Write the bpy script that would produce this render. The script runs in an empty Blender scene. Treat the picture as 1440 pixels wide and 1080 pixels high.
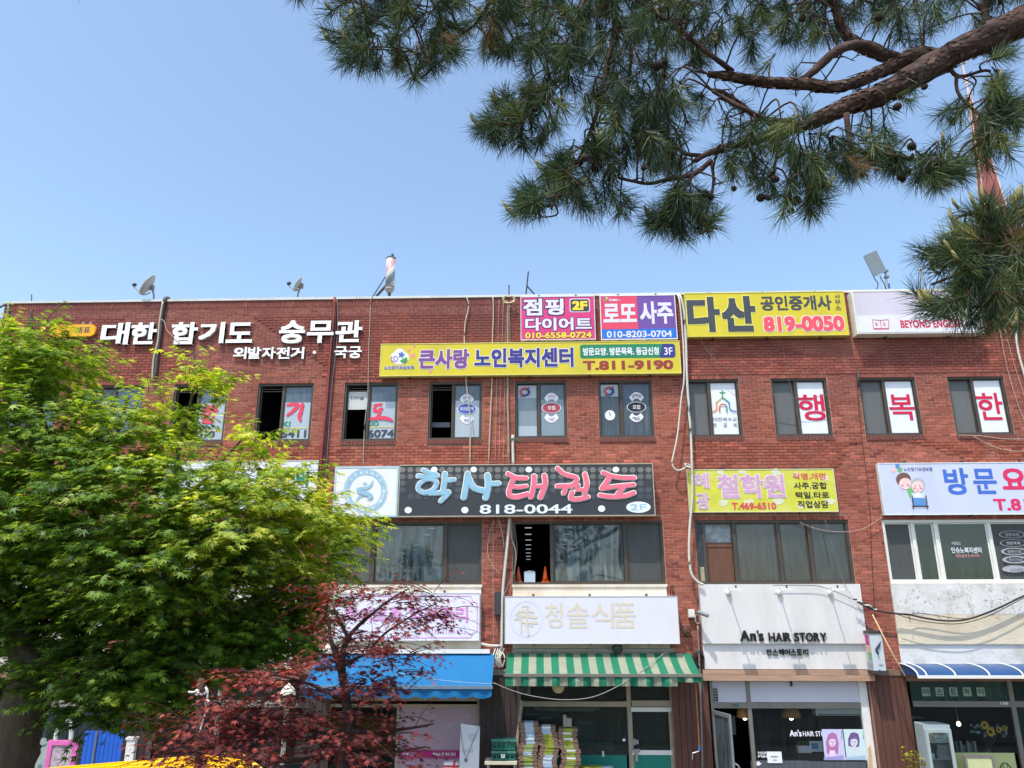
import bpy, math, random
import numpy as np
from mathutils import Vector, Matrix

random.seed(7)
rng = np.random.default_rng(7)
SC = bpy.context.scene
COL = SC.collection

# ------------------------------------------------------------------ camera
EYE = Vector((0.0, 0.0, 3.9))
FPX, PITCH, YAW, ROLL = 1060.0, math.radians(17.0), math.radians(-1.78), math.radians(-0.04)
_cp, _sp, _cy, _sy = math.cos(PITCH), math.sin(PITCH), math.cos(YAW), math.sin(YAW)
FWD = Vector((_sy * _cp, _cy * _cp, _sp))
_r0 = Vector((_cy, -_sy, 0.0))
_u0 = _r0.cross(FWD)
RGT = _r0 * math.cos(ROLL) + _u0 * math.sin(ROLL)
UPV = -_r0 * math.sin(ROLL) + _u0 * math.cos(ROLL)
cam = bpy.data.cameras.new('camera')
cam.sensor_fit = 'HORIZONTAL'
cam.sensor_width = 36.0
cam.lens = 36.0 * FPX / 1440.0
cam.clip_start = 0.05
cam.clip_end = 6000.0
camo = bpy.data.objects.new('camera', cam)
COL.objects.link(camo)
camo.matrix_world = Matrix(((RGT.x, UPV.x, -FWD.x, EYE.x), (RGT.y, UPV.y, -FWD.y, EYE.y), (RGT.z, UPV.z, -FWD.z, EYE.z), (0, 0, 0, 1)))
SC.camera = camo

# ------------------------------------------------------------------ light
# direction the sunlight travels: right, into the facade, down
SUN_D = Vector((0.21, 0.40, -1.0)).normalized()
world = bpy.data.worlds.new('World')
SC.world = world
world.use_nodes = True
wn = world.node_tree
for n in list(wn.nodes):
    wn.nodes.remove(n)
wo = wn.nodes.new('ShaderNodeOutputWorld')
bg = wn.nodes.new('ShaderNodeBackground')
sky = wn.nodes.new('ShaderNodeTexSky')
sky.sky_type = 'NISHITA'
sky.sun_disc = False
TO_SUN = -SUN_D
sky.sun_elevation = math.asin(TO_SUN.z)
sky.sun_rotation = math.atan2(TO_SUN.x, TO_SUN.y)
sky.altitude = 20.0
sky.air_density = 1.0
sky.dust_density = 1.7
sky.ozone_density = 0.35
bg.inputs['Strength'].default_value = 0.15
tint = wn.nodes.new('ShaderNodeVectorMath')      # the hazy, slightly greener blue of the day
tint.operation = 'MULTIPLY'
tint.inputs[1].default_value = (1.0, 1.045, 1.02)
wn.links.new(sky.outputs[0], tint.inputs[0])
wn.links.new(tint.outputs[0], bg.inputs['Color'])
wn.links.new(bg.outputs[0], wo.inputs['Surface'])
sun = bpy.data.lights.new('sun', 'SUN')
sun.energy = 2.2
sun.angle = math.radians(0.53)
sun.color = (1.0, 0.95, 0.87)
suno = bpy.data.objects.new('sun', sun)
COL.objects.link(suno)
suno.location = (-6, -10, 30)
suno.rotation_euler = SUN_D.to_track_quat('-Z', 'Y').to_euler()
vs = SC.view_settings
vs.view_transform = 'Standard'
vs.look = 'None'
vs.gamma = 1.0
vs.exposure = 0.95
vs.use_curve_mapping = False
SC.render.engine = 'CYCLES'
SC.cycles.transparent_max_bounces = 12

# ------------------------------------------------------------------ helpers
WALL = 17.0


def at(px, py, y):
    """Point of the plane Y = y that shows at pixel (px, py) of the 1440 x 1080 photograph."""
    d = FWD * FPX + RGT * (px - 720.0) + UPV * (540.0 - py)
    return EYE + d * ((y - EYE.y) / d.y)


def rect(xl, xr, yt, yb, y):
    ym, xm = (yt + yb) / 2, (xl + xr) / 2
    return at(xl, ym, y).x, at(xr, ym, y).x, at(xm, yb, y).z, at(xm, yt, y).z


def lin(c):
    return tuple(((v / 255) / 12.92 if v <= 10.3 else ((v / 255 + 0.055) / 1.055) ** 2.4) for v in c)


MATS = {}


def M(name, rgb, rough=0.6, var=0.10, scale=6.0, bump=0.0, bscale=60.0, metal=0.0, spec=0.4, stretch=None, emit=0.0, raw=False, dirt=None, dscale=2.0, damt=0.5):
    """Principled material with fine procedural variation; rgb in sRGB 0-255 (raw: linear)."""
    if name in MATS:
        return MATS[name]
    m = bpy.data.materials.new(name)
    m.use_nodes = True
    nt = m.node_tree
    b = nt.nodes['Principled BSDF']
    c = rgb if raw else lin(rgb)
    b.inputs['Roughness'].default_value = rough
    b.inputs['Metallic'].default_value = metal
    b.inputs['Specular IOR Level'].default_value = spec
    tc = nt.nodes.new('ShaderNodeTexCoord')
    mp = nt.nodes.new('ShaderNodeMapping')
    if stretch:
        mp.inputs['Scale'].default_value = stretch
    nt.links.new(tc.outputs['Object'], mp.inputs['Vector'])
    nz = nt.nodes.new('ShaderNodeTexNoise')
    nz.inputs['Scale'].default_value = scale
    nz.inputs['Detail'].default_value = 5.0
    nt.links.new(mp.outputs[0], nz.inputs['Vector'])
    mr = nt.nodes.new('ShaderNodeMapRange')
    mr.inputs['From Min'].default_value = 0.25
    mr.inputs['From Max'].default_value = 0.75
    mr.inputs['To Min'].default_value = 1.0 - var
    mr.inputs['To Max'].default_value = 1.0 + var
    nt.links.new(nz.outputs['Fac'], mr.inputs['Value'])
    mx = nt.nodes.new('ShaderNodeVectorMath')
    mx.operation = 'SCALE'
    mx.inputs[0].default_value = c
    nt.links.new(mr.outputs[0], mx.inputs['Scale'])
    out = mx.outputs[0]
    if dirt is not None:
        n2 = nt.nodes.new('ShaderNodeTexNoise')
        n2.inputs['Scale'].default_value = dscale
        n2.inputs['Detail'].default_value = 7.0
        n2.inputs['Roughness'].default_value = 0.65
        nt.links.new(mp.outputs[0], n2.inputs['Vector'])
        r2 = nt.nodes.new('ShaderNodeMapRange')
        r2.inputs['From Min'].default_value = 0.48
        r2.inputs['From Max'].default_value = 0.72
        r2.inputs['To Max'].default_value = damt
        nt.links.new(n2.outputs['Fac'], r2.inputs['Value'])
        mm = nt.nodes.new('ShaderNodeMix')
        mm.data_type = 'RGBA'
        nt.links.new(r2.outputs[0], mm.inputs['Factor'])
        nt.links.new(out, mm.inputs['A'])
        mm.inputs['B'].default_value = (*lin(dirt), 1)
        out = mm.outputs['Result']
    nt.links.new(out, b.inputs['Base Color'])
    if bump:
        nb = nt.nodes.new('ShaderNodeTexNoise')
        nb.inputs['Scale'].default_value = bscale
        nb.inputs['Detail'].default_value = 6.0
        nt.links.new(mp.outputs[0], nb.inputs['Vector'])
        bp = nt.nodes.new('ShaderNodeBump')
        bp.inputs['Strength'].default_value = bump
        bp.inputs['Distance'].default_value = 0.02
        nt.links.new(nb.outputs['Fac'], bp.inputs['Height'])
        nt.links.new(bp.outputs[0], b.inputs['Normal'])
    if emit:
        b.inputs['Emission Color'].default_value = (*c, 1)
        b.inputs['Emission Strength'].default_value = emit
    MATS[name] = m
    return m


def glass(name, tint, dust=0.08, dust_rgb=(150, 160, 168), refl=1.0, streak=0.5):
    """Window glass: clear tinted, a mirror coat by Fresnel, and a film of dust in vertical streaks."""
    if name in MATS:
        return MATS[name]
    m = bpy.data.materials.new(name)
    m.use_nodes = True
    nt = m.node_tree
    nt.nodes.remove(nt.nodes['Principled BSDF'])
    o = nt.nodes['Material Output']
    tr = nt.nodes.new('ShaderNodeBsdfTransparent')
    tr.inputs['Color'].default_value = (*tint, 1)
    gl = nt.nodes.new('ShaderNodeBsdfGlossy')
    gl.inputs['Roughness'].default_value = 0.02
    df = nt.nodes.new('ShaderNodeBsdfDiffuse')
    df.inputs['Color'].default_value = (*lin(dust_rgb), 1)
    fr = nt.nodes.new('ShaderNodeFresnel')
    fr.inputs['IOR'].default_value = 1.52
    fm = nt.nodes.new('ShaderNodeMath')
    fm.operation = 'MULTIPLY'
    fm.inputs[1].default_value = refl * 1.8
    nt.links.new(fr.outputs[0], fm.inputs[0])
    tc = nt.nodes.new('ShaderNodeTexCoord')
    mp = nt.nodes.new('ShaderNodeMapping')
    mp.inputs['Scale'].default_value = (7.0, 7.0, 0.9)
    nt.links.new(tc.outputs['Object'], mp.inputs['Vector'])
    nz = nt.nodes.new('ShaderNodeTexNoise')
    nz.inputs['Scale'].default_value = 2.2
    nz.inputs['Detail'].default_value = 6.0
    nt.links.new(mp.outputs[0], nz.inputs['Vector'])
    mr = nt.nodes.new('ShaderNodeMapRange')
    mr.inputs['From Min'].default_value = 0.3
    mr.inputs['From Max'].default_value = 0.75
    mr.inputs['To Min'].default_value = dust * (1 - streak)
    mr.inputs['To Max'].default_value = min(1.0, dust * (1 + streak))
    nt.links.new(nz.outputs['Fac'], mr.inputs['Value'])
    m1 = nt.nodes.new('ShaderNodeMixShader')
    nt.links.new(mr.outputs[0], m1.inputs[0])
    nt.links.new(tr.outputs[0], m1.inputs[1])
    nt.links.new(df.outputs[0], m1.inputs[2])
    m2 = nt.nodes.new('ShaderNodeMixShader')
    nt.links.new(fm.outputs[0], m2.inputs[0])
    nt.links.new(m1.outputs[0], m2.inputs[1])
    nt.links.new(gl.outputs[0], m2.inputs[2])
    nt.links.new(m2.outputs[0], o.inputs['Surface'])
    MATS[name] = m
    return m


LOC = {}


def tag(o, label=None, cat=None, group=None, kind=None):
    for k, v in (('label', label), ('category', cat), ('group', group), ('kind', kind)):
        if v:
            o[k] = v
    return o


def thing(name, label, cat, loc=(0, 0, 0), group=None):
    o = bpy.data.objects.new(name, None)
    o.empty_display_size = 0.1
    COL.objects.link(o)
    o.location = loc
    LOC[o.name] = Vector(loc)
    return tag(o, label, cat, group)


class MB:
    def __init__(self):
        self.v, self.f, self.mi = [], [], []

    def add(self, vs, fs, mi=0):
        b = len(self.v)
        self.v.extend(tuple(p) for p in vs)
        self.f.extend(tuple(b + i for i in f) for f in fs)
        self.mi.extend([mi] * len(fs))
        return self

    def poly(self, pts, mi=0):
        return self.add(pts, [tuple(range(len(pts)))], mi)

    def box(self, x0, x1, y0, y1, z0, z1, mi=0):
        vs = [(x0, y0, z0), (x1, y0, z0), (x1, y1, z0), (x0, y1, z0), (x0, y0, z1), (x1, y0, z1), (x1, y1, z1), (x0, y1, z1)]
        return self.add(vs, [(0, 3, 2, 1), (4, 5, 6, 7), (0, 1, 5, 4), (1, 2, 6, 5), (2, 3, 7, 6), (3, 0, 4, 7)], mi)

    def prism(self, pts, y0, y1, mi=0):
        """Polygon in XZ (counter-clockwise seen from -Y) given depth from y0 (front) to y1."""
        n = len(pts)
        vs = [(p[0], y0, p[1]) for p in pts] + [(p[0], y1, p[1]) for p in pts]
        fs = [tuple(range(n)), tuple(range(2 * n - 1, n - 1, -1))]
        fs += [(i, n + i, n + (i + 1) % n, (i + 1) % n) for i in range(n)]
        return self.add(vs, fs, mi)

    def tube(self, pts, r, n=6, mi=0, cap=True):
        pts = [Vector(p) for p in pts]
        rs = r if isinstance(r, (list, tuple)) else [r] * len(pts)
        rings = []
        ref = None
        for i, p in enumerate(pts):
            t = (pts[min(i + 1, len(pts) - 1)] - pts[max(i - 1, 0)]).normalized()
            if ref is None:
                ref = Vector((0, 0, 1)) if abs(t.z) < 0.9 else Vector((1, 0, 0))
            a = t.cross(ref)
            if a.length < 1e-4:
                a = t.cross(Vector((0.3, 1, 0.2)))
            a.normalize()
            b = t.cross(a)
            ref = -b if False else ref
            rings.append([p + (a * math.cos(2 * math.pi * k / n) + b * math.sin(2 * math.pi * k / n)) * rs[i] for k in range(n)])
        vs = [q for ring in rings for q in ring]
        fs = []
        for i in range(len(pts) - 1):
            for k in range(n):
                k2 = (k + 1) % n
                fs.append((i * n + k, (i + 1) * n + k, (i + 1) * n + k2, i * n + k2))
        if cap:
            fs.append(tuple(range(n)))
            fs.append(tuple((len(pts) - 1) * n + k for k in range(n - 1, -1, -1)))
        return self.add(vs, fs, mi)

    def lathe(self, prof, c, n=20, mi=0, axis=None):
        """Profile [(r, h)] about the vertical (or axis) through c."""
        c = Vector(c)
        ax = Vector(axis).normalized() if axis else Vector((0, 0, 1))
        ref = Vector((1, 0, 0)) if abs(ax.x) < 0.9 else Vector((0, 1, 0))
        a = (ref - ax * ref.dot(ax)).normalized()
        b = ax.cross(a)
        vs, fs = [], []
        for r, h in prof:
            for k in range(n):
                t = 2 * math.pi * k / n
                vs.append(c + ax * h + (a * math.cos(t) + b * math.sin(t)) * r)
        for i in range(len(prof) - 1):
            for k in range(n):
                k2 = (k + 1) % n
                fs.append((i * n + k, i * n + k2, (i + 1) * n + k2, (i + 1) * n + k))
        if prof[0][0] > 1e-4:
            fs.append(tuple(range(n - 1, -1, -1)))
        if prof[-1][0] > 1e-4:
            fs.append(tuple((len(prof) - 1) * n + k for k in range(n)))
        return self.add(vs, fs, mi)

    def frame(self, x0, x1, z0, z1, y0, y1, w, mi=0, wb=None, wt=None):
        wb, wt = wb or w, wt or w
        self.box(x0, x1, y0, y1, z0, z0 + wb, mi)
        self.box(x0, x1, y0, y1, z1 - wt, z1, mi)
        self.box(x0, x0 + w, y0, y1, z0 + wb, z1 - wt, mi)
        self.box(x1 - w, x1, y0, y1, z0 + wb, z1 - wt, mi)
        return self

    def build(self, name, mats, parent=None, smooth=False):
        me = bpy.data.meshes.new(name)
        off = LOC.get(parent.name, Vector((0, 0, 0))) if parent is not None else Vector((0, 0, 0))
        if off.length:
            me.from_pydata([(p[0] - off.x, p[1] - off.y, p[2] - off.z) for p in self.v], [], self.f)
        else:
            me.from_pydata(self.v, [], self.f)
        for m in (mats if isinstance(mats, (list, tuple)) else [mats]):
            me.materials.append(m)
        if any(self.mi):
            me.polygons.foreach_set('material_index', self.mi)
        if smooth:
            me.polygons.foreach_set('use_smooth', [True] * len(me.polygons))
        o = bpy.data.objects.new(name, me)
        COL.objects.link(o)
        if parent is not None:
            o.parent = parent
        LOC[o.name] = off.copy()
        return o

    def solo(self, name, mats, label, cat, group=None, smooth=False, kind=None):
        """A thing that is one mesh, its origin at its own base."""
        a = np.array(self.v)
        c = Vector(((a[:, 0].min() + a[:, 0].max()) / 2, (a[:, 1].min() + a[:, 1].max()) / 2, a[:, 2].min()))
        self.v = [(p[0] - c.x, p[1] - c.y, p[2] - c.z) for p in self.v]
        o = self.build(name, mats, None, smooth)
        o.location = c
        LOC[o.name] = c
        return tag(o, label, cat, group, kind)


_tcache = {}


def glyphs(body, off, res=3):
    key = (body, off)
    if key not in _tcache:
        c = bpy.data.curves.new('lettering', 'FONT')
        c.body = body
        c.offset = off
        c.resolution_u = res
        o = bpy.data.objects.new('lettering', c)
        COL.objects.link(o)
        bpy.context.view_layer.update()
        me = bpy.data.meshes.new_from_object(o.evaluated_get(bpy.context.evaluated_depsgraph_get()))
        v = np.array([x.co[:2] for x in me.vertices])
        f = [tuple(p.vertices) for p in me.polygons]
        bpy.data.objects.remove(o)
        bpy.data.curves.remove(c)
        bpy.data.meshes.remove(me)
        _tcache[key] = (v, f)
    return _tcache[key]


def _grid(b):
    if b < 0.004:
        return [(0.0, 0.0)]
    n = max(2, math.ceil(2 * b / 0.055) + 1)
    return [(-b + 2 * b * i / (n - 1), -b + 2 * b * j / (n - 1)) for i in range(n) for j in range(n)]


def text(mb, body, px, y, bold=0.02, mi=0, outline=None, depth=0.0, shear=0.0, mirror=False):
    """Lettering fitted to the photograph's pixel box px=(xl, xr, yt, yb) on the plane Y=y. Weight comes from
    shifted copies of the regular face, each 0.15 mm in front of the last (no overlapping coplanar faces).
    outline=(extra, material index) puts a wider copy behind."""
    x0, x1, z0, z1 = rect(*px, y)
    v, f = glyphs(body, 0.0)
    lo, hi = v.min(0) - bold, v.max(0) + bold
    s = np.array([x1 - x0, z1 - z0]) / (hi - lo)

    def put(bb, yy, m, solid=0.0):
        for k, (dx, dz) in enumerate(_grid(bb)):
            q = (v + np.array([dx, dz]) - lo) * s
            xs = q[:, 0] + shear * (q[:, 1] - (z1 - z0) / 2)
            if mirror:
                xs = (x1 - x0) - xs
            yk = yy - k * 0.00015
            mb.add([(x0 + a, yk, z0 + b) for a, b in zip(xs, q[:, 1])], [tuple(reversed(t)) for t in f] if mirror else f, m)
            if solid:
                base = len(mb.v)
                n = len(v)
                mb.v.extend((x0 + a, yk, z0 + b) for a, b in zip(xs, q[:, 1]))
                mb.v.extend((x0 + a, yy + solid, z0 + b) for a, b in zip(xs, q[:, 1]))
                edges = {(a, b) for t in f for a, b in zip(t, t[1:] + t[:1])}
                for (a, b) in edges:
                    if (b, a) not in edges:
                        mb.f.append((base + a, base + n + a, base + n + b, base + b))
                        mb.mi.append(m)

    if outline:
        put(bold + outline[0], y, outline[1])
        put(bold, y - 0.0045, mi)
    else:
        put(bold, y, mi, depth)
    return mb


def strokes(mb, lists, y, mi=0, grow=0.0, step=0.0004, cv=None, k=1.0):
    """Brush strokes: [(points in pixels, width px or [widths])]; round ended, each a hair in front of the last."""
    yy = y
    ppm = (at(721, 690, y).x - at(720, 690, y).x)
    for pts, w in lists:
        if cv:
            pts = [cv(*p) for p in pts]
        P = [at(p[0], p[1], y) for p in pts]
        ws = w if isinstance(w, (list, tuple)) else [w] * len(P)
        ws = [(a * k + 2 * grow) * ppm / 2 for a in ws]
        # smooth the centre line (Catmull-Rom)
        if len(P) > 2:
            Q, W = [], []
            for i in range(len(P) - 1):
                p0, p1, p2, p3 = P[max(i - 1, 0)], P[i], P[i + 1], P[min(i + 2, len(P) - 1)]
                for j in range(4):
                    t = j / 4
                    Q.append(0.5 * ((2 * p1) + (p2 - p0) * t + (2 * p0 - 5 * p1 + 4 * p2 - p3) * t * t + (3 * p1 - p0 - 3 * p2 + p3) * t ** 3))
                    W.append(ws[i] * (1 - t) + ws[i + 1] * t)
            Q.append(P[-1])
            W.append(ws[-1])
            P, ws = Q, W
        for i in range(len(P) - 1):
            a, b = P[i], P[i + 1]
            d = Vector((b.x - a.x, 0, b.z - a.z))
            if d.length < 1e-6:
                continue
            d.normalize()
            n = Vector((-d.z, 0, d.x))
            yy -= step
            ends = []
            for sgn, c, r in ((1, b, ws[i + 1]), (-1, a, ws[i])):
                for t in range(7):
                    an = -math.pi / 2 + math.pi * t / 6
                    o = d * (sgn * math.cos(an) * r) + n * (sgn * math.sin(an) * r)
                    ends.append((c.x + o.x, yy, c.z + o.z))
            mb.poly(ends, mi)
    return mb


def ellipse(mb, cx, cy, rx, ry, y, mi=0, n=24, a0=0.0, a1=360.0, inner=None):
    """Disc, or ring sector when inner is given, in photograph pixels on the plane Y=y."""
    ang = [math.radians(a0 + (a1 - a0) * i / n) for i in range(n + 1)]
    if inner is None:
        P = [at(cx + rx * math.cos(t), cy - ry * math.sin(t), y) for t in (ang[:-1] if a1 - a0 >= 360 else ang)]
        return mb.poly(P, mi)
    for i in range(n):
        q = []
        for t, k in ((ang[i], inner), (ang[i], 1), (ang[i + 1], 1), (ang[i + 1], inner)):
            q.append(at(cx + rx * k * math.cos(t), cy - ry * k * math.sin(t), y))
        mb.poly(q, mi)
    return mb


def ppoly(mb, pts, y, mi=0):
    P = [at(a, b, y) for a, b in pts]
    ar = sum(P[i].x * P[(i + 1) % len(P)].z - P[(i + 1) % len(P)].x * P[i].z for i in range(len(P)))
    if ar < 0:
        P.reverse()
    return mb.poly(P, mi)

# ------------------------------------------------------------------ setting: ground
asphalt = M('asphalt', (0.05, 0.05, 0.052), 0.9, 0.25, 3.0, 0.3, 200, raw=True)
concrete = M('concrete', (150, 146, 138), 0.9, 0.15, 2.0, 0.25, 80)
pav = M('paving', (140, 134, 126), 0.9, 0.12, 5.0, 0.2, 60)
soil = M('soil', (88, 78, 62), 1.0, 0.3, 4.0, 0.6, 40, dirt=(70, 84, 44), dscale=1.5, damt=0.8)
paint = M('road_paint', (225, 225, 220), 0.7, 0.1, 9)
mb = MB()
mb.add([(-3000, -3000, -0.02), (3000, -3000, -0.02), (3000, 3000, -0.02), (-3000, 3000, -0.02)], [(0, 1, 2, 3)])
tag(mb.build('ground', concrete), kind='structure')
mb = MB()
mb.add([(-80, 7.6, 0.0), (80, 7.6, 0.0), (80, 14.2, 0.0), (-80, 14.2, 0.0)], [(0, 1, 2, 3)])
tag(mb.build('road', asphalt), kind='structure')
mb = MB()
for k in range(-14, 15):
    mb.add([(k * 5.0, 10.9, 0.004), (k * 5.0 + 2.5, 10.9, 0.004), (k * 5.0 + 2.5, 11.02, 0.004), (k * 5.0, 11.02, 0.004)], [(0, 1, 2, 3)])
tag(mb.build('road_markings', paint), kind='structure')
mb = MB()
mb.box(-80, 80, 14.2, 17.3, -0.5, 0.13)
pavo = tag(mb.build('pavement', pav), kind='structure')
mb = MB()
mb.box(-80, 80, 14.05, 14.197, -0.4, 0.15)
tag(mb.build('kerb', concrete), kind='structure')
mb = MB()
mb.box(-60, 60, -40, 7.2, -0.6, 2.2)
tag(mb.build('terrace_ground', soil), kind='structure')
mb = MB()
mb.box(-60, 60, 7.202, 7.5, -0.6, 2.3)
tag(mb.build('retaining_wall', concrete), kind='structure')

# ------------------------------------------------------------------ the brick building
def brick_mat(name, per_object):
    m = bpy.data.materials.new(name)
    m.use_nodes = True
    nt = m.node_tree
    b = nt.nodes['Principled BSDF']
    b.inputs['Roughness'].default_value = 0.85
    b.inputs['Specular IOR Level'].default_value = 0.25
    if per_object:
        src = nt.nodes.new('ShaderNodeObjectInfo').outputs['Random']
    else:
        a = nt.nodes.new('ShaderNodeAttribute')
        a.attribute_name = 'tone'
        src = a.outputs['Fac']
    r = nt.nodes.new('ShaderNodeValToRGB')
    cr = r.color_ramp
    cr.elements[0].position, cr.elements[0].color = 0.0, (*lin((122, 60, 54)), 1)
    cr.elements[1].position, cr.elements[1].color = 1.0, (*lin((196, 106, 88)), 1)
    for p, c in ((0.15, (138, 75, 61)), (0.55, (157, 87, 70)), (0.85, (171, 99, 80))):
        e = cr.elements.new(p)
        e.color = (*lin(c), 1)
    nt.links.new(src, r.inputs[0])
    g = nt.nodes.new('ShaderNodeNewGeometry')
    n1 = nt.nodes.new('ShaderNodeTexNoise')
    n1.inputs['Scale'].default_value = 0.55
    n1.inputs['Detail'].default_value = 8
    n1.inputs['Roughness'].default_value = 0.62
    nt.links.new(g.outputs['Position'], n1.inputs['Vector'])
    sp = nt.nodes.new('ShaderNodeSeparateXYZ')
    nt.links.new(g.outputs['Position'], sp.inputs[0])
    zr = nt.nodes.new('ShaderNodeMapRange')          # duller, more mauve tone rising towards the parapet
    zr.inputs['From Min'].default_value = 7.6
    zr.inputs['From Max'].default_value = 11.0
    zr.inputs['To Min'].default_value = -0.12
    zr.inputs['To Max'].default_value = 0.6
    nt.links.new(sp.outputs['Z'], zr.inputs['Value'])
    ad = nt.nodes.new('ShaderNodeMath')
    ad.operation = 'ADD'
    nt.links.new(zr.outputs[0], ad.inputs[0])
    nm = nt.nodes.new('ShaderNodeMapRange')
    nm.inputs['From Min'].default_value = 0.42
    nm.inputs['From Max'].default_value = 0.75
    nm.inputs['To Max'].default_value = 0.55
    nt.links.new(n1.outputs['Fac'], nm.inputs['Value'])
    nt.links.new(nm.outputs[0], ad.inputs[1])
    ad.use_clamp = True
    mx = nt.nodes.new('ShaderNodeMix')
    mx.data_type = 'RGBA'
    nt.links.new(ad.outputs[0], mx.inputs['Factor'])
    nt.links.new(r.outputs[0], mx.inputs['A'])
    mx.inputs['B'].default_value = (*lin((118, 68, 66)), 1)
    n3 = nt.nodes.new('ShaderNodeTexNoise')      # pale salt bloom in runs down the wall
    n3.inputs['Scale'].default_value = 1.4
    n3.inputs['Detail'].default_value = 9
    n3.inputs['Roughness'].default_value = 0.7
    mp3 = nt.nodes.new('ShaderNodeMapping')
    mp3.inputs['Scale'].default_value = (1.6, 1.0, 0.45)
    nt.links.new(g.outputs['Position'], mp3.inputs['Vector'])
    nt.links.new(mp3.outputs[0], n3.inputs['Vector'])
    r3 = nt.nodes.new('ShaderNodeMapRange')
    r3.inputs['From Min'].default_value = 0.58
    r3.inputs['From Max'].default_value = 0.8
    r3.inputs['To Max'].default_value = 0.55
    nt.links.new(n3.outputs['Fac'], r3.inputs['Value'])
    mx3 = nt.nodes.new('ShaderNodeMix')
    mx3.data_type = 'RGBA'
    nt.links.new(r3.outputs[0], mx3.inputs['Factor'])
    nt.links.new(mx.outputs['Result'], mx3.inputs['A'])
    mx3.inputs['B'].default_value = (*lin((190, 142, 128)), 1)
    n2 = nt.nodes.new('ShaderNodeTexNoise')
    n2.inputs['Scale'].default_value = 45
    n2.inputs['Detail'].default_value = 5
    nt.links.new(g.outputs['Position'], n2.inputs['Vector'])
    m2 = nt.nodes.new('ShaderNodeMapRange')
    m2.inputs['From Min'].default_value = 0.3
    m2.inputs['From Max'].default_value = 0.7
    m2.inputs['To Min'].default_value = 0.86
    m2.inputs['To Max'].default_value = 1.12
    nt.links.new(n2.outputs['Fac'], m2.inputs['Value'])
    vm = nt.nodes.new('ShaderNodeVectorMath')
    vm.operation = 'SCALE'
    nt.links.new(mx3.outputs['Result'], vm.inputs[0])
    nt.links.new(m2.outputs[0], vm.inputs['Scale'])
    nt.links.new(vm.outputs[0], b.inputs['Base Color'])
    bp = nt.nodes.new('ShaderNodeBump')
    bp.inputs['Strength'].default_value = 0.35
    bp.inputs['Distance'].default_value = 0.01
    nt.links.new(n2.outputs['Fac'], bp.inputs['Height'])
    nt.links.new(bp.outputs[0], b.inputs['Normal'])
    return m


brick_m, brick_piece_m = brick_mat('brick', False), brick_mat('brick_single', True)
mortar = M('mortar', (166, 128, 110), 0.95, 0.15, 5, 0.3, 90, dirt=(118, 84, 74), dscale=0.9, damt=0.9)
dark_brick = M('sill_brick', (116, 70, 62), 0.85, 0.25, 14, 0.3, 60)
plaster = M('plaster', (222, 212, 198), 0.9, 0.06, 3, 0.3, 40, dirt=(188, 160, 122), dscale=1.3, damt=0.6, stretch=(1, 1, 0.6))
white_plaster = M('white_plaster', (217, 213, 211), 0.9, 0.04, 2, 0.25, 9, dirt=(188, 182, 174), dscale=1.1, damt=0.5, stretch=(1.6, 1, 0.5))
room_m = M('room_wall', (120, 118, 112), 0.95, 0.06, 2)
room_dark = M('room_dark', (52, 56, 64), 0.95, 0.1, 2)
coping_m = M('coping_metal', (206, 208, 204), 0.45, 0.1, 4, dirt=(150, 140, 126), dscale=2, damt=0.5)
brown_al = M('brown_aluminium', (74, 66, 58), 0.45, 0.1, 5)
grey_al = M('grey_aluminium', (128, 124, 116), 0.4, 0.1, 6, metal=0.3)
beige_al = M('beige_aluminium', (164, 152, 132), 0.5, 0.1, 6)
white_pvc = M('white_frame', (226, 224, 216), 0.4, 0.03, 5)
wood_clad = M('dark_timber', (62, 52, 50), 0.7, 0.35, 5, 0.3, 30, stretch=(6, 6, 0.5), dirt=(36, 30, 30), dscale=2.5, damt=0.6)
wood_clad2 = M('brown_timber', (92, 58, 48), 0.65, 0.25, 5, 0.3, 30, stretch=(6, 6, 0.5))
stone_strip = M('stone_strip', (124, 98, 84), 0.85, 0.15, 6, 0.3, 50)
beam_wood = M('beam_timber', (172, 138, 116), 0.75, 0.2, 4, 0.25, 30, stretch=(0.5, 6, 6))

Z3T, Z3B = at(845, 535, WALL).z, at(845, 615.3, WALL).z
Z3L = [at(440, 620.3, WALL).z] * 5 + [at(640, 618, WALL).z] + [Z3B] * 7      # the left-hand windows reach a little lower
Z2T, Z2B = at(830, 732.5, WALL).z, at(830, 822, WALL).z
ZTOP = at(540, 419, WALL).z
ZCLAD = at(975, 941, WALL).z
XL, XR = at(7, 430, WALL).x, at(1440, 700, WALL).x + 4.0
YM = 577


def wx(px, py):
    return at(px, py, WALL).x


W3 = [(wx(a, YM), wx(b, YM)) for a, b in ((2, 79), (122, 199), (241, 318), (360, 439), (482.5, 559), (602.5, 678), (724, 797.5), (842, 919), (966, 1042), (1088, 1167.5), (1213, 1294), (1339.5, 1420.5), (1463, 1545))]
W2 = [(wx(a, 777), wx(b, 777)) for a, b in ((-45, 169), (213, 423), (467, 677.5), (721, 934), (979.5, 1198), (1246, 1490))]
SH = [(wx(a, 1010), wx(b, 1010)) for a, b in ((-60, 165), (210, 418), (462, 674), (727, 947), (998, 1229), (1281, 1540))]
ZS_HEAD = at(830, 957, WALL).z          # heads of the shop openings
SY = WALL + 0.14                        # plane of the shopfront frames
bld = thing('brick_building', 'long three storey red brick commercial building covered in shop signs', 'building', ((XL + XR) / 2, WALL + 0.2, 0.0))
holes = [(a, b, Z3L[i], Z3T) for i, (a, b) in enumerate(W3)] + [(a, b, Z2B, Z2T) for a, b in W2] + [(a, b, 0.13, ZS_HEAD) for a, b in SH]
band_lo = at(830, 941, WALL).z
nobrick = [(a - 0.005, b + 0.005, z0 - 0.115, z1 + 0.10) for a, b, z0, z1 in holes[:len(W3)]]
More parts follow.
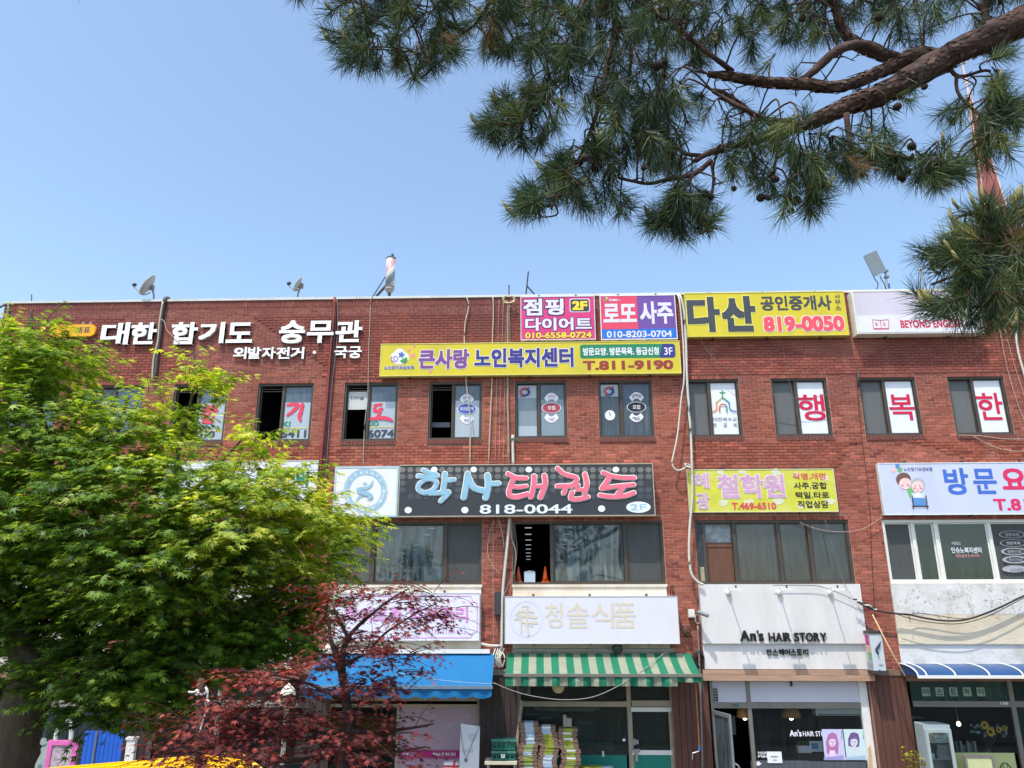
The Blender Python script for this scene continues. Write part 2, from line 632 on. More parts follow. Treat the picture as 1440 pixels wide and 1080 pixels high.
nobrick += [(a - 0.005, b + 0.005, band_lo, z1 + 0.09) for a, b, z0, z1 in holes[len(W3):len(W3) + len(W2)]]

# mortar bed and inside face of the wall, cut round every opening
xs = sorted({XL, XR} | {h[0] for h in holes} | {h[1] for h in holes})
zs = sorted({-0.3, ZTOP - 0.02} | {h[2] for h in holes} | {h[3] for h in holes})
mb = MB()
TH = 0.24
for i in range(len(xs) - 1):
    for j in range(len(zs) - 1):
        cx, cz = (xs[i] + xs[i + 1]) / 2, (zs[j] + zs[j + 1]) / 2
        if any(h[0] < cx < h[1] and h[2] < cz < h[3] for h in holes):
            continue
        a, b, c, d = xs[i], xs[i + 1], zs[j], zs[j + 1]
        mb.poly([(a, WALL, c), (b, WALL, c), (b, WALL, d), (a, WALL, d)])
        mb.poly([(a, WALL + TH, c), (a, WALL + TH, d), (b, WALL + TH, d), (b, WALL + TH, c)], 1)
for a, b, c, d in holes:
    y0, y1 = WALL, WALL + TH
    mb.poly([(a, y0, c), (a, y0, d), (a, y1, d), (a, y1, c)])
    mb.poly([(b, y0, c), (b, y1, c), (b, y1, d), (b, y0, d)])
    mb.poly([(a, y0, d), (b, y0, d), (b, y1, d), (a, y1, d)])
    mb.poly([(a, y0, c), (a, y1, c), (b, y1, c), (b, y0, c)])
mb.build('wall', [mortar, room_m], bld)

# bricks
L, H, J = 0.2, 0.0688, 0.0120
bz0 = ZCLAD
full, allb = [], []


def clear(x0, x1, z0, z1):
    """Pieces of the strip x0..x1 left over by the openings."""
    seg = [(x0, x1)]
    for a, b, c, d in nobrick:
        if z1 <= c + 0.004 or z0 >= d - 0.004:
            continue
        out = []
        for s, e in seg:
            if e <= a or s >= b:
                out.append((s, e))
            else:
                if s < a:
                    out.append((s, a))
                if e > b:
                    out.append((b, e))
        seg = out
    return [(s, e) for s, e in seg if e - s > 0.025]


ncourse = int((ZTOP - 0.22 - bz0) / H)
H = (ZTOP - 0.22 - bz0) / ncourse
sh_zone = ((Z3B - 0.115 - 9 * H, Z3B - 0.115), (Z3T + 0.10, Z3T + 0.10 + 24 * H))
for i in range(ncourse):
    z0, z1 = bz0 + i * H + J * 0.5, bz0 + (i + 1) * H - J * 0.5
    zm = (z0 + z1) / 2
    deep = any(a < zm < b for a, b in sh_zone)
    x = XL - (L / 2 if i % 2 else 0)
    while x < XR:
        s, e = max(x, XL), min(x + L, XR)
        x += L
        if e - s < 0.03:
            continue
        for q0, q1 in clear(s, e, z0, z1):
            # rake of the joint: the corduroy courses stand further out of the mortar
            local_deep = deep and (math.sin(q0 * 0.9 + i * 0.05) + math.sin(q0 * 0.37 + 2 + i * 0.11) > -0.75)
            p = 0.020 if local_deep else 0.0045
            p += random.uniform(-0.0025, 0.0025)
            allb.append((q0 + J * 0.5, q1 - J * 0.5, z0, z1, p))
xt = XL
while xt < XR:                                       # soldier course under the coping
    allb.append((xt + 0.005, min(xt + H, XR) - 0.005, ZTOP - 0.215, ZTOP - 0.035, 0.012 + random.uniform(-.003, .003)))
    xt += H
for a, b, z0, z1 in holes[:len(W3) + len(W2)]:        # soldiers over the windows
    n = max(2, round((b - a) / 0.075))
    for k in range(n):
        s = (b - a) / n
        allb.append((a + k * s + 0.005, a + (k + 1) * s - 0.005, z1 + 0.006, z1 + 0.088, 0.011 + random.uniform(-.003, .003)))

eye_d = lambda q: math.hypot((q[0] + q[1]) / 2, WALL, (q[2] + q[3]) / 2 - EYE.z)
cand = [k for k, q in enumerate(allb) if abs((q[1] - q[0]) - (L - J)) < 0.002 and abs((q[3] - q[2]) - (H - J)) < 0.002 and (wx(425, 700) < q[0] < wx(1225, 700))]
cand.sort(key=lambda k: eye_d(allb[k]))
single = set(cand[:300])


def brick_geo(a, b, c, d, p):
    y = WALL - p
    e = 0.0025
    return [(a, WALL + 0.01, c), (b, WALL + 0.01, c), (b, WALL + 0.01, d), (a, WALL + 0.01, d), (a, y + e, c), (b, y + e, c), (b, y + e, d), (a, y + e, d), (a + e, y, c + e), (b - e, y, c + e), (b - e, y, d - e), (a + e, y, d - e)]


BF = [(8, 9, 10, 11), (4, 5, 9, 8), (5, 6, 10, 9), (6, 7, 11, 10), (7, 4, 8, 11), (0, 1, 5, 4), (1, 2, 6, 5), (2, 3, 7, 6), (3, 0, 4, 7)]
mb = MB()
tone = []
for k, q in enumerate(allb):
    if k in single:
        continue
    mb.add(brick_geo(*q), BF)
    t = min(1, max(0, random.gauss(0.5, 0.22)))
    tone += [t] * len(BF)
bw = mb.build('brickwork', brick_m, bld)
bw['kind'] = 'stuff'
at_ = bw.data.attributes.new('tone', 'FLOAT', 'FACE')
at_.data.foreach_set('value', tone)
bl, bh = L - J, H - J
pm = bpy.data.meshes.new('brick')
pm.from_pydata([(x, y - WALL, z) for x, y, z in brick_geo(-bl / 2, bl / 2, -bh / 2, bh / 2, 0.0)], [], BF)
pm.materials.append(brick_piece_m)
bo = Vector(LOC[bld.name])
for k in sorted(single):
    q = allb[k]
    o = bpy.data.objects.new('brick', pm)
    COL.objects.link(o)
    o.parent = bld
    o.location = Vector(((q[0] + q[1]) / 2, WALL - q[4], (q[2] + q[3]) / 2)) - bo

# dark rowlock sills under the top windows
for a, b, z0, z1 in holes[:len(W3)]:
    mb = MB()
    n = round((b - a + 0.02) / 0.072)
    s = (b - a + 0.02) / n
    for k in range(n):
        mb.box(a - 0.01 + k * s + 0.004, a - 0.01 + (k + 1) * s - 0.004, WALL - 0.028 + random.uniform(-.004, .004), WALL + 0.1, z0 - 0.108, z0 - 0.004)
    mb.build('window_sill', dark_brick, bld)

# parapet cap, roof, floors and hidden sides
mb = MB()
xx = XL - 0.03
while xx < XR:
    w = random.uniform(1.6, 2.6)
    mb.box(xx, min(xx + w - 0.008, XR + 0.03), WALL - 0.04, WALL + 0.28, ZTOP - 0.03, ZTOP + 0.03 + random.uniform(-0.006, 0.006))
    xx += w
mb.build('coping', coping_m, bld)
DEEP = 20.0
ROOF = ZTOP - 0.75
mb = MB()
mb.box(XL + 0.02, XR - 0.02, WALL + TH, WALL + DEEP, ROOF - 0.2, ROOF)
mb.build('roof', concrete, bld)
C3, C2, F3, F2 = 9.75, 6.35, 7.05, 3.6
mb = MB()
mb.box(XL + 0.02, XR - 0.02, WALL + TH + 0.001, WALL + DEEP, C3, C3 + 0.05)
mb.box(XL + 0.02, XR - 0.02, WALL + TH + 0.001, WALL + DEEP, C2, F3)
mb.box(XL + 0.02, XR - 0.02, WALL + TH + 0.001, WALL + DEEP, 2.9, F2)
mb.box(XL + 0.02, XR - 0.02, WALL + TH + 0.001, WALL + DEEP, -0.3, 0.14)
mb.build('floor_slab', room_m, bld)
mb = MB()
mb.box(XL, XL + 0.018, WALL + TH, WALL + DEEP, -0.3, ZTOP - 0.05)
mb.box(XR - 0.018, XR, WALL + TH, WALL + DEEP, -0.3, ZTOP - 0.05)
mb.box(XL, XR, WALL + DEEP + 0.001, WALL + DEEP + 0.2, -0.3, ZTOP - 0.05)
mb.build('side_wall', dark_brick, bld)
mb = MB()
for i, zz, hh in [(2, F3, C3), (5, F3, C3), (8, F3, C3), (10, F3, C3)]:
    x = (W3[i][1] + W3[i + 1][0]) / 2
    mb.box(x - 0.06, x + 0.06, WALL + TH + 0.002, WALL + DEEP - 0.01, zz, hh)
for i in range(5):
    x = (W2[i][1] + W2[i + 1][0]) / 2
    if i in (1, 3, 4):
        mb.box(x - 0.07, x + 0.07, WALL + TH + 0.002, WALL + DEEP - 0.01, F2, C2)
    mb.box(x - 0.08, x + 0.08, WALL + TH + 0.002, WALL + 7, 0.14, 2.9)
mb.box(XL + 0.02, XR - 0.02, WALL + 7.0, WALL + 7.1, 0.14, 2.9)
mb.box(XL + 0.02, XR - 0.02, WALL + 9.0, WALL + 9.1, F3, C3)
mb.build('partition', room_dark, bld)

# rows of lit ceiling lamps deep in the second floor hall
lamp_m = M('lit_tube', (235, 240, 255), 0.5, 0.0, emit=0.35)
lm = MB()
lm.box(-0.1, 0.1, -0.03, 0.03, -0.012, 0.0)
lo = None
for px, n, dpx in ((743, 8, 0), (497, 4, 5), (606, 6, -6), (800, 4, -3), (917, 6, -6)):
    for k in range(n):
        y = WALL + 5.5 + k * 1.9
        x = at(px + k * dpx, 770, WALL).x * (y / WALL)
        if lo is None:
            lm.v = [tuple(Vector(q) + bo) for q in lm.v]
            lo = lm.build('ceiling_light', lamp_m, bld)
            o = lo
        else:
            o = lo.copy()
            COL.objects.link(o)
        o.location = Vector((x, y, C2 - 0.002)) - bo

# plaster bands between the second floor windows and the shops
bandsill = [(467, 677.5), (721, 934)]
mb = MB()
for i, (a, b) in enumerate(W2[:4]):
    zlo, zhi = band_lo + 0.002, Z2B - 0.002
    mb.box(a, b, WALL - 0.03, WALL + 0.2, zlo, zhi)
    mb.box(a - 0.02, b + 0.02, WALL - 0.055, WALL + 0.19, zhi - 0.05, zhi + 0.004)
mb.build('plaster_band', plaster, bld)

# hair salon fascia: two stepped white panels and a timber beam
xa, xb = W2[4][0] - 0.02, W2[4][1] + 0.03
zA = at(1100, 905, WALL - 0.12).z
zB = at(1100, 941, WALL - 0.06).z
mb = MB()
mb.box(xa, xb, WALL - 0.13, WALL + 0.2, zA, Z2B - 0.003)
mb.box(xa + 0.004, xb - 0.004, WALL - 0.065, WALL + 0.19, zB, zA - 0.001)
salon_panel = mb.build('plaster_panel', white_plaster, bld)
for k, (p0, p1) in enumerate(((942, 949), (949, 957.5))):
    mb = MB()
    z1_, z0_ = at(1100, p0, WALL - 0.1).z, at(1100, p1, WALL - 0.1).z
    mb.box(xa - 0.05, xb + 0.06, WALL - 0.11 - k * 0.02, WALL + 0.13, z0_ + 0.003, z1_ - 0.002)
    mb.build('timber_beam', beam_wood, bld)

# peeling plaster fascia at the right
peel = M('peeling_plaster', (216, 213, 210), 0.95, 0.06, 3, 0.35, 14, dirt=(166, 156, 142), dscale=1.7, damt=0.7)
peel2 = M('stained_plaster', (216, 202, 178), 0.95, 0.08, 1.2, 0.4, 30, dirt=(182, 156, 122), dscale=0.8, damt=0.6)
xa2, xb2 = W2[5][0] - 0.02, W2[5][1] + 0.1
z1_ = at(1350, 864, WALL).z
z2_ = at(1350, 906, WALL - 0.06).z
z3_ = at(1350, 934, WALL).z
mb = MB()
mb.box(xa2, xb2, WALL - 0.05, WALL + 0.2, z1_, Z2B - 0.004)
mb.build('plaster_panel', peel, bld)
mb = MB()
mb.box(xa2 + .003, xb2, WALL - 0.048, WALL + 0.2, z2_, z1_ - 0.001)
mb.build('plaster_panel', peel2, bld)
mb = MB()
mb.box(xa2 + .006, xb2, WALL - 0.012, WALL + 0.2, z3_ - 0.12, z2_ - 0.001)
mb.build('plaster_panel', peel, bld)
# flakes of paint lifting off it
mb = MB()
for k in range(34):
    px, py = random.uniform(1262, 1436), random.uniform(828, 862)
    c = at(px, py, WALL - 0.054)
    n = random.randint(4, 6)
    r = random.uniform(0.015, 0.05)
    mb.poly([(c.x + r * random.uniform(.5, 1.3) * math.cos(t), c.y - random.uniform(-0.002, 0.005), c.z + r * random.uniform(.6, 1.6) * math.sin(t)) for t in [2 * math.pi * i / n for i in range(n)]])
cr_m = MB()
for k in range(46):
    px, py = random.uniform(1264, 1438), random.uniform(828, 884)
    c = at(px, py, WALL - .0525)
    c.y = WALL - .0525
    a_ = random.choice((1.2, 1.7, 2.4, .5)) + random.uniform(-.5, .5)
    for j in range(random.randint(1, 4)):
        l, w_ = random.uniform(.03, .11), random.uniform(.002, .007)
        d_ = Vector((math.cos(a_), 0, math.sin(a_))) * l
        n_ = Vector((-math.sin(a_), 0, math.cos(a_))) * w_
        cr_m.poly([c, c + d_ * .5 - n_, c + d_, c + d_ * .5 + n_ * .6])
        c = c + d_ + Vector((0, -.0003, 0))
        a_ += random.uniform(-.7, .7)
o = cr_m.build('cracks', M('crack_grey', (120, 112, 102), .95, .2, 9), bld)
o['kind'] = 'stuff'
fl = mb.build('paint_flakes', M('paint_flake', (196, 192, 186), 0.9, 0.06, 8), bld)
fl['kind'] = 'stuff'

# timber-clad piers between the shops, board by board
for i in range(5):
    a, b = SH[i][1], SH[i + 1][0]
    mt = wood_clad if i < 4 else wood_clad2
    n = max(3, round((b - a) / 0.125))
    s = (b - a) / n
    sh = None
    for k in range(n):
        mb = MB()
        mb.box(a + k * s + 0.004, a + (k + 1) * s - 0.004, WALL - 0.045 + random.uniform(-.006, .004), WALL + 0.02, 0.14, ZCLAD - 0.12)
        mb.build('cladding_board', mt if i != 3 else wood_clad2, bld)
    mb = MB()
    mb.box(a - 0.02, b + 0.02, WALL - 0.06, WALL + 0.02, ZCLAD - 0.118, ZCLAD - 0.004)
    mb.build('stone_strip', stone_strip if i != 2 else concrete, bld)

# ------------------------------------------------------------------ windows
g_dark = glass('glass_dark', (0.5, 0.55, 0.58), 0.26, (96, 110, 118))
g_film = glass('glass_film', (0.30, 0.34, 0.38), 0.66, (96, 112, 126), streak=0.35)
g_frost = glass('glass_frosted', (0.5, 0.55, 0.58), 0.92, (176, 188, 196), streak=0.06)
g_band = glass('glass_band', (0.4, 0.45, 0.48), 0.85, (138, 152, 160), streak=0.08)
g_dirty = glass('glass_dirty', (0.5, 0.6, 0.62), 0.48, (108, 126, 134), streak=0.8)
g_screen = glass('insect_screen', (0.35, 0.35, 0.35), 0.72, (96, 98, 98), refl=0.1, streak=0.08)
g_screen2 = glass('insect_screen_pale', (0.4, 0.4, 0.4), 0.75, (122, 124, 124), refl=0.1, streak=0.08)
g_green = glass('glass_green', (0.30, 0.42, 0.38), 0.3, (58, 88, 84))
WY = WALL + 0.09         # glass plane
white_film = M('white_film', (228, 230, 236), 0.5, 0.03, 3)


def window3(i, split, left, right):
    global Z3B
    Z3B = Z3L[i]
    a, b = W3[i]
    s = a + (b - a) * split
    mb = MB()
    mb.frame(a + 0.003, b - 0.003, Z3B + 0.003, Z3T - 0.003, WALL + 0.03, WALL + 0.17, 0.045)
    mb.box(s - 0.028, s + 0.028, WALL + 0.05, WALL + 0.15, Z3B + 0.048, Z3T - 0.048)
    mb.frame(s + 0.03, b - 0.05, Z3B + 0.05, Z3T - 0.05, WALL + 0.07, WALL + 0.11, 0.022)
    if left != 'open':
        mb.frame(a + 0.05, s - 0.03, Z3B + 0.05, Z3T - 0.05, WALL + 0.1, WALL + 0.14, 0.022)
    else:
        mb.box(a + 0.05, s - 0.03, WALL + 0.12, WALL + 0.14, Z3T - 0.17, Z3T - 0.15)
        mb.box(a + 0.05, s - 0.03, WALL + 0.12, WALL + 0.14, Z3T - 0.11, Z3T - 0.095)
        mb.box(a + 0.055, a + 0.075, WALL + 0.1, WALL + 0.13, Z3B + 0.05, Z3T - 0.05)
    w = mb.build('window', brown_al, bld)
    if left != 'open':
        q = MB()
        q.poly([(a + 0.06, WALL + 0.12, Z3B + 0.06), (s - 0.04, WALL + 0.12, Z3B + 0.06), (s - 0.04, WALL + 0.12, Z3T - 0.06), (a + 0.06, WALL + 0.12, Z3T - 0.06)])
        q.build('pane', left, w)
    q = MB()
    q.poly([(s + 0.04, WY, Z3B + 0.06), (b - 0.06, WY, Z3B + 0.06), (b - 0.06, WY, Z3T - 0.06), (s + 0.04, WY, Z3T - 0.06)])
    q.build('pane', right, w)
    return w, a, s, b


def film(w, x0, x1, z0, z1, mat, name='window_film', y=WY - 0.004):
    q = MB()
    q.poly([(x0, y, z0), (x1, y, z0), (x1, y, z1), (x0, y, z1)])
    return q.build(name, mat, w)


red_ink = M('red_ink', (226, 60, 92), 0.5, 0.05)
green_ink = M('green_ink', (40, 140, 108), 0.5, 0.05)
dark_ink = M('dark_ink', (60, 68, 80), 0.5, 0.05)
yellow_ink = M('yellow_ink', (222, 200, 130), 0.5, 0.05)
navy_ink = M('navy_ink', (56, 52, 130), 0.5, 0.05)
white_ink = M('white_ink', (232, 232, 238), 0.5, 0.03)
crimson = M('crimson_ink', (206, 24, 72), 0.5, 0.05)
black_ink = M('black_ink', (36, 36, 44), 0.5, 0.05)
IY = WY - 0.012

# plain hidden ones first
for i in (0, 1):
    window3(i, 0.44, g_dark, g_film)
GLY = {
    'hap': [([(272, 575), (283, 573)], 4.5), ([(268, 582), (287, 580)], 4.5), ([(277, 585), (272, 590), (279, 594), (284, 588), (277, 585)], 3.5), ([(295, 571), (297, 598)], 5), ([(297, 583), (313, 581)], 5), ([(278, 603), (276, 610), (293, 611)], 4.5), ([(294, 601), (309, 612)], 4.5)],
    'ki': [([(405, 569.5), (414, 568.5), (419, 570), (412, 578), (404, 584)], [4.5, 4.5, 5, 5, 3]), ([(425.5, 569), (423, 580), (421, 585), (422.5, 591)], [5, 5.5, 5.5, 3.5])],
    'do': [([(527, 570), (536, 568.5)], 3.6), ([(528, 571), (526.5, 577), (531, 578), (537, 575)], 4), ([(535, 575), (533, 583), (530, 588)], 4.5), ([(519.5, 589.5), (532, 588), (543, 588), (551, 591)], [3.5, 5, 5, 3.6])],
}
for i, key, lat, num, lx, nx in ((2, 'hap', 'HAP', '010', (264, 285, 597, 603), (276, 302, 606, 615.3)), (3, 'ki', 'KI', '5411', (397.3, 408.3, 592.5, 600), (395.3, 430.5, 604.6, 615.3)), (4, 'do', 'DO', '6074', (517.8, 532.5, 592, 599.5), (517, 554, 604.2, 615))):
    w, a, s, b = window3(i, 0.45, 'open', g_film)
    zt = at(500, 565.5, WY).z
    film(w, s + 0.045, b - 0.065, Z3B + 0.065, zt, g_frost)
    q = MB()
    if key == 'hap':
        text(q, '합', (283, 306, 569, 596), IY, 0.03, 0, shear=0.1)
    else:
        strokes(q, GLY[key], IY, 0, 0.2)
    zl, zh = (at(420, lx[3] + 1.8, IY).z, at(420, lx[3] + 3.0, IY).z)
    text(q, lat, lx, IY, 0.03, 1)
    q.poly([(s + 0.05, IY, zl - .012), (b - 0.07, IY, zl - .012), (b - 0.07, IY, zl + .012), (s + 0.05, IY, zl + .012)], 2)
    text(q, num, nx, IY, 0.03, 3)
    q.build('lettering', [red_ink, green_ink, yellow_ink, dark_ink], w)
    if i == 4:
        z1_, z0_ = at(500, 551, WALL + .13).z, at(500, 576, WALL + .13).z
        film(w, a + 0.07, s - 0.05, z0_, z1_, M('paper_notice', (196, 198, 196), 0.7, 0.05), 'paper_notice', WALL + 0.13)
        q = MB()
        text(q, '숍이다', (493, 512, 557.5, 562.5), WALL + 0.127, 0.01, 0, mirror=True)
        q.build('lettering', dark_ink, w)


def badge(w, cx, cy, col, top, mid, bot, ink, k=1.0):
    """Round club sticker: white arc, coloured oval, white arc."""
    q = MB()
    y = IY
    ellipse(q, cx, cy, 13.3 * k, 21 * k, y, 0, 12, 40, 140, 0.58)
    ellipse(q, cx, cy, 13.3 * k, 21 * k, y, 0, 12, 220, 320, 0.58)
    ellipse(q, cx, cy, 13.6 * k, 7.6 * k, y - .002, 0)
    ellipse(q, cx, cy, 12.6 * k, 6.8 * k, y - .004, 1)
    n = len(mid)
    text(q, mid, (cx - (5.2 if n < 4 else 9.4) * k, cx + (5.2 if n < 4 else 9.4) * k, cy - 3 * k, cy + 2.8 * k), y - .006, 0.014, 0)
    for s, word in ((1, top), (-1, bot)):
        m = len(word)
        for j, ch in enumerate(word):
            t = (j - (m - 1) / 2) * (0.34 if m < 4 else 0.24)
            gx, gy = cx + 13.3 * k * 0.79 * math.sin(t) * 1.05, cy - s * 21 * k * 0.79 * math.cos(t)
            text(q, ch, (gx - 1.9 * k, gx + 1.9 * k, gy - 2.3 * k, gy + 2.3 * k), y - .002, 0.0, 2)
    return q.build('sticker', [white_ink, col, ink], w)


blue_ink = M('blue_ink', (64, 92, 176), 0.5, 0.05)
maroon = M('maroon_ink', (168, 62, 76), 0.5, 0.05)
w, a, s, b = window3(5, 0.45, 'open', g_film)
film(w, s + 0.045, b - 0.065, Z3B + 0.065, at(655, 563.5, WY).z, g_frost)
q = MB()
for k in range(6):
    x0_, x1_, z0_, z1_ = rect(608, 633, 594.2 + k * 1.15, 595 + k * 1.15, WALL + .6)
    q.box(x0_, x1_, WALL + .6, WALL + .62, z0_, z1_)
q.build('louvre', M('louvre_pale', (170, 176, 184), .5), w)
badge(w, 656.5, 575, blue_ink, '필리핀', '아크로바틱', '통합', blue_ink)


def swirl(w, cx, cy):
    q = MB()
    y = IY + 0.006
    strokes(q, [([(cx + 5, cy - 5), (cx - 2, cy - 4.5), (cx - 6, cy - 0.5), (cx - 4.5, cy + 3), (cx - 1, cy + 3.2)], [0.9, 2.3, 2.9, 2.3, .8])], y, 0)
    strokes(q, [([(cx - 5, cy + 6), (cx + 2, cy + 5), (cx + 6, cy + 1), (cx + 4.5, cy - 2.4), (cx + 1, cy - 2.6)], [0.9, 2.3, 2.9, 2.3, .8])], y - 0.003, 1)
    ellipse(q, cx + 6, cy - 5.5, 0.9, 0.9, y, 1, 8)
    ellipse(q, cx - 6, cy + 6, 0.9, 0.9, y, 0, 8)
    q.build('emblem', [M('emblem_red', (214, 62, 84)), M('emblem_blue', (44, 52, 120))], w)


w, a, s, b = window3(6, 0.46, g_band, g_film)
film(w, s + 0.045, b - 0.065, Z3B + 0.065, at(775, 562, WY).z, g_band)
film(w, a + 0.065, s - 0.045, at(738, 560, WALL + .11).z, Z3T - 0.065, g_frost, y=WALL + 0.114)
film(w, a + 0.065, s - 0.045, Z3B + .065, at(738, 599, WALL + .11).z, g_frost, y=WALL + 0.114)
swirl(w, 738, 550.5)
badge(w, 775.5, 573.5, maroon, '선수단', '모집', '시범단', maroon)
g_clear = glass('glass_clear', (0.75, 0.8, 0.82), 0.10, (130, 140, 150))
w, a, s, b = window3(7, 0.42, g_clear, g_clear)
film(w, s + 0.045, b - 0.065, Z3B + 0.065, at(895, 561, WY).z, glass('film_clear', (0.7, 0.75, 0.78), 0.22, (150, 162, 170), refl=.3))
film(w, a + 0.065, s - 0.045, at(858, 557.5, WALL + .11).z, Z3T - 0.065, g_frost, y=WALL + 0.114)
swirl(w, 856.5, 549.5)
badge(w, 895, 572.5, black_ink, '합진흥진흥', '모집', '해동검도', black_ink)
q = MB()
ellipse(q, 857.8, 584, 7.2, 7.2, WALL + 0.11, 0)
strokes(q, [([(856.5, 580), (859, 584.6)], 1.0)], WALL + 0.108, 1)
q.build('clock_face', [white_ink, dark_ink], w)
curt_b = M('blue_curtain', (78, 104, 160), 0.9, 0.3, 4, stretch=(9, 9, 0.3))
curt_g = M('grey_curtain', (138, 150, 150), 0.9, 0.3, 4, stretch=(9, 9, 0.3))


def curtain(x0, x1, z0, z1, y, mat, parent, fold=0.06):
    n = max(8, int((x1 - x0) / 0.03))
    v, f = [], []
    for i in range(n + 1):
        x = x0 + (x1 - x0) * i / n
        d = fold * math.sin(i * 1.1) + fold * 0.4 * math.sin(i * 0.37)
        v += [(x, y + d, z0), (x, y + d * 0.6, z1)]
        if i:
            f.append((2 * i - 2, 2 * i, 2 * i + 1, 2 * i - 1))
    m = MB()
    m.add(v, f)
    return m.build('curtain', mat, parent, True)


curtain(a + 0.05, s, Z3B, Z3T, WALL + 0.24, curt_g, w)
curtain(s, s + 0.62, Z3B, Z3T, WALL + 0.25, curt_b, w)
curtain(s + 0.6, b, Z3B, Z3T, WALL + 0.24, curt_g, w)

# white sheets with the red words
for i, ch, box in ((8, None, None), (9, '행', (1122.3, 1160, 554.5, 591.5)), (10, '복', (1250.5, 1286, 554.5, 591)), (11, '한', (1374.5, 1410.5, 552.5, 590.5))):
    w, a, s, b = window3(i, 0.44, g_screen2, g_dark)
    if i == 8:
        a, b = W3[8]
    film(w, s + 0.045, b - 0.065, Z3B + 0.065, Z3T - 0.065, white_film, 'window_sheet')
    q = MB()
    if ch:
        text(q, ch, box, IY, 0.014)
        q.build('lettering', crimson, w)
    else:
        cols = []
        for nm, c in (('logo_green', (70, 150, 70)), ('logo_teal', (50, 150, 160)), ('logo_blue', (70, 130, 190)), ('logo_orange', (222, 140, 60)), ('logo_red', (206, 84, 60)), ('logo_yellow', (206, 180, 60))):
            cols.append(M(nm, c))
        strokes(q, [([(1015.8, 549), (1015.8, 559)], 1.6), ([(1012.5, 552), (1019.2, 552)], 1.6)], IY, 0)
        strokes(q, [([(1015.8, 558.5), (1007.5, 566)], 1.8)], IY - .002, 5)
        strokes(q, [([(1007.5, 566), (1007.5, 576), (1000.5, 579.5)], 1.8)], IY - .004, 3)
        strokes(q, [([(1015.8, 558.5), (1025.5, 566)], 1.8)], IY - .006, 1)
        strokes(q, [([(1025.5, 566), (1027, 576), (1035.5, 578.5)], 1.8)], IY - .008, 2)
        strokes(q, [([(1012, 579), (1012, 572), (1015, 568.5), (1019, 568.5)], 1.8)], IY - .010, 4)
        strokes(q, [([(1019, 568.5), (1022, 572), (1022, 579)], 1.8)], IY - .012, 0)
        q.build('emblem', cols, w)
        q = MB()
        text(q, '대한예수교', (1003, 1036, 587, 592.3), IY, 0.0)
        for k, (c2, x) in enumerate((('장', 1005.5), ('로', 1020), ('회', 1034))):
            text(q, c2, (x - 2.6, x + 2.6, 595, 600.5), IY, 0.0)
        q.build('lettering', dark_ink, w)
window3(12, 0.44, g_screen2, g_dark)


# second floor strip windows
def strip(i, cuts, mats, fm=brown_al, fw=0.05, top=0.0):
    a, b = W2[i]
    z0, z1 = Z2B + 0.004, Z2T - 0.004 - top
    mb = MB()
    mb.frame(a + 0.003, b - 0.003, z0, z1, WALL + 0.03, WALL + 0.17, fw)
    if top:
        mb.box(a + 0.003, b - 0.003, WALL + 0.02, WALL + 0.17, z1, Z2T - 0.004)
    xs_ = [a + fw] + [wx(c, 777) for c in cuts] + [b - fw]
    for c in xs_[1:-1]:
        mb.box(c - 0.035, c + 0.035, WALL + 0.05, WALL + 0.15, z0 + fw, z1 - fw)
    w = mb.build('window', fm, bld)
    for k, m in enumerate(mats):
        if m is None:
            continue
        y = WY + (0.02 if k % 2 else 0)
        l, r = xs_[k] + (0.04 if k else 0.0), xs_[k + 1] - (0.04 if k < len(mats) - 1 else 0.0)
        q = MB()
        q.frame(l, r, z0 + fw, z1 - fw, y - 0.015, y + 0.015, 0.03)
        q.build('sash', fm, w)
        q = MB()
        q.poly([(l + 0.03, y, z0 + fw + 0.03), (r - 0.03, y, z0 + fw + 0.03), (r - 0.03, y, z1 - fw - 0.03), (l + 0.03, y, z1 - fw - 0.03)])
        q.build('pane', m, w)
    return w, xs_


strip(0, [60], [g_dark, g_dark])
strip(1, [280, 350], [g_dark, g_dirty, g_screen])
strip(2, [524, 626], [g_dark, g_dirty, g_screen])
strip(3, [776, 880], [None, g_dirty, g_screen])
g_old = glass('glass_old', (0.75, 0.78, 0.78), 0.2, (112, 122, 126))
w4, xs4 = strip(4, [992, 1035, 1098, 1142], [g_dark, None, g_old, g_old, g_dark])
w5, xs5 = strip(5, [1290, 1323, 1399], [g_screen, g_green, g_green, g_screen], white_pvc, 0.06)
# behind the third window: dark stone board, brown cupboards, blue drape
mb = MB()
mb.box(W2[4][0] + 0.02, xs4[1] - 0.04, WALL + 0.06, WALL + 0.14, at(980, 797, WALL).z, Z2T - 0.06)
mb.build('stone_board', M('dark_stone', (50, 56, 66), 0.6, 0.4, 5, dirt=(90, 100, 110), dscale=8, damt=0.6), w4)
mb = MB()
mb.box(W2[4][0] + 0.02, xs4[1] - 0.04, WALL + 0.055, WALL + 0.14, Z2B + 0.06, at(980, 797, WALL).z - 0.003)
mb.build('marble_board', M('pale_marble', (156, 148, 122), 0.6, 0.4, 9), w4)
cup = M('brown_cupboard', (104, 70, 52), 0.6, 0.25, 4, stretch=(8, 8, 0.5))
mb = MB()
zsplit = at(1010, 770, WALL + .2).z
mb.box(xs4[1] + 0.04, xs4[2] - 0.04, WALL + 0.14, WALL + 0.17, Z2B + 0.06, zsplit - 0.01)
mb.box(xs4[1] + 0.04, xs4[2] - 0.04, WALL + 0.13, WALL + 0.17, zsplit, zsplit + 0.1)
mb.build('cupboard_door', cup, w4)
mb = MB()
mb.box(xs4[1] + 0.04, xs4[2] - 0.04, WALL + 0.145, WALL + 0.17, zsplit + 0.105, Z2T - 0.06)
mb.build('marble_board', M('white_marble', (150, 156, 158), 0.5, 0.5, 7, dirt=(60, 110, 120), dscale=5, damt=0.8), w4)
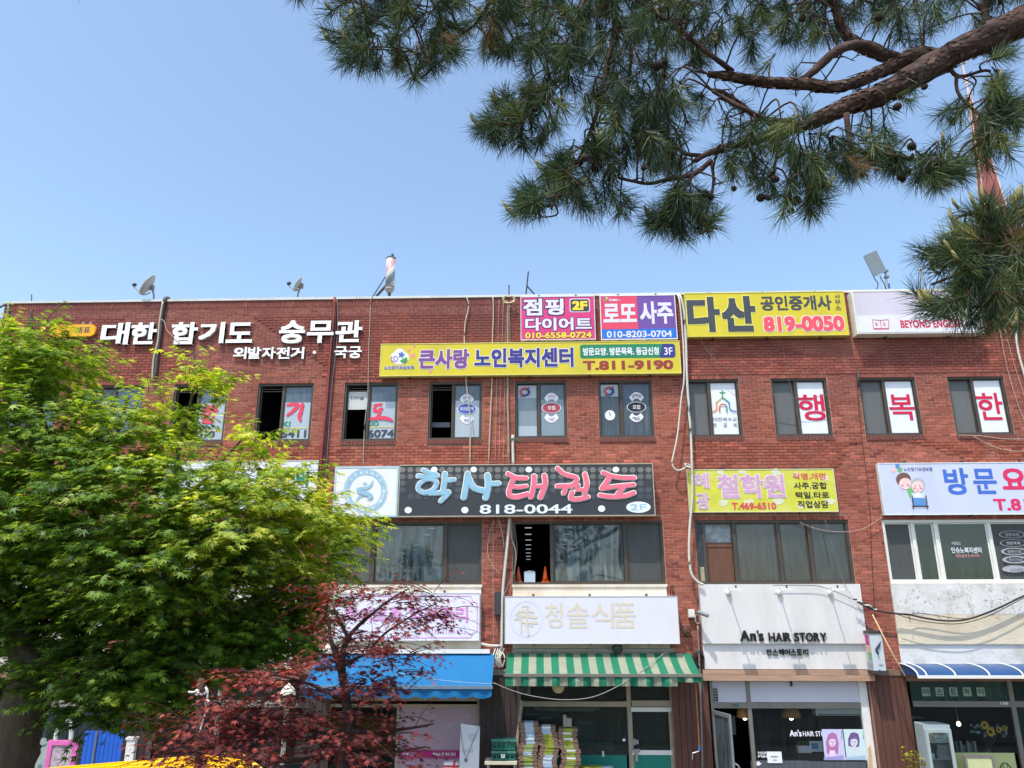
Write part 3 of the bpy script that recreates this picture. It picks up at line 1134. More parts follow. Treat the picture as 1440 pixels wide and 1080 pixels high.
curtain(xs4[2], xs4[2] + 0.95, Z2B, Z2T - 0.1, WALL + 0.4, M('brown_curtain', (110, 74, 58), 0.9, 0.3, 4, stretch=(9, 9, 0.3)), w4, 0.04)
curtain(xs4[3] - 0.08, xs4[3] + 0.12, Z2B + .05, Z2T - 0.1, WALL + 0.3, M('blue_drape', (90, 110, 190), 0.8, 0.5, 5, stretch=(9, 9, 0.3)), w4, 0.02)
mb = MB()
for k in range(14):
    zz = Z2B + 0.25 + k * 0.085
    mb.box(xs5[3] - 0.42, xs5[3] - 0.06, WALL + 0.3, WALL + 0.32, zz, zz + 0.06)
mb.build('blind', M('grey_blind', (110, 116, 100), 0.7, 0.1), w5)
mb = MB()
text(mb, '사랑영인', (1338, 1350.5, 761.5, 766), WY - 0.008, 0.01, 0)
text(mb, '인슈노복지센터', (1337.5, 1380, 769.5, 778), WY - 0.008, 0.02, 0, outline=(0.03, 1))
text(mb, '032)811-9190', (1344.5, 1377.5, 780, 784.7), WY - 0.008, 0.02, 2, outline=(0.03, 0))
mb.build('lettering', [white_ink, black_ink, M('brick_ink', (170, 60, 50))], w5)
mb = MB()
for k, (cy, f_) in enumerate(((751.5, .9), (763.5, .92), (775.5, .8), (787, .7), (801, 0.0))):
    ellipse(mb, 1423 + k * 1.6, cy, 18.5, 5.2, WY - 0.018, 0, 28, 0, 360, f_ if f_ else None) if f_ else ellipse(mb, 1427, 800, 18, 5, WY - 0.018, 0)
    text(mb, ('방문요양', '방문목욕', '방문간호', '주야간보호', '노인상담')[k], (1414 + k * 1.6, 1433 + k * 1.6, cy - 2, cy + 2.6), WY - 0.022, 0.01, 1 if k == 4 else 0)
mb.build('sticker', [M('faded_white', (168, 168, 176)), M('faded_grey', (120, 118, 130))], w5)

# ------------------------------------------------------------------ signs
alu = M('sign_edge', (196, 192, 182), 0.45, 0.06, 6)
dark_metal = M('dark_metal', (60, 60, 62), 0.5, 0.15, 8)
steel = M('steel', (170, 172, 172), 0.35, 0.1, 8, metal=0.6)


def sign(name, label, px, d, face, edge=None, group=None, cat='sign', fw=0.018, brackets=True):
    """Box sign fixed to the wall: cabinet, face panel, edge frame, brackets. Returns (thing, plane for lettering)."""
    y = WALL - d
    x0, x1, z0, z1 = rect(*px, y)
    t = thing(name, label, cat, ((x0 + x1) / 2, WALL - 0.02, z0), group)
    mb = MB()
    mb.box(x0 + 0.003, x1 - 0.003, y + 0.012, WALL - 0.03, z0 + 0.003, z1 - 0.003)
    mb.build('cabinet', edge or alu, t)
    mb = MB()
    mb.box(x0 + fw, x1 - fw, y + 0.002, y + 0.0115, z0 + fw, z1 - fw)
    mb.build('face_panel', face, t)
    mb = MB()
    mb.frame(x0, x1, z0, z1, y - 0.006, y + 0.011, fw)
    mb.build('edge_frame', edge or alu, t)
    if brackets:
        mb = MB()
        n = max(2, int((x1 - x0) / 1.2))
        for k in range(n):
            x = x0 + (x1 - x0) * (k + 0.5) / n
            mb.box(x - 0.02, x + 0.02, WALL - min(d, 0.12), WALL - 0.012, z1 + 0.0005, z1 + 0.05)
            mb.box(x - 0.02, x + 0.02, WALL - min(d, 0.12), WALL - 0.012, z0 - 0.03, z0 - 0.0005)
        mb.build('bracket', dark_metal, t)
    return t, y - 0.0015, (x0, x1, z0, z1)


def letters(t, mats, fn, name='lettering'):
    q = MB()
    fn(q)
    return q.build(name, mats, t)


lav_white = M('lavender_white', (222, 218, 236), 0.5, 0.03)
# two tier letters of the martial arts hall: each letter a raised solid piece
let_w = M('white_letter', (244, 244, 242), 0.45, 0.03)
ch_t = thing('channel_letter_sign', 'big white raised letters 대한 합기도 숭무관 along the brick parapet', 'sign', at(325, 484, WALL))
CH = [('대', 142, 181.5, 453.5, 484.5), ('한', 183.5, 220, 453.5, 484), ('합', 240.5, 277.5, 453, 484), ('기', 279.5, 315.5, 453, 482.5), ('도', 318.5, 355.5, 453.5, 482), ('숭', 392.5, 429, 450.5, 482.5), ('무', 431.7, 469, 451, 482), ('관', 472, 509.3, 450.5, 481)]
for c, l, r, tp, bt in CH:
    mb = MB()
    text(mb, c, (l, r, tp, bt), WALL - 0.10, 0.03, depth=0.075)
    mb.build('letter', let_w, ch_t)
ch2 = thing('channel_letter_sign', 'small white raised letters 외발자전거 · 국궁 below the big white ones', 'sign', at(420, 504, WALL))
x = 328.0
for c in '외발자전거':
    mb = MB()
    text(mb, c, (x, x + 18.8, 488, 504.5), WALL - 0.075, 0.026, depth=0.055)
    mb.build('letter', let_w, ch2)
    x += 20.2
mb = MB()
c = at(442, 495.5, WALL - 0.07)
mb.lathe([(0.04, 0), (0.04, 0.05)], (c.x, c.y, c.z), 12, axis=(0, 1, 0))
mb.build('dot', let_w, ch2)
for c, x in (('국', 470), ('궁', 490)):
    mb = MB()
    text(mb, c, (x, x + 18.4, 487, 503.5), WALL - 0.075, 0.026, depth=0.055)
    mb.build('letter', let_w, ch2)

# orange plaque
y = WALL - 0.09
x0, x1, z0, z1 = rect(70, 134, 456.5, 472.8, y)
t = thing('plaque', 'small orange rounded plaque reading 대표 left of the white letters', 'sign', ((x0 + x1) / 2, WALL - 0.02, z0))
r = (z1 - z0) * 0.42
pts = []
for cx, cz, a0 in ((x1 - r, z0 + r, -90), (x1 - r, z1 - r, 0), (x0 + r, z1 - r, 90), (x0 + r, z0 + r, 180)):
    pts += [(cx + r * math.cos(math.radians(a0 + k * 15)), cz + r * math.sin(math.radians(a0 + k * 15))) for k in range(7)]
mb = MB()
mb.prism(pts, y, WALL - 0.02)
mb.build('plaque_body', M('orange_sign', (242, 172, 20), 0.45, 0.04), t)
letters(t, dark_ink, lambda q: text(q, '대표', (106.5, 127, 459.5, 468.5), y - 0.003, 0.02))
mb = MB()
for px in (118, 128):
    p = at(px, 455.5, WALL - 0.05)
    mb.box(p.x - 0.03, p.x + 0.03, WALL - 0.08, WALL - 0.021, p.z - 0.02, p.z + 0.03)
mb.build('bracket', concrete, t)

# magenta diet sign
t, y, _ = sign('sign_board', 'magenta square sign 점핑 다이어트 with a dark 2F tag', (732, 837, 416.6, 478), 0.14, M('magenta_sign', (214, 56, 122), 0.45, 0.06, 3, dirt=(196, 84, 130), dscale=2, damt=0.5), M('pale_edge', (214, 206, 214), 0.4))
dk = M('plum_ink', (70, 34, 92))
ylw = M('yellow_letter', (240, 210, 60))
letters(t, [lav_white, dk], lambda q: (text(q, '점', (735.7, 762.4, 420.2, 443.8), y, 0.035, 0, (0.045, 1)), text(q, '핑', (766.8, 792.7, 420, 443), y, 0.035, 0, (0.045, 1)), text(q, '다이어트', (738.6, 832.4, 446.7, 465), y, 0.035, 0, (0.04, 1))))
letters(t, [ylw, dk], lambda q: text(q, '010-6558-0724', (738.6, 832, 467.2, 475.6), y, 0.03, 0, (0.03, 1)))
mb = MB()
x0, x1, z0, z1 = rect(801, 829.5, 419.8, 439, y)
r = 0.05
rp = lambda x0, x1, z0, z1, r: [(cx + r * math.cos(math.radians(a0 + k * 22.5)), cz + r * math.sin(math.radians(a0 + k * 22.5))) for cx, cz, a0 in ((x1 - r, z0 + r, -90), (x1 - r, z1 - r, 0), (x0 + r, z1 - r, 90), (x0 + r, z0 + r, 180)) for k in range(5)]
mb.poly([(a, y, b) for a, b in rp(x0, x1, z0, z1, r)], 1)
mb.poly([(a, y - .002, b) for a, b in rp(x0 + .02, x1 - .02, z0 + .02, z1 - .02, r)], 0)
text(mb, '2F', (804.4, 826, 423.2, 436), y - .004, 0.05, 2)
mb.build('floor_tag', [M('charcoal_ink', (56, 58, 66)), lav_white, ylw], t)

# lotto sign
t, y, (x0, x1, z0, z1) = sign('sign_board', 'red and violet sign 로또 사주 with a blue phone strip', (844.3, 951, 415, 477.3), 0.14, M('violet_sign', (112, 76, 156), 0.45, 0.07, 3), M('white_edge', (230, 230, 236), 0.4))
xm = at(896.6, 438, y).x
zs = at(897, 462.5, y).z
mb = MB()
mb.poly([(x0 + .02, y, zs), (xm, y, zs), (xm, y, z1 - .02), (x0 + .02, y, z1 - .02)])
mb.poly([(x0 + .02, y, z0 + .035), (x1 - .02, y, z0 + .035), (x1 - .02, y, zs - .001), (x0 + .02, y, zs - .001)], 1)
mb.build('printed_field', [M('coral_sign', (220, 68, 98)), M('blue_strip', (22, 112, 206))], t)
y -= 0.002
letters(t, [lav_white, M('sign_shade_ink', (120, 44, 80))], lambda q: (text(q, '로또', (848.3, 895, 427, 453.2), y, 0.035, 0), text(q, '사주', (900, 946.6, 423.7, 455.5), y, 0.035, 0), text(q, '010-8203-0704', (853.2, 945, 465, 474.3), y, 0.02, 0), text(q, 'Lotto', (856.5, 868, 419.3, 423.4), y, 0.04, 0), text(q, '복권', (868.5, 873, 420.9, 423.2), y, 0.0, 0)))
mb = MB()
for k, c in enumerate(range(5)):
    ellipse(mb, 851, 420.2, 3.6, 3.4, y - .0005 * k, k, 10, k * 72, k * 72 + 72, 0.35)
mb.build('emblem', [M('ball_a', (240, 200, 60)), M('ball_b', (60, 120, 200)), M('ball_c', (230, 80, 70)), M('ball_d', (150, 150, 156)), M('ball_e', (60, 170, 90))], t)

# long yellow care centre sign
yel = M('yellow_sign', (212, 194, 46), 0.42, 0.07, 2, dirt=(186, 172, 70), dscale=1.2, damt=0.55, stretch=(1, 1, 0.5))
t, y, _ = sign('sign_board', 'long yellow sign 큰사랑 노인복지센터 with a green strip and phone number', (534.6, 957, 481.2, 527.2), 0.19, yel, M('yellow_edge', (214, 204, 120), 0.4))
pur = M('purple_letter', (124, 74, 138))
letters(t, [pur, white_ink], lambda q: text(q, '큰사랑', (588.7, 660, 491, 518.6), y, 0.04, 0, (0.03, 1)))
letters(t, [navy_ink, white_ink], lambda q: text(q, '노인복지센터', (667, 806.5, 489.3, 516.6), y, 0.04, 0, (0.03, 1)))
letters(t, M('brown_red_letter', (150, 56, 50)), lambda q: text(q, 'T.811-9190', (819.6, 946.8, 506.8, 519.8), y, 0.04))
mb = MB()
x0, x1, z0, z1 = rect(815.7, 949.6, 484, 503.3, y)
xs_ = at(929.5, 493, y).x
grn = M('green_strip', (22, 128, 88))
mb.poly([(a, y, b) for a, b in rp(x0, x1, z0, z1, 0.06)])
mb.poly([(xs_ - .04, y - .002, z0), (x1 - .05, y - .002, z0), (x1, y - .002, z0 + .06), (x1, y - .002, z1 - .06), (x1 - .05, y - .002, z1), (xs_ + .04, y - .002, z1)], 1)
text(mb, '방문요양. 방문목욕. 등급신청', (820, 926.4, 488.4, 499.6), y - .004, 0.03, 2)
text(mb, '3F', (933.8, 945.8, 488.5, 499), y - .004, 0.01, 2)
mb.build('printed_strip', [grn, navy_ink, white_ink], t)
mb = MB()
ellipse(mb, 562, 503, 13, 9.5, y, 0)
ellipse(mb, 562, 499, 8, 9, y - .0008, 0)
strokes(mb, [([(555, 506), (553, 503), (556, 501), (559, 503), (558, 507), (553, 508), (550, 505), (551, 501)], 1.2)], y - .002, 1)
ppoly(mb, [(564.5 + 5.6 * (1 if k % 2 == 0 else 0.45) * math.sin(math.pi * k / 5 + .2), 498.5 - 5.2 * (1 if k % 2 == 0 else 0.45) * math.cos(math.pi * k / 5 + .2)) for k in range(10)], y - .012, 2)
ellipse(mb, 567.5, 505, 5.4, 5.2, y - .010, 3, 16, 200, 395)
mb.build('emblem', [white_ink, M('violet_ink', (170, 110, 180)), M('star_blue', (58, 116, 190)), M('leaf_ink', (60, 150, 70))], t)
letters(t, [navy_ink, white_ink], lambda q: text(q, '노인장기요양보험', (540, 582, 514.3, 519.2), y, 0.02, 0, (0.06, 1)))
mb = MB()
for k, (cx, cy, s) in enumerate(((575, 492.5, 2.3), (582.5, 486.8, 2.0), (580, 500, 3.4), (604.5, 522, 2.4))):
    ellipse(mb, cx - s * .45, cy - s * .3, s * .6, s * .6, y - .0005, 0, 12)
    ellipse(mb, cx + s * .45, cy - s * .3, s * .6, s * .6, y - .001, 0, 12)
    ppoly(mb, [(cx - s, cy - s * .1), (cx + s, cy - s * .1), (cx, cy + s * 1.2)], y - .0015)
mb.build('hearts', M('pink_ink', (230, 150, 150)), t)

# estate agent
t, y, _ = sign('sign_board', 'yellow sign 다산 공인중개사 in charcoal with coral phone number', (964.2, 1190.6, 410.8, 472.7), 0.2, yel, M('yellow_edge2', (206, 196, 90), 0.4))
chc = M('charcoal_letter', (64, 70, 78))
letters(t, [chc, M('pale_yellow', (236, 226, 120))], lambda q: (text(q, '다', (966.3, 1012.5, 417.5, 467), y, 0.05, 0, (0.02, 1)), text(q, '산', (1014.5, 1063, 416.4, 466.6), y, 0.05, 0, (0.02, 1))))
letters(t, chc, lambda q: (text(q, '공인중개사', (1069.4, 1169.3, 415.6, 436.4), y, 0.03), text(q, '사', (1173.4, 1181.5, 413.6, 420), y, 0.015), text(q, '무', (1174, 1182.3, 421.5, 428.4), y, 0.015), text(q, '소', (1174.6, 1183, 429.8, 436), y, 0.015)))
letters(t, [M('coral_letter', (234, 84, 96)), white_ink], lambda q: text(q, '819-0050', (1073.6, 1187.3, 444.3, 465.8), y, 0.045, 0, (0.03, 1)))

# english school canopy sign
t, y, (x0, x1, z0, z1) = sign('sign_box', 'deep pale lavender box sign BEYOND ENGLISH behind the pine twigs', (1201.2, 1379, 407.8, 468.8), 0.30, M('lavender_face', (206, 198, 212), 0.5, 0.05, 2, dirt=(190, 180, 184), dscale=1.2, damt=0.5, stretch=(1.5, 1, .4)), M('ivory_edge', (228, 222, 208), 0.5), fw=0.03)
zm = at(1290, 443.5, y).z
mb = MB()
mb.box(x0 + .035, x1 - .035, y - 0.012, y + 0.001, z0 + .03, zm)
mb.build('lower_panel', M('lower_face', (222, 220, 228), 0.5, 0.04), t)
y -= 0.014
letters(t, crimson, lambda q: text(q, 'BEYOND ENGLISH', (1266.3, 1353.5, 449.8, 460.8), y, 0.03))
mb = MB()
for q_ in ([(1227, 449.5), (1238, 450.6), (1249, 449.2)], [(1227, 449.5), (1228.5, 461.6), (1239.6, 462), (1250.2, 461), (1249, 449.2)], [(1238, 450.6), (1239.5, 461.4)], [(1229, 463), (1250, 462.6)]):
    strokes(mb, [(p_, 0.8) for p_ in [q_]], y - 0.001, 0) if len(q_) == 2 else [strokes(mb, [([q_[i], q_[i + 1]], 0.8)], y - 0.001 - i * 0.001, 0) for i in range(len(q_) - 1)]
text(mb, 'B', (1231.3, 1234, 453.5, 458), y, 0.02)
text(mb, 'E', (1242.4, 1245, 453.5, 458), y, 0.02)
mb.build('emblem', crimson, t)

# university emblem panel
y0_ = (0.30)
t, y, _ = sign('emblem_sign', 'white square panel with a blue university roundel', (469.3, 559.6, 655.8, 726.8), 0.3, M('emblem_white', (226, 226, 230), 0.5, 0.03), M('pale_blue_edge', (178, 206, 214), 0.45), fw=0.04)
bl2 = M('roundel_blue', (146, 186, 202))
mb = MB()
cx, cy = 514, 690.5
ellipse(mb, cx, cy, 31, 31.5, y, 0, 48, 0, 360, 0.97)
ellipse(mb, cx, cy, 29.2, 29.7, y, 0, 48, 0, 360, 0.76)
for word, a0, a1, s in (('한국체육대학교', 142, 38, 1), ('KOREA NATIONAL SPORT UNIVERSITY', 190, 372, -1)):
    n = len(word)
    for j, ch in enumerate(word):
        if ch == ' ':
            continue
        an = math.radians(a0 + (a1 - a0) * j / (n - 1))
        q = MB()
        h = 2.2 if s == 1 else 1.75
        rr = 25.8
        wd = h * 0.95 if s == 1 else h * 0.7
        text(q, ch, (cx - wd, cx + wd, cy - h, cy + h), y - 0.002, 0.02)
        c0 = at(cx, cy, y)
        rot = (an - math.pi / 2) if s == 1 else (an + math.pi / 2)
        tx, tz = math.cos(an) * rr * 0.01616, math.sin(an) * rr * 0.01616
        pts = []
        for (X, Y, Z) in q.v:
            dx, dz = X - c0.x, Z - c0.z
            pts.append((c0.x + tx + dx * math.cos(rot) - dz * math.sin(rot), Y, c0.z + tz + dx * math.sin(rot) + dz * math.cos(rot)))
        mb.add(pts, q.f, 1)
ellipse(mb, 513.5, 680.7, 3.0, 2.5, y, 0, 16)
strokes(mb, [([(525, 675), (522, 682), (516, 686.5), (508, 687), (504.6, 688), (503.8, 690), (507, 692), (515, 694), (521.5, 697.5), (521, 700), (517, 700.6)], [0.8, 4, 4.6, 4, 5, 5.5, 6, 6.4, 6, 4.5, 2])], y - 0.003, 0)
strokes(mb, [([(500.5, 706.5), (503.5, 701), (508, 697.4), (513.5, 696.4), (518, 697.2)], [0.8, 3.2, 4.2, 3.4, 1])], y - 0.001, 0)
mb.build('emblem', [bl2, white_ink], t)

# black taekwondo sign
t, y, _ = sign('sign_board', 'black dotted sign 학사태권도 in blue and pink brush lettering', (560.6, 920, 652.6, 726), 0.3, M('black_sign', (54, 57, 62), 0.5, 0.1, 3), M('tan_edge', (186, 172, 150), 0.5))
mb = MB()
for row in range(5):
    yy_ = 660.7 + row * 9.4
    for k in range(32):
        xx_ = 566 + k * 11.16
        if row >= 1 and random.random() < 0.08 * row:
            continue
        ellipse(mb, xx_, yy_, 4.5, 3.9, y, row, 16)
for xx_ in (610.6, 666, 743.6, 866):
    ellipse(mb, xx_, 660.3, 4.7, 4.0, y - .002, 5, 18)
for xx_, yy_ in ((574, 717.3), (653.7, 717.2), (846, 715.3)):
    ellipse(mb, xx_, yy_, 5.1, 4.6, y - .002, 5, 18)
mb.build('printed_dots', [M('dot_grey%s' % w_, c) for w_, c in (('', (118, 116, 112)), ('_dim', (104, 104, 102)), ('_dimmer', (86, 90, 94)), ('_faint', (76, 82, 88)), ('_fainter', (69, 75, 82)))] + [white_ink], t)
mb = MB()
ellipse(mb, 897.8, 713.2, 17.2, 8, y - .002, 0, 30)
text(mb, '2F', (886.5, 909, 708.8, 717.5), y - .004, 0.01, 1)
text(mb, '818-0044', (674.6, 805, 709.3, 722.2), y - .002, 0.016, 0)
mb.build('lettering', [M('tag_white', (226, 232, 236)), M('tag_blue', (160, 196, 210))], t)
z8 = lambda X, Y: (X / 8 + 560, Y / 8 + 650)
z7 = lambda X, Y: (X / 7.58 + 735, Y / 7.58 + 650)
BLUE = [([(280, 88), (345, 120), (420, 135)], 44), ([(225, 155), (330, 165), (440, 152)], 46), ([(300, 195), (240, 245), (226, 300), (280, 342), (360, 330), (420, 275), (425, 215), (370, 188), (300, 195)], 44), ([(525, 132), (520, 230), (498, 345)], 56), ([(530, 208), (628, 196)], 42), ([(360, 350), (470, 345), (560, 335), (555, 362), (480, 435)], 46),
        ([(782, 130), (765, 240), (738, 395)], 60), ([(790, 170), (845, 280), (960, 322)], 58), ([(1003, 148), (1012, 260), (985, 398)], 62), ([(1020, 246), (1130, 238)], 50)]
PINK8 = [([(1235, 130), (1330, 175), (1440, 180)], 46), ([(1300, 180), (1255, 290), (1250, 370), (1330, 390), (1450, 360)], 50), ([(1290, 275), (1370, 280), (1440, 268)], 40)]
PINK = [([(122, 150), (118, 250), (88, 368)], 50), ([(232, 145), (238, 240), (190, 372)], 52), ([(120, 262), (230, 250)], 34), ([(372, 65), (440, 125), (560, 160), (575, 195), (520, 262)], 44), ([(368, 256), (480, 252), (590, 244)], 44), ([(462, 262), (438, 330)], 46), ([(664, 130), (684, 230), (660, 325)], 50), ([(575, 292), (655, 292)], 34), ([(530, 322), (512, 385), (590, 395), (695, 370)], 44),
        ([(858, 112), (940, 145), (1060, 165), (1190, 165)], 44), ([(930, 150), (890, 220), (845, 278)], 52), ([(850, 282), (960, 262), (1185, 240)], 42), ([(1075, 262), (1010, 350)], 50), ([(825, 352), (950, 368), (1090, 358), (1185, 325)], 44)]
out_ = M('brush_edge', (240, 236, 226))
bm3 = [M('brush_blue', (140, 186, 208)), out_, M('brush_pink', (232, 112, 134))]
for sets, ci in (([(BLUE[:6], z8, 1 / 8)], 0), ([(BLUE[6:], z8, 1 / 8)], 0), ([(PINK8, z8, 1 / 8), (PINK[:3], z7, 1 / 7.58)], 2), ([(PINK[3:9], z7, 1 / 7.58)], 2), ([(PINK[9:], z7, 1 / 7.58)], 2)):
    mb = MB()
    for n_, (st_, cv_, k_) in enumerate(sets):
        strokes(mb, st_, y - n_ * .005, 1, 1.1, cv=cv_, k=k_, step=0.00008)
        strokes(mb, st_, y - .018 - n_ * .004, ci, 0, cv=cv_, k=k_, step=0.00008)
    mb.build('brush_letter', bm3, t)

# fortune teller
lem = M('lemon_sign', (206, 203, 62), 0.55, 0.07, 4, dirt=(216, 216, 150), dscale=3, damt=0.5)
t, y, _ = sign('sign_board', 'faded lemon yellow sign 철학원 with worn mauve lettering', (967.6, 1175.6, 659.6, 720.3), 0.13, lem, M('faded_edge', (206, 206, 170), 0.5))
mb = MB()
for px, py, s in ((1013, 664, 7), (1043, 664, 6), (1090, 664, 8), (1018, 707, 8), (1053, 706, 8), (1094, 705, 9), (1120, 668, 6), (1160, 672, 7), (1168, 705, 8), (1126, 713, 5), (975, 672, 6)):
    n = 14
    ppoly(mb, [(px + s * random.uniform(.55, 1.1) * math.cos(2 * math.pi * k / n), py + s * random.uniform(.4, .75) * math.sin(2 * math.pi * k / n)) for k in range(n)], y)
mb.build('worn_patch', M('worn_white', (214, 214, 180), 0.6, 0.08, 10), t)
mau = M('mauve_letter', (206, 160, 190))
letters(t, [mau, M('mauve_edge', (228, 218, 214))], lambda q: (text(q, '혜', (976, 996.5, 665, 687), y - .002, 0.015, 0, (0.025, 1)), text(q, '광', (979, 998, 693, 716.5), y - .002, 0.015, 0, (0.025, 1)), text(q, '철학원', (1009.3, 1103.5, 667.2, 700.3), y - .002, 0.028, 0, (0.03, 1))))
redl = M('red_letter', (214, 70, 90))
letters(t, redl, lambda q: (text(q, 'T.469-6510', (1029, 1091.4, 706.8, 716.3), y - .002, 0.03), text(q, '작명.개명', (1114.6, 1161, 665.2, 674.6), y - .002, 0.015)))
letters(t, black_ink, lambda q: (text(q, '사주.궁합', (1116.2, 1162.8, 678, 687.7), y - .002, 0.02), text(q, '택일.타로', (1118.8, 1166, 691.5, 701), y - .002, 0.02), text(q, '직업상담', (1122, 1165.3, 704, 714.3), y - .002, 0.02)))

# home care sign at the right edge
t, y, _ = sign('sign_board', 'white sign 방문요양 with a cartoon carer and wheelchair at the right', (1239, 1569, 650, 723.6), 0.15, M('bluish_white_sign', (200, 206, 230), 0.45, 0.04, 2, dirt=(186, 188, 200), dscale=1.2, damt=0.5, stretch=(1.5, 1, .4)), M('white_edge2', (224, 226, 228), 0.4))
bigb = M('big_blue', (66, 108, 196))
letters(t, bigb, lambda q: (text(q, '방', (1328, 1362.5, 658, 695.7), y, 0.026), text(q, '문', (1368.6, 1401.5, 659, 694.7), y, 0.026)))
letters(t, M('big_red', (218, 46, 96)), lambda q: (text(q, '요', (1408, 1443.5, 658.5, 688.5), y, 0.03), text(q, '양', (1449, 1484, 657.5, 694), y, 0.03), text(q, 'T.811-9190', (1397.3, 1531, 701, 717.7), y, 0.03)))
letters(t, navy_ink, lambda q: text(q, '노인장기요양보험', (1270.8, 1311, 657.2, 662.6), y, 0.01))
skin, hair_b, hair_g = M('cartoon_skin', (240, 206, 200)), M('cartoon_brown', (120, 84, 76)), M('cartoon_grey', (178, 182, 186))
mb = MB()
ellipse(mb, 1257, 661, 3.6, 3.2, y, 4, 14)
ellipse(mb, 1265.5, 660.3, 3.4, 3.6, y - .001, 3, 14)
ellipse(mb, 1262, 655, 3, 3.8, y - .002, 5, 14)
ellipse(mb, 1270.5, 674, 10.5, 9.5, y - .002, 1)            # carer's hair
ellipse(mb, 1273, 680, 8.6, 8.0, y - .004, 0)               # carer's face
ppoly(mb, [(1275, 688), (1283, 686), (1286, 700), (1280, 701)], y - .003, 3)
ellipse(mb, 1290.5, 681, 9.6, 9.6, y - .005, 2)             # grey hair
ellipse(mb, 1290.5, 684.5, 8.4, 8.2, y - .007, 0)
ppoly(mb, [(1282, 693), (1299.5, 693), (1301, 703), (1281, 703)], y - .006, 6)
ellipse(mb, 1291, 697, 4.8, 4.5, y - .008, 7)
ppoly(mb, [(1283.5, 700), (1301, 700), (1303, 711), (1284, 711)], y - .010, 5)
for px in (1282.5, 1302):
    strokes(mb, [([(px, 697), (px + 1.2, 706), (px + 2, 715)], 1.4)], y - .011, 8)
strokes(mb, [([(1283, 712), (1306, 712)], 1.2)], y - .0125, 8)
for px, py in ((1269, 682.5), (1277, 682), (1286, 686.5), (1295, 686.5)):
    ellipse(mb, px, py, 1.8, 1.3, y - .010, 9, 10)
for px in (1287.5, 1293.5):
    ellipse(mb, px, 683, .8, .6, y - .011, 8, 8)
ellipse(mb, 1290.6, 690, 1.1, 1.4, y - .011, 9, 8)
mb.build('cartoon_print', [skin, hair_b, hair_g, M('cartoon_green', (110, 180, 110)), M('cartoon_pink', (232, 190, 190)), M('cartoon_blue', (92, 142, 200)), M('cartoon_pale', (196, 216, 226)), M('cartoon_white', (236, 228, 222)), black_ink, M('cartoon_rose', (230, 130, 140))], t)

# sign behind the maple
t, y, _ = sign('sign_board', 'white sign with green lettering half hidden by the maple leaves', (226, 445.5, 648, 718), 0.14, M('white_sign_left', (222, 222, 232), 0.5, 0.03))
letters(t, M('sign_green', (26, 132, 110)), lambda q: (text(q, '덕', (416.5, 434, 661.5, 685), y, 0.05), text(q, '순', (405, 424, 706, 714), y, 0.03)))

# skin care sign
t, y, (x0, x1, z0, z1) = sign('sign_board', 'white sign with pink border 피부관리 behind the red maple twigs', (470, 674.6, 833.6, 901.2), 0.2, M('care_white', (228, 224, 240), 0.5, 0.03), M('care_edge', (206, 206, 206), 0.5))
pk = M('orchid_ink', (222, 150, 206))
mb = MB()
B = [(482, 839), (662, 838.5), (662, 839), (665.5, 846), (671, 848), (671, 888), (665, 890), (661.5, 896.5), (482, 896.5)]
for i in range(len(B) - 1):
    strokes(mb, [([B[i], B[i + 1]], 0.9)], y - i * .0008, 0)
mb.build('border', pk, t)
letters(t, [pk, M('orchid_edge', (240, 232, 244))], lambda q: (text(q, '화이트존', (484, 566, 853.5, 875), y, 0.03, 0, (0.03, 1)), text(q, '피부관리', (574, 658.3, 853, 875), y, 0.03, 0, (0.03, 1))))
letters(t, M('mauve_ink', (196, 160, 196)), lambda q: text(q, 'T.032.816.1352', (597, 655.3, 885, 891.6), y, 0.0))

# faded food shop sign
fad = M('faded_sign', (220, 218, 232), 0.5, 0.03, 2, dirt=(222, 208, 176), dscale=0.7, damt=0.5)
t, y, _ = sign('sign_box', 'big faded white sign 청솔식품 with a pale pine tree emblem', (709.6, 954.4, 838.3, 905.6), 0.36, fad, M('grey_white_edge', (196, 194, 190), 0.5), fw=0.012)
tan = M('faded_tan', (216, 204, 184), 0.5, 0.04)
for i_, c in enumerate('청솔식품'):
    l = (766.4, 796.3, 831.6, 862.5)[i_]
    r_ = (791.2, 828, 863.5, 894.5)[i_]
    letters(t, tan, lambda q: text(q, c, (l, r_, 848, 883.3), y, 0.010))
mb = MB()
ellipse(mb, 740.3, 871, 22.5, 25.3, y, 0, 40, 0, 360, 0.975)
for X, Y, wd in ((739, 853, 6), (736, 860, 9), (745, 861, 8), (733, 867, 8), (749, 868, 9), (728, 871, 7), (740, 866, 8), (751, 876, 8), (738, 876, 8), (729, 864, 6), (744, 880, 6)):
    ppoly(mb, [(X + wd * random.uniform(.7, 1) * math.cos(k * .52), Y + wd * .34 * random.uniform(.6, 1.2) * math.sin(k * .52) - (1.5 if k in (3, 4) else 0)) for k in range(12)], y - .001 - X * 2e-6, 1)
strokes(mb, [([(742, 856), (741, 875), (743, 892)], [1.5, 2.2, 3]), ([(733, 868), (733, 890)], 1.6)], y - .004, 1)
mb.build('emblem', [M('faded_ring', (206, 204, 208)), tan], t)

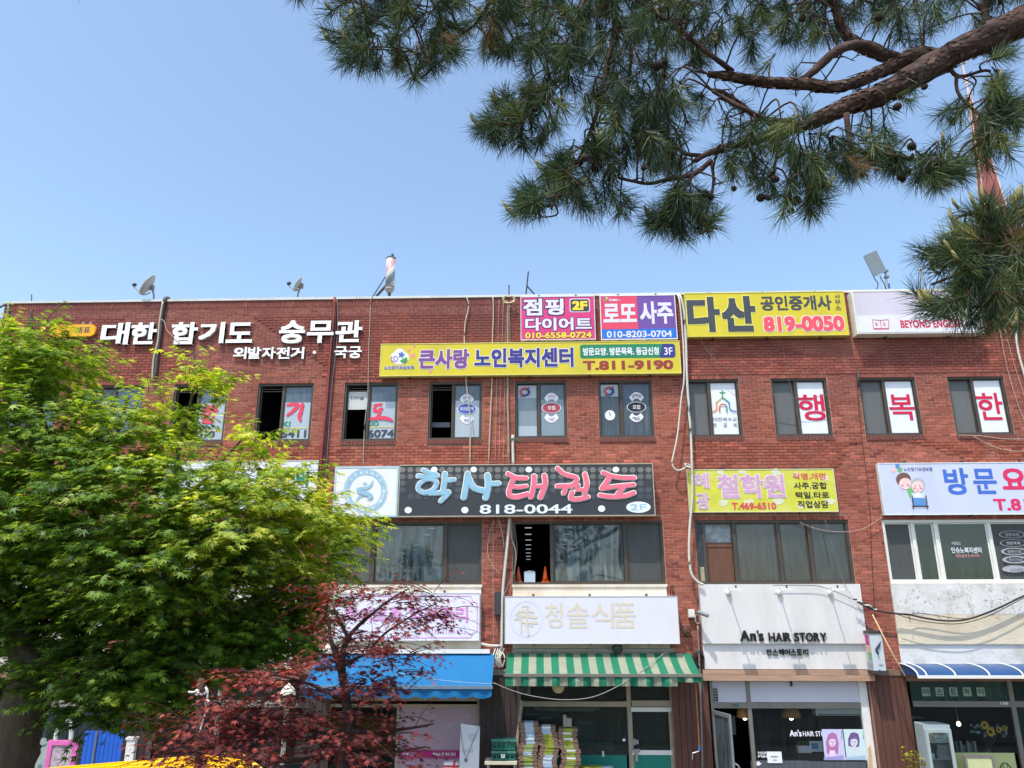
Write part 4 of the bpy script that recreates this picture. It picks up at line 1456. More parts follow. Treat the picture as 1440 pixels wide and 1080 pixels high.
# salon letters
ch3 = thing('channel_letter_sign', "black raised letters An's HAIR STORY on the white salon fascia", 'sign', at(1102, 904, WALL - .13))
blk = M('black_letter', (26, 26, 28), 0.35, 0.1)
for c, l, r_, tp, bt in (('A', 1041, 1054.5, 886.5, 901.6), ('n', 1055.5, 1063.5, 890.5, 901.6), ("'", 1064.7, 1066.8, 886.3, 891), ('s', 1067.6, 1074, 890.6, 901.8)):
    mb = MB()
    text(mb, c, (l, r_, tp, bt), WALL - 0.175, 0.025, depth=0.04)
    mb.build('letter', blk, ch3)
wds = (('H', 11), ('A', 12), ('I', 3.2), ('R', 10.3), (' ', 4), ('S', 9), ('T', 10), ('O', 12.6), ('R', 10.3), ('Y', 11))
tot = sum(w_ for _, w_ in wds)
x = 1080.8
for c, w_ in wds:
    w2_ = w_ * (1163.2 - 1080.8) / tot
    if c != ' ':
        mb = MB()
        text(mb, c, (x + .5, x + w2_ - .5, 889.6, 902), WALL - 0.175, 0.012, depth=0.04)
        mb.build('letter', blk, ch3)
    x += w2_
ch4 = thing('channel_letter_sign', 'small black raised letters 안스헤어스토리 under the English salon name', 'sign', at(1108, 922, WALL - .07))
x = 1078.0
for c in '안스헤어스토리':
    mb = MB()
    text(mb, c, (x, x + 7.7, 912.6, 921.4), WALL - 0.095, 0.02, depth=0.025)
    mb.build('letter', blk, ch4)
    x += 8.55

# spot lamps on the salon fascia
for k, px in enumerate((1024, 1095.5, 1167)):
    nm = ('left', 'middle', 'right')[k]
    p = at(px, 833.5, WALL - 0.13)
    t = thing('spot_lamp', 'white arm lamp on the salon fascia, %s one of three' % nm, 'lamp', p, 'lamps over the salon name')
    mb = MB()
    mb.lathe([(0.055, 0), (0.055, 0.05), (0.03, 0.08)], (p.x, p.y, p.z), 14, axis=(0, -1, 0))
    mb.build('base', white_pvc, t)
    mb = MB()
    q0 = Vector((p.x, p.y - 0.06, p.z))
    q1 = at(px + 12, 829.5, WALL - 0.72)
    mb.tube([q0, q0.lerp(q1, 0.5) + Vector((0, 0, 0.03)), q1], 0.012, 6)
    mb.build('arm', white_pvc, t)
    mb = MB()
    mb.box(q1.x - 0.16, q1.x + 0.10, q1.y - 0.07, q1.y + 0.05, q1.z - 0.02, q1.z + 0.035)
    mb.build('lamp_head', white_pvc, t)
    mb = MB()
    mb.box(q1.x - 0.03, q1.x + 0.0, q1.y - 0.02, q1.y + 0.0, q1.z + 0.036, q1.z + 0.09)
    mb.build('knob', dark_metal, t)

# projecting sign on the pier right of the salon
p = at(1232, 946, WALL - 0.3)
t = thing('blade_sign', 'slim projecting box sign with a hair drawing on the brick pier', 'sign', (p.x, WALL - 0.02, p.z))
x0, x1, _, _ = rect(1226, 1243, 890, 945, WALL - 0.4)
z1_, z0_ = at(1232, 887, WALL - .4).z, at(1237, 947.5, WALL - .4).z
mb = MB()
mb.box(x0, x1, WALL - 0.4, WALL - 0.08, z0_ + .06, z1_ - .06)
mb.build('cabinet', M('blade_white', (190, 198, 202), 0.45, 0.03), t)
mb = MB()
mb.box(x0 - .015, x1 + .015, WALL - 0.415, WALL - 0.07, z1_ - .059, z1_)
mb.box(x0 - .015, x1 + .015, WALL - 0.415, WALL - 0.07, z0_, z0_ + .059)
mb.build('end_cap', dark_metal, t)
mb = MB()
mb.tube([(x0 + .1, WALL - .1, z1_ - .12), (x0 + .1, WALL - .005, z1_ - .12)], 0.02)
mb.tube([(x0 + .1, WALL - .1, z0_ + .15), (x0 + .1, WALL - .005, z0_ + .15)], 0.02)
mb.build('bracket', dark_metal, t)
mb = MB()
yb_ = WALL - 0.402
for k in range(5):
    strokes(mb, [([(1239 - k * .3, 902 + k), (1235 + k * .4, 907 + k), (1231 + k * .8, 914), (1234 + k * .5, 920)], [0.5, 0.9, 1.1, 0.5])], yb_ - k * .006, 0)
strokes(mb, [([(1234, 921), (1236, 925), (1238, 928)], 0.6)], yb_ - .034, 0)
text(mb, 'Hair', (1236, 1243, 933.5, 937), yb_ - .004, 0.0, 0, shear=0.1)
ellipse(mb, 1237, 943, 1.6, 1.4, yb_ - .004, 0, 12)
mb.build('print', [M('hair_ink', (66, 70, 96))], t)
mb = MB()
xs_ = x0 - 0.003
for (ya, yb2, za, zb2, m_) in ((.34, .16, .62, .9, 0), (.37, .2, .30, .5, 1), (.34, .18, .48, .66, 2), (.37, .12, .12, .26, 3)):
    zz0, zz1 = z0_ + (z1_ - z0_) * za, z0_ + (z1_ - z0_) * zb2
    mb.poly([(xs_, WALL - yb2, zz0), (xs_, WALL - ya, zz0), (xs_ , WALL - ya, zz1), (xs_, WALL - yb2, zz1)], m_)
    xs_ -= 0.001
mb.build('side_print', [M('print_magenta', (190, 60, 130)), M('print_green', (120, 170, 120)), M('print_peach', (226, 170, 140)), M('print_grey', (160, 160, 168))], t)

# ------------------------------------------------------------------ awnings
def smooth(pts, n=5):
    P = [Vector(p) for p in pts]
    out = []
    for i in range(len(P) - 1):
        p0, p1, p2, p3 = P[max(i - 1, 0)], P[i], P[i + 1], P[min(i + 2, len(P) - 1)]
        for j in range(n):
            t = j / n
            out.append(0.5 * ((2 * p1) + (p2 - p0) * t + (2 * p0 - 5 * p1 + 4 * p2 - p3) * t * t + (3 * p1 - p0 - 3 * p2 + p3) * t ** 3))
    out.append(P[-1])
    return out


blue_cloth = M('blue_canvas', (4, 100, 152), 0.75, 0.06, 3, 0.1, 30)
D1 = 1.15
ytop = WALL - 0.12
A, B = at(449, 919, ytop), at(697, 917.5, ytop)
zf = at(560, 965, WALL - D1).z
xa_, xb_ = A.x, B.x - 0.02
t = thing('awning', 'bright blue canvas awning with scalloped valance over the skin care shop', 'awning', ((xa_ + xb_) / 2, WALL - .1, A.z))
nx, ny = 40, 6
v, f = [], []
for j in range(ny + 1):
    for i in range(nx + 1):
        u, w_ = i / nx, j / ny
        x = xa_ + (xb_ - xa_) * u
        z = A.z + (zf - A.z) * w_ - 0.03 * math.sin(math.pi * w_) * (0.6 + 0.4 * math.sin(u * 37))
        v.append((x, ytop + (WALL - D1 - ytop) * w_, z))
for j in range(ny):
    for i in range(nx):
        a = j * (nx + 1) + i
        f.append((a, a + nx + 1, a + nx + 2, a + 1))
mb = MB()
mb.add(v, f)
mb.build('canvas', blue_cloth, t, True)
mb = MB()
mb.box(xa_ - .02, xb_ + .02, WALL - D1 - .05, WALL - D1 + .02, zf - .045, zf + .012)
mb.build('front_bar', M('awning_bar', (120, 140, 160), 0.4, 0.1, metal=.3), t)
v, f = [], []
nx = 96
for i in range(nx + 1):
    u = i / nx
    x = xa_ + (xb_ - xa_) * u
    ww = 0.02 * math.sin(u * 60) + 0.012 * math.sin(u * 23)
    zb = zf - 0.2 - 0.045 * abs(math.sin(u * math.pi * 10)) + 0.02
    v += [(x, WALL - D1 - .02, zf - .046), (x, WALL - D1 - .02 + ww * .6, (zf + zb) / 2), (x, WALL - D1 - .02 + ww, zb)]
    if i:
        a = 3 * i
        f += [(a - 3, a - 2, a + 1, a), (a - 2, a - 1, a + 2, a + 1)]
mb = MB()
mb.add(v, f)
mb.build('valance', blue_cloth, t, True)
mb = MB()
mb.box(xa_, xb_ - .1, WALL - .2, WALL - .055, A.z + 0.006, A.z + .09)
mb.build('housing', white_pvc, t)
for x in (xa_ + .1, xb_ - .1):
    mb = MB()
    mb.tube([(x, WALL - .06, A.z - .45), (x, WALL - D1 + .03, zf - .02)], 0.018)
    mb.build('arm', steel, t)

# green and cream striped awning
D2 = 1.0
A, B = at(713, 918.5, ytop), at(971, 919, ytop)
zf = at(845, 948.5, WALL - D2).z
xa_, xb_ = A.x, B.x
t = thing('awning', 'faded green and cream striped awning over the food shop', 'awning', ((xa_ + xb_) / 2, WALL - .1, A.z))
gcl = M('green_stripe', (20, 108, 78), 0.8, 0.15, 5, dirt=(20, 96, 74), dscale=5, damt=.5)
ccl = M('cream_stripe', (134, 140, 120), 0.8, 0.1, 5, dirt=(160, 156, 130), dscale=3, damt=.6)
ns = 25
edge = [xa_ + (xb_ - xa_) * k / ns for k in range(ns + 1)]
for nm, prof in (('canvas', None), ('valance', 1)):
    mb = MB()
    for k in range(ns):
        m_ = k % 2
        sub = 4
        for s in range(sub):
            x0 = edge[k] + (edge[k + 1] - edge[k]) * s / sub
            x1 = edge[k] + (edge[k + 1] - edge[k]) * (s + 1) / sub
            if prof is None:
                nn = 5
                for j in range(nn):
                    w0, w1 = j / nn, (j + 1) / nn
                    g_ = lambda x, w_: (x, ytop + (WALL - D2 - ytop) * w_, A.z + (zf - A.z) * w_ - 0.035 * math.sin(math.pi * w_) * (1 + .4 * math.sin(x * 9)))
                    mb.poly([g_(x0, w0), g_(x0, w1), g_(x1, w1), g_(x1, w0)], m_)
            else:
                if k >= 22:
                    zlow = zf - .14
                else:
                    zlow = zf - .215
                hh = lambda x, q_: WALL - D2 - .02 + q_ * (0.03 * math.sin(x * 14) + .02 * math.sin(x * 31))
                zm_ = (zf - .04 + zlow) / 2
                mb.poly([(x0, hh(x0, 0), zf - .04), (x0, hh(x0, .7), zm_), (x1, hh(x1, .7), zm_), (x1, hh(x1, 0), zf - .04)], m_)
                mb.poly([(x0, hh(x0, .7), zm_), (x0, hh(x0, 1), zlow), (x1, hh(x1, 1), zlow), (x1, hh(x1, .7), zm_)], m_)
    mb.build(nm, [gcl, ccl], t, True)
mb = MB()
mb.box(xa_ - .03, xb_ + .03, WALL - D2 - .05, WALL - D2 + .02, zf - .04, zf + .012)
mb.build('front_bar', grey_al, t)
mb = MB()
mb.poly([(xb_ + .002, ytop, A.z), (xb_ + .002, WALL - D2, zf), (xb_ + .002, ytop, A.z - .28)])
mb.poly([(xb_ + .01, WALL - D2 - .01, zf - .04), (xb_ + .06, WALL - D2 + .1, zf - .04), (xb_ + .04, WALL - D2 + .1, zf - .3), (xb_ - .01, WALL - D2, zf - .3)])
mb.build('side_flap', gcl, t)
mb = MB()
mb.tube([at(722, 914.5, WALL - .1), at(948, 914.5, WALL - .1)], 0.045, 10)
mb.build('roller', M('roller_grey', (150, 146, 138), 0.5, .15), t)
for x in (xa_ + .12, xb_ - .12):
    mb = MB()
    mb.tube([(x, WALL - .05, A.z - .35), (x, WALL - D2 + .03, zf - .02)], 0.018)
    mb.build('arm', steel, t)
p0, p1 = at(978, 958, WALL - D2 + .1), at(983.5, 1049, WALL - D2 + .35)
cr = thing('crank_rod', 'thin rusty awning crank rod hanging from the striped awning', 'rod', p1)
mb = MB()
mb.tube([p0, p1], 0.011)
mb.build('rod', M('rusty_rod', (176, 122, 66), 0.7, .3), cr)
mb = MB()
mb.tube([p1, at(983.5, 1056, WALL - .65)], 0.02)
mb.build('grip', M('blue_grip', (50, 100, 180)), cr)
mb = MB()
mb.tube([at(983.5, 1056, WALL - .65), at(981, 1057, WALL - .65), at(974, 1059, WALL - .65), at(973.5, 1068, WALL - .65)], 0.01)
mb.build('crank_handle', steel, cr)

# curved blue canopy on the right
xa_, xb_ = at(1273, 945, WALL - .3).x, W2[5][1] + .4
zt = at(1350, 933.5, WALL).z
zl = at(1350, 951, WALL - .75).z
t = thing('canopy', 'blue barrel-curved plastic canopy with white ribs over the right-hand shop', 'canopy', ((xa_ + xb_) / 2, WALL, zl))
prof = [(WALL - .02 - .78 * math.sin(math.pi / 2 * k / 8), zl + (zt - zl) * math.cos(math.pi / 2 * k / 8)) for k in range(9)]
mb = MB()
n = len(prof)
mb.add([(xa_, y_, z_) for y_, z_ in prof] + [(xb_, y_, z_) for y_, z_ in prof], [(i, i + 1, n + i + 1, n + i) for i in range(n - 1)])
mb.poly([(xa_ + .01, y_, z_) for y_, z_ in prof] + [(xa_ + .01, WALL - .02, zl)])
mb.build('canopy_sheet', M('canopy_blue', (36, 76, 124), 0.35, 0.12, 1.5), t, False)
ribs = [xa_ + .01, xa_ + .18] + [at(px, 945, WALL - .5).x for px in (1332, 1379, 1425, 1471, 1518)]
for x in ribs:
    mb = MB()
    mb.tube([(x, y_ - .012, z_ + .012) for y_, z_ in prof], 0.015)
    mb.build('rib', white_pvc, t)
mb = MB()
mb.box(xa_, xb_, WALL - .84, WALL - .79, zl - .035, zl + .02)
mb.build('front_rail', white_pvc, t)

# ------------------------------------------------------------------ rooftop
def dish(label, base, dirv, r, lnb, mast_dx):
    """Offset satellite dish: shallow bowl, feed arm with LNB, bent mast. base: on the parapet."""
    b = Vector(base)
    t = thing('satellite_dish', label, 'satellite dish', b, 'satellite dishes on the roof edge')
    ax = Vector(dirv).normalized()
    c = b + Vector((mast_dx, -0.02, 0.34))
    mb = MB()
    prof = [(r * k / 7, 0.28 * r * (k / 7) ** 2) for k in range(8)] + [(r * 1.02, .28 * r), (r * 1.0, .28 * r - .02)] + [(r * k / 7, 0.28 * r * (k / 7) ** 2 - .02) for k in range(6, -1, -1)]
    mb.lathe(prof, c, 28, axis=ax)
    mb.build('reflector', M('dish_grey', (176, 174, 168), 0.5, .06), t, True)
    mb = MB()
    l = c + Vector(lnb)
    low = c + Vector((lnb[0] * .35, lnb[1] * .35, -r * .75))
    mb.tube(smooth([c + Vector((0.02, 0.02, -r * .5)), low, l], 5), 0.014)
    mb.build('feed_arm', M('arm_grey', (150, 140, 136), .5), t)
    mb = MB()
    mb.lathe([(.03, 0), (.045, .02), (.045, .07), (.02, .1)], l, 12, axis=(-lnb[0], -lnb[1], .12))
    mb.build('feed_head', dark_metal, t)
    mb = MB()
    back = c - ax * .05
    mb.tube(smooth([b + Vector((0, 0.05, -.05)), b + Vector((0, 0.03, .12)), back], 5), 0.022)
    mb.box(back.x - .05, back.x + .05, back.y - .04, back.y + .04, back.z - .06, back.z + .06)
    mb.build('mast', M('mast_grey', (140, 132, 128), .5), t)
    return t


b1 = at(214.5, 421, WALL + .1)
dish('round grey satellite dish turned left at the left of the roof', b1, (-.86, -.34, .5), 0.3, (-.42, -.06, .02), -0.1)
b2 = at(418, 419, WALL + .1)
dish('small grey satellite dish seen edge-on above the white letters', b2, (-.94, -.25, .42), 0.2, (-.3, -.03, .02), .03)

# barber pole
p = at(547.5, 413.5, WALL + .05)
top = at(549.5, 360, WALL + .05)
hgt = top.z - p.z
t = thing('barber_pole', 'faded striped barber pole standing on the roof edge', 'barber pole', p)
R_ = 0.115
bm_ = bpy.data.materials.new('barber_stripes')
bm_.use_nodes = True
nt = bm_.node_tree
tc = nt.nodes.new('ShaderNodeTexCoord')
sp = nt.nodes.new('ShaderNodeSeparateXYZ')
nt.links.new(tc.outputs['Object'], sp.inputs[0])
an = nt.nodes.new('ShaderNodeMath'); an.operation = 'ARCTAN2'
nt.links.new(sp.outputs['Y'], an.inputs[0]); nt.links.new(sp.outputs['X'], an.inputs[1])
a2 = nt.nodes.new('ShaderNodeMath'); a2.operation = 'MULTIPLY'; a2.inputs[1].default_value = 1 / (2 * math.pi)
nt.links.new(an.outputs[0], a2.inputs[0])
zz = nt.nodes.new('ShaderNodeMath'); zz.operation = 'MULTIPLY_ADD'; zz.inputs[1].default_value = -1.2
nt.links.new(sp.outputs['Z'], zz.inputs[0]); nt.links.new(a2.outputs[0], zz.inputs[2])
fr = nt.nodes.new('ShaderNodeMath'); fr.operation = 'FRACT'
nt.links.new(zz.outputs[0], fr.inputs[0])
rp_ = nt.nodes.new('ShaderNodeValToRGB')
rp_.color_ramp.interpolation = 'CONSTANT'
rp_.color_ramp.elements[0].color = (*lin((212, 212, 204)), 1)
rp_.color_ramp.elements[1].position = .2
rp_.color_ramp.elements[1].color = (*lin((150, 160, 172)), 1)
for ps, cc in ((.5, (212, 212, 204)), (.72, (196, 152, 150))):
    e = rp_.color_ramp.elements.new(ps); e.color = (*lin(cc), 1)
nt.links.new(fr.outputs[0], rp_.inputs[0])
nt.links.new(rp_.outputs[0], nt.nodes['Principled BSDF'].inputs['Base Color'])
nt.nodes['Principled BSDF'].inputs['Roughness'].default_value = .35
mb = MB()
mb.lathe([(R_, .15), (R_, hgt - .07)], p, 24)
mb.build('striped_tube', bm_, t, True)
mb = MB()
mb.lathe([(.03, 0), (.035, .03), (R_ * .7, .05), (R_ * 1.05, .12), (R_ * 1.06, .155)], p, 24)
mb.build('base_cup', M('cup_grey', (168, 166, 166), .4), t, True)
mb = MB()
for z in (.15, hgt - .085):
    mb.lathe([(R_ * 1.07, z), (R_ * 1.07, z + .025)], p, 24)
mb.lathe([(R_ * 1.03, hgt - .058), (R_ * .6, hgt - .02), (.03, hgt)], p, 24)
mb.lathe([(.035, hgt), (.035, hgt + .05)], (p.x + .03, p.y, p.z), 12)
mb.build('collar', M('collar_grey', (84, 90, 98), .4), t)
mb = MB()
q0 = at(523, 419, WALL + .02)
mb.tube([at(527, 419, WALL + .02), p + Vector((-R_ * .9, 0, .22))], 0.035, 8)
mb.tube([q0, p + Vector((-R_ * .9, 0, .5))], 0.014)
mb.tube([(p.x, p.y, p.z + .03), (p.x + .01, p.y + .02, p.z - .3)], 0.04)
mb.build('bracket', dark_metal, t)

# poles on the roof
def pole(label, pts, r, cat='pole', name='antenna_pole'):
    mb = MB()
    for a in pts:
        mb.tube(a, r, 6)
    return mb.solo(name, dark_metal, label, cat)


pole('dark bare pole with a brace above the magenta sign', [[at(739, 420, WALL + .3), at(743, 382, WALL + .3)], [at(741, 402, WALL + .3), at(757, 420, WALL + .3)]], 0.02)
pole('short dark antenna stub beside a coil of cream cable', [[at(715.8, 421, WALL), at(715.8, 402, WALL)], [at(715.8, 404, WALL), at(715.6, 401, WALL)]], 0.016)
pole('thin pole rising at the left end of the roof', [[at(44.5, 430, WALL + .3), at(44.5, 414, WALL + .3)]], 0.012)

# panel antenna
c = at(1230, 371, WALL + .6)
t = thing('panel_antenna', 'grey flat panel antenna tilted on a pole above the lavender sign', 'antenna', at(1247, 410, WALL + .6))
rotm = Matrix.Rotation(math.radians(-20), 3, 'Y') @ Matrix.Rotation(math.radians(-14), 3, 'Z') @ Matrix.Rotation(math.radians(8), 3, 'X')
mb = MB()
pts = []
w2_, h2_, d2_ = .16, .29, .06
mb.box(-w2_, w2_, -d2_, d2_ - .02, -h2_, h2_)
mb.box(-w2_ + .02, w2_ - .02, d2_ - .0195, d2_ + .02, -h2_ + .02, h2_ - .02)
mb.v = [tuple(c + rotm @ Vector(q)) for q in mb.v]
mb.build('panel', M('panel_grey', (134, 144, 152), .5, .04), t)
mb = MB()
pt = at(1245, 383, WALL + .66)
pb = at(1248.5, 412, WALL + .66)
mb.tube([pb, pt], .028, 8)
mb.build('pole', steel, t)
mb = MB()
mb.box(pt.x - .05, pt.x + .05, pt.y - .08, pt.y + .03, pt.z + .0, pt.z + .04)
mb.box(pt.x - .05, pt.x + .05, pt.y - .08, pt.y + .03, pt.z - .16, pt.z - .12)
mb.build('clamp', M('clamp_grey', (120, 128, 128), .5, metal=.5), t)
for px in (1230, 1239):
    mb = MB()
    e = at(px, 391, WALL + .58)
    mb.tube(smooth([e + Vector((-.02, 0, .06)), e + Vector((.01, 0, -.05)), e + Vector((.06, 0, -.16)), at(1232 if px < 1235 else 1246, 409, WALL + .6)], 4), .012)
    mb.build('cable', dark_metal, t)
mb = MB()
mb.tube([at(1249, 399, WALL + .66), at(1250, 405, WALL + .66)], .034, 8)
mb.build('tape_band', M('blue_tape', (50, 90, 160)), t)
# second little antenna
t = thing('antenna_mast', 'slim white antenna mast half hidden by the right pine spray', 'antenna', at(1299.5, 410, WALL + .6))
mb = MB()
mb.tube([at(1300, 410, WALL + .6), at(1297, 379, WALL + .6)], .03, 8)
mb.build('pole', steel, t)
mb = MB()
mb.tube([at(1291, 380, WALL + .6), at(1303, 376, WALL + .6)], .025)
mb.tube([at(1293, 378, WALL + .6), at(1298, 382, WALL + .6)], .03)
mb.build('cross_arm', steel, t)
mb = MB()
mb.tube([at(1299.8, 398, WALL + .6), at(1299.9, 402, WALL + .6)], .036, 8)
mb.build('tape_band', M('blue_tape', (50, 90, 160)), t)

# ------------------------------------------------------------------ pipes, conduits and cables on the wall
cream = M('cream_cable', (186, 174, 154), .6, .1)
greyc = M('grey_cable', (120, 112, 108), .6, .1)
blackc = M('black_cable', (40, 38, 40), .6, .1)
redp = M('red_pipe', (142, 58, 54), .6, .15, 4)
whitep = M('white_pipe', (202, 197, 186), .5, .08, 5)
lilac = M('faint_cable', (190, 160, 150), .6, .1)


def run(name, label, pxs, r, mat, off=0.05, cat='cable', group=None, n=4):
    """A cable through photograph points (px, py[, distance from the wall])."""
    if r < .0155 and name == 'cable':
        r *= .68
    P = [at(p[0], p[1], WALL - (p[2] if len(p) > 2 else off)) for p in pxs]
    mb = MB()
    mb.tube(smooth(P, n) if len(P) > 2 else P, r, 6)
    return mb.solo(name, mat, label, cat, group, True)


run('drain_pipe', 'thin red iron pipe running down the wall through the white letters', [(470.5, 418), (470, 440), (466, 480), (460, 560), (452, 640), (446, 720), (441, 790)], .03, redp, .06, 'pipe', n=2)
run('cable_bundle', 'dark bundle of cables beside the red iron pipe', [(472.5, 418, .02), (472, 450), (469, 500), (464, 560), (459, 620), (456, 680), (451, 740), (446, 800)], .022, blackc, .06)
run('cable', 'pale flexible conduit twisted along the dark bundle', [(474, 421), (474.5, 470), (466, 550), (460, 640), (455.5, 700), (450, 780)], .012, M('mauve_conduit', (140, 116, 116), .6), .07)
run('cable_bundle', 'thick dark cable bundle draped over the parapet beside the letter 한', [(237, 420, -.1), (232, 421), (228, 440), (225, 470), (221, 500), (218, 530)], .05, M('bundle_dark', (84, 76, 78), .6, .3, 12), .06)
run('cable', 'pale cable hugging the thick dark bundle', [(229, 424), (224, 455), (222, 480), (216, 505), (214, 535)], .022, cream, .1)
run('cable', 'cream cable looping off the bundle behind the letter 합', [(226, 449), (231, 452), (234, 463), (240, 470), (253, 483)], .012, cream, .12)
run('cable', 'thin cream wire falling from the barber pole past the windows', [(524, 416), (521, 424), (520.5, 450), (519, 480), (518, 520), (517, 560), (513, 595), (511, 640), (510.5, 653)], .012, cream, .05)
run('conduit', 'white conduit bent over the roof edge, passing the blue oval sticker', [(652, 417.5, -.1), (656, 418), (659, 428), (657.5, 440), (654, 455), (653, 481), (654.5, 525), (658, 560), (661, 590), (661, 652)], .016, cream, .08, 'conduit')
run('conduit', 'second white conduit from the roof edge, right of the sticker window', [(690, 417.5, -.1), (693, 418), (693.8, 440), (692.5, 482), (692, 530), (690, 580), (687, 652)], .016, cream, .06, 'conduit')
for k, (a, b_) in enumerate(((700, 698), (706, 703.5), (711, 709.5))):
    run('cable', 'thin mauve wire %s in the cluster under the antenna stub' % ('left', 'middle', 'right')[k], [(a + 2, 422), (a, 482), (b_, 560), (b_ - 1.5, 652)], .007, lilac, .045)
run('conduit', 'grey straight conduit under the coil of cream cable', [(714.5, 428), (714, 482), (714, 560), (716, 652)], .024, M('grey_conduit', (150, 140, 130), .5), .06, 'conduit')
run('cable', 'tan cable wavering beside the grey conduit', [(716, 428), (717, 482), (713.5, 560), (715.5, 590), (713, 652)], .010, M('tan_cable', (180, 150, 120), .6), .075)
run('pipe', 'short white pipe stub tied with green tape by the red oval window', [(721, 612), (721.3, 632), (721.8, 652)], .035, whitep, .09, 'pipe')
run('tie', 'green tape round the short white pipe stub', [(716, 620), (721, 617), (726, 618), (733, 622)], .014, M('green_tape', (20, 110, 90), .6), .13, 'tape')
# coil at the roof edge
mb = MB()
c = at(715.5, 420.5, WALL - .1)
for k in range(4):
    mb.tube([(c.x + (.12 + .006 * k) * math.cos(t_ * .35) * (1 + .04 * k), c.y + .02 * math.sin(t_ + k) - .02 * k, c.z + (.085 + .005 * k) * math.sin(t_ * .35) - .01 * k) for t_ in range(19)], .009, 5)
mb.solo('cable_coil', M('cream_coil', (214, 206, 164), .6), 'coil of cream cable hung on the antenna stub', 'cable')
# heavy white pipe right of the long yellow sign
run('conduit', 'thick white wrapped conduit falling from the roof past the lemon sign', [(951, 414, .0), (957, 417), (962, 440), (964.5, 480), (966, 530), (969, 580), (971.5, 610), (973, 660), (973.5, 700), (970, 740), (969, 780), (972, 806), (981, 818), (989, 822)], .029, whitep, .2, 'conduit')
run('conduit', 'second white conduit swinging out in a loop above the lemon sign', [(949, 414, .0), (955, 420), (960, 470), (962, 530), (958, 560), (953, 610), (947, 640), (945, 652), (951, 661), (960, 660), (967, 654)], .02, whitep, .2, 'conduit')
mb = MB()
c = at(967, 655, WALL - .24)
for k in range(5):
    mb.tube([(c.x + .06 * math.cos(t_ + k), c.y + .03 * math.sin(t_ * 1.7), c.z + .05 * math.sin(t_ + k * .6)) for t_ in [i * .6 for i in range(9)]], .012, 5)
mb.solo('tape_knot', whitep, 'knot of white tape binding the two conduits', 'tape')
run('cable', 'thin grey wire sagging from the yellow 다산 sign to beside 행', [(984, 475, .1), (1000, 500), (1030, 525), (1060, 545), (1090, 556), (1130, 560), (1160, 556), (1171, 549)], .010, greyc, .12)
run('cable', 'thin wire dropping from the yellow 다산 sign to the lemon sign', [(1098, 475), (1103, 500), (1109, 533), (1125, 600), (1139, 658)], .006, greyc, .05)
run('cable', 'straight dark wire down the joint in the bricks near 복', [(1204, 520), (1210, 600), (1222, 700), (1226, 790), (1231, 870)], .007, blackc, .02)
run('cable', 'cream wire sagging across the window head of the dark second floor window', [(1125, 735), (1150, 744), (1180, 748), (1210, 745), (1235, 731), (1240, 727)], .008, lilac, .1)
run('cable', 'pale wire slanting across the dark window to the twisted black and white cable', [(1160, 731, .1), (1170, 765, .1), (1180, 800, .14), (1192, 830, .2), (1202, 842, .24)], .006, greyc, .15)
run('cable', 'black wire from the window sill over the white salon fascia', [(1087, 823), (1120, 823), (1150, 824), (1175, 832), (1200, 843), (1208, 848)], .010, blackc, .2)
run('cable', 'black power line looping across the peeling plaster on the right', [(1205, 846), (1230, 858), (1262, 863), (1277, 864), (1300, 869), (1330, 873), (1360, 871), (1390, 861), (1415, 850), (1440, 838), (1480, 826)], .02, blackc, .19)
run('cable', 'third black line sagging lowest across the peeling plaster on the right', [(1262, 864), (1285, 871), (1315, 876), (1350, 877), (1385, 868), (1415, 854), (1440, 841), (1480, 830)], .013, blackc, .24)
run('cable', 'second black line running just under the looping power line', [(1262, 863), (1277, 865), (1290, 862), (1320, 866), (1350, 870), (1370, 868), (1395, 860), (1440, 839), (1480, 828)], .012, blackc, .17)
mb = MB()
P = smooth([at(1200, 842, WALL - .3), at(1215, 849, WALL - .32), at(1233, 857, WALL - .36)], 8)
for s in range(2):
    mb.tube([p_ + Vector((0, .018 * math.sin(i * 1.1 + s * math.pi), .018 * math.cos(i * 1.1 + s * math.pi))) for i, p_ in enumerate(P)], .013, 5, s)
mb.solo('twisted_cable', [M('white_cable', (220, 220, 216)), blackc], 'twisted black and white cable crossing from the salon fascia', 'cable')
run('cable', 'short black tail hanging from the looping line', [(1277, 864), (1279, 869), (1280, 875)], .012, blackc, .19)
run('rod', 'thin bamboo rod leaning on the brick pier by the projecting sign', [(1227, 864, .4), (1250, 910, .5), (1273, 951, .7)], .013, M('bamboo', (206, 176, 130), .6), .3, 'rod', n=1)
run('cable', 'white wire drooping under the window with 한', [(1348, 612), (1380, 613), (1410, 617), (1440, 617), (1480, 612)], .011, cream, .06)
run('cable', 'second white wire drooping lower under the window with 한', [(1370, 614), (1390, 625), (1415, 633), (1440, 634), (1480, 628)], .011, cream, .06)
run('conduit', 'thick white conduit at the far right behind the pine', [(1426, 440), (1428, 465), (1432, 495), (1440, 525), (1450, 560)], .026, whitep, .1, 'conduit')
run('cable', 'thin tan wire left of the two falling behind the pine', [(1405, 460), (1417, 520), (1432, 570), (1445, 600)], .008, cream, .06)
run('cable', 'thin tan wire right of the two falling behind the pine', [(1412, 458), (1424, 505), (1440, 555), (1450, 590)], .008, cream, .06)
run('cable', 'long dark wire strung from the blue awning in a sag before the food shop', [(694, 960, 1.1), (720, 971, 1.1), (750, 979, 1.1), (790, 984, 1.1), (830, 981, 1.1), (865, 967, 1.1), (900, 945, .9), (925, 926, .4), (941, 912, .2)], .011, M('ash_cable', (150, 146, 140), .6), 1.0)
run('cable', 'pale wire lying across the blue awning', [(560, 946, .95), (610, 955, 1.1), (660, 960, 1.18), (694, 961, 1.18)], .004, whitep, 1.1)
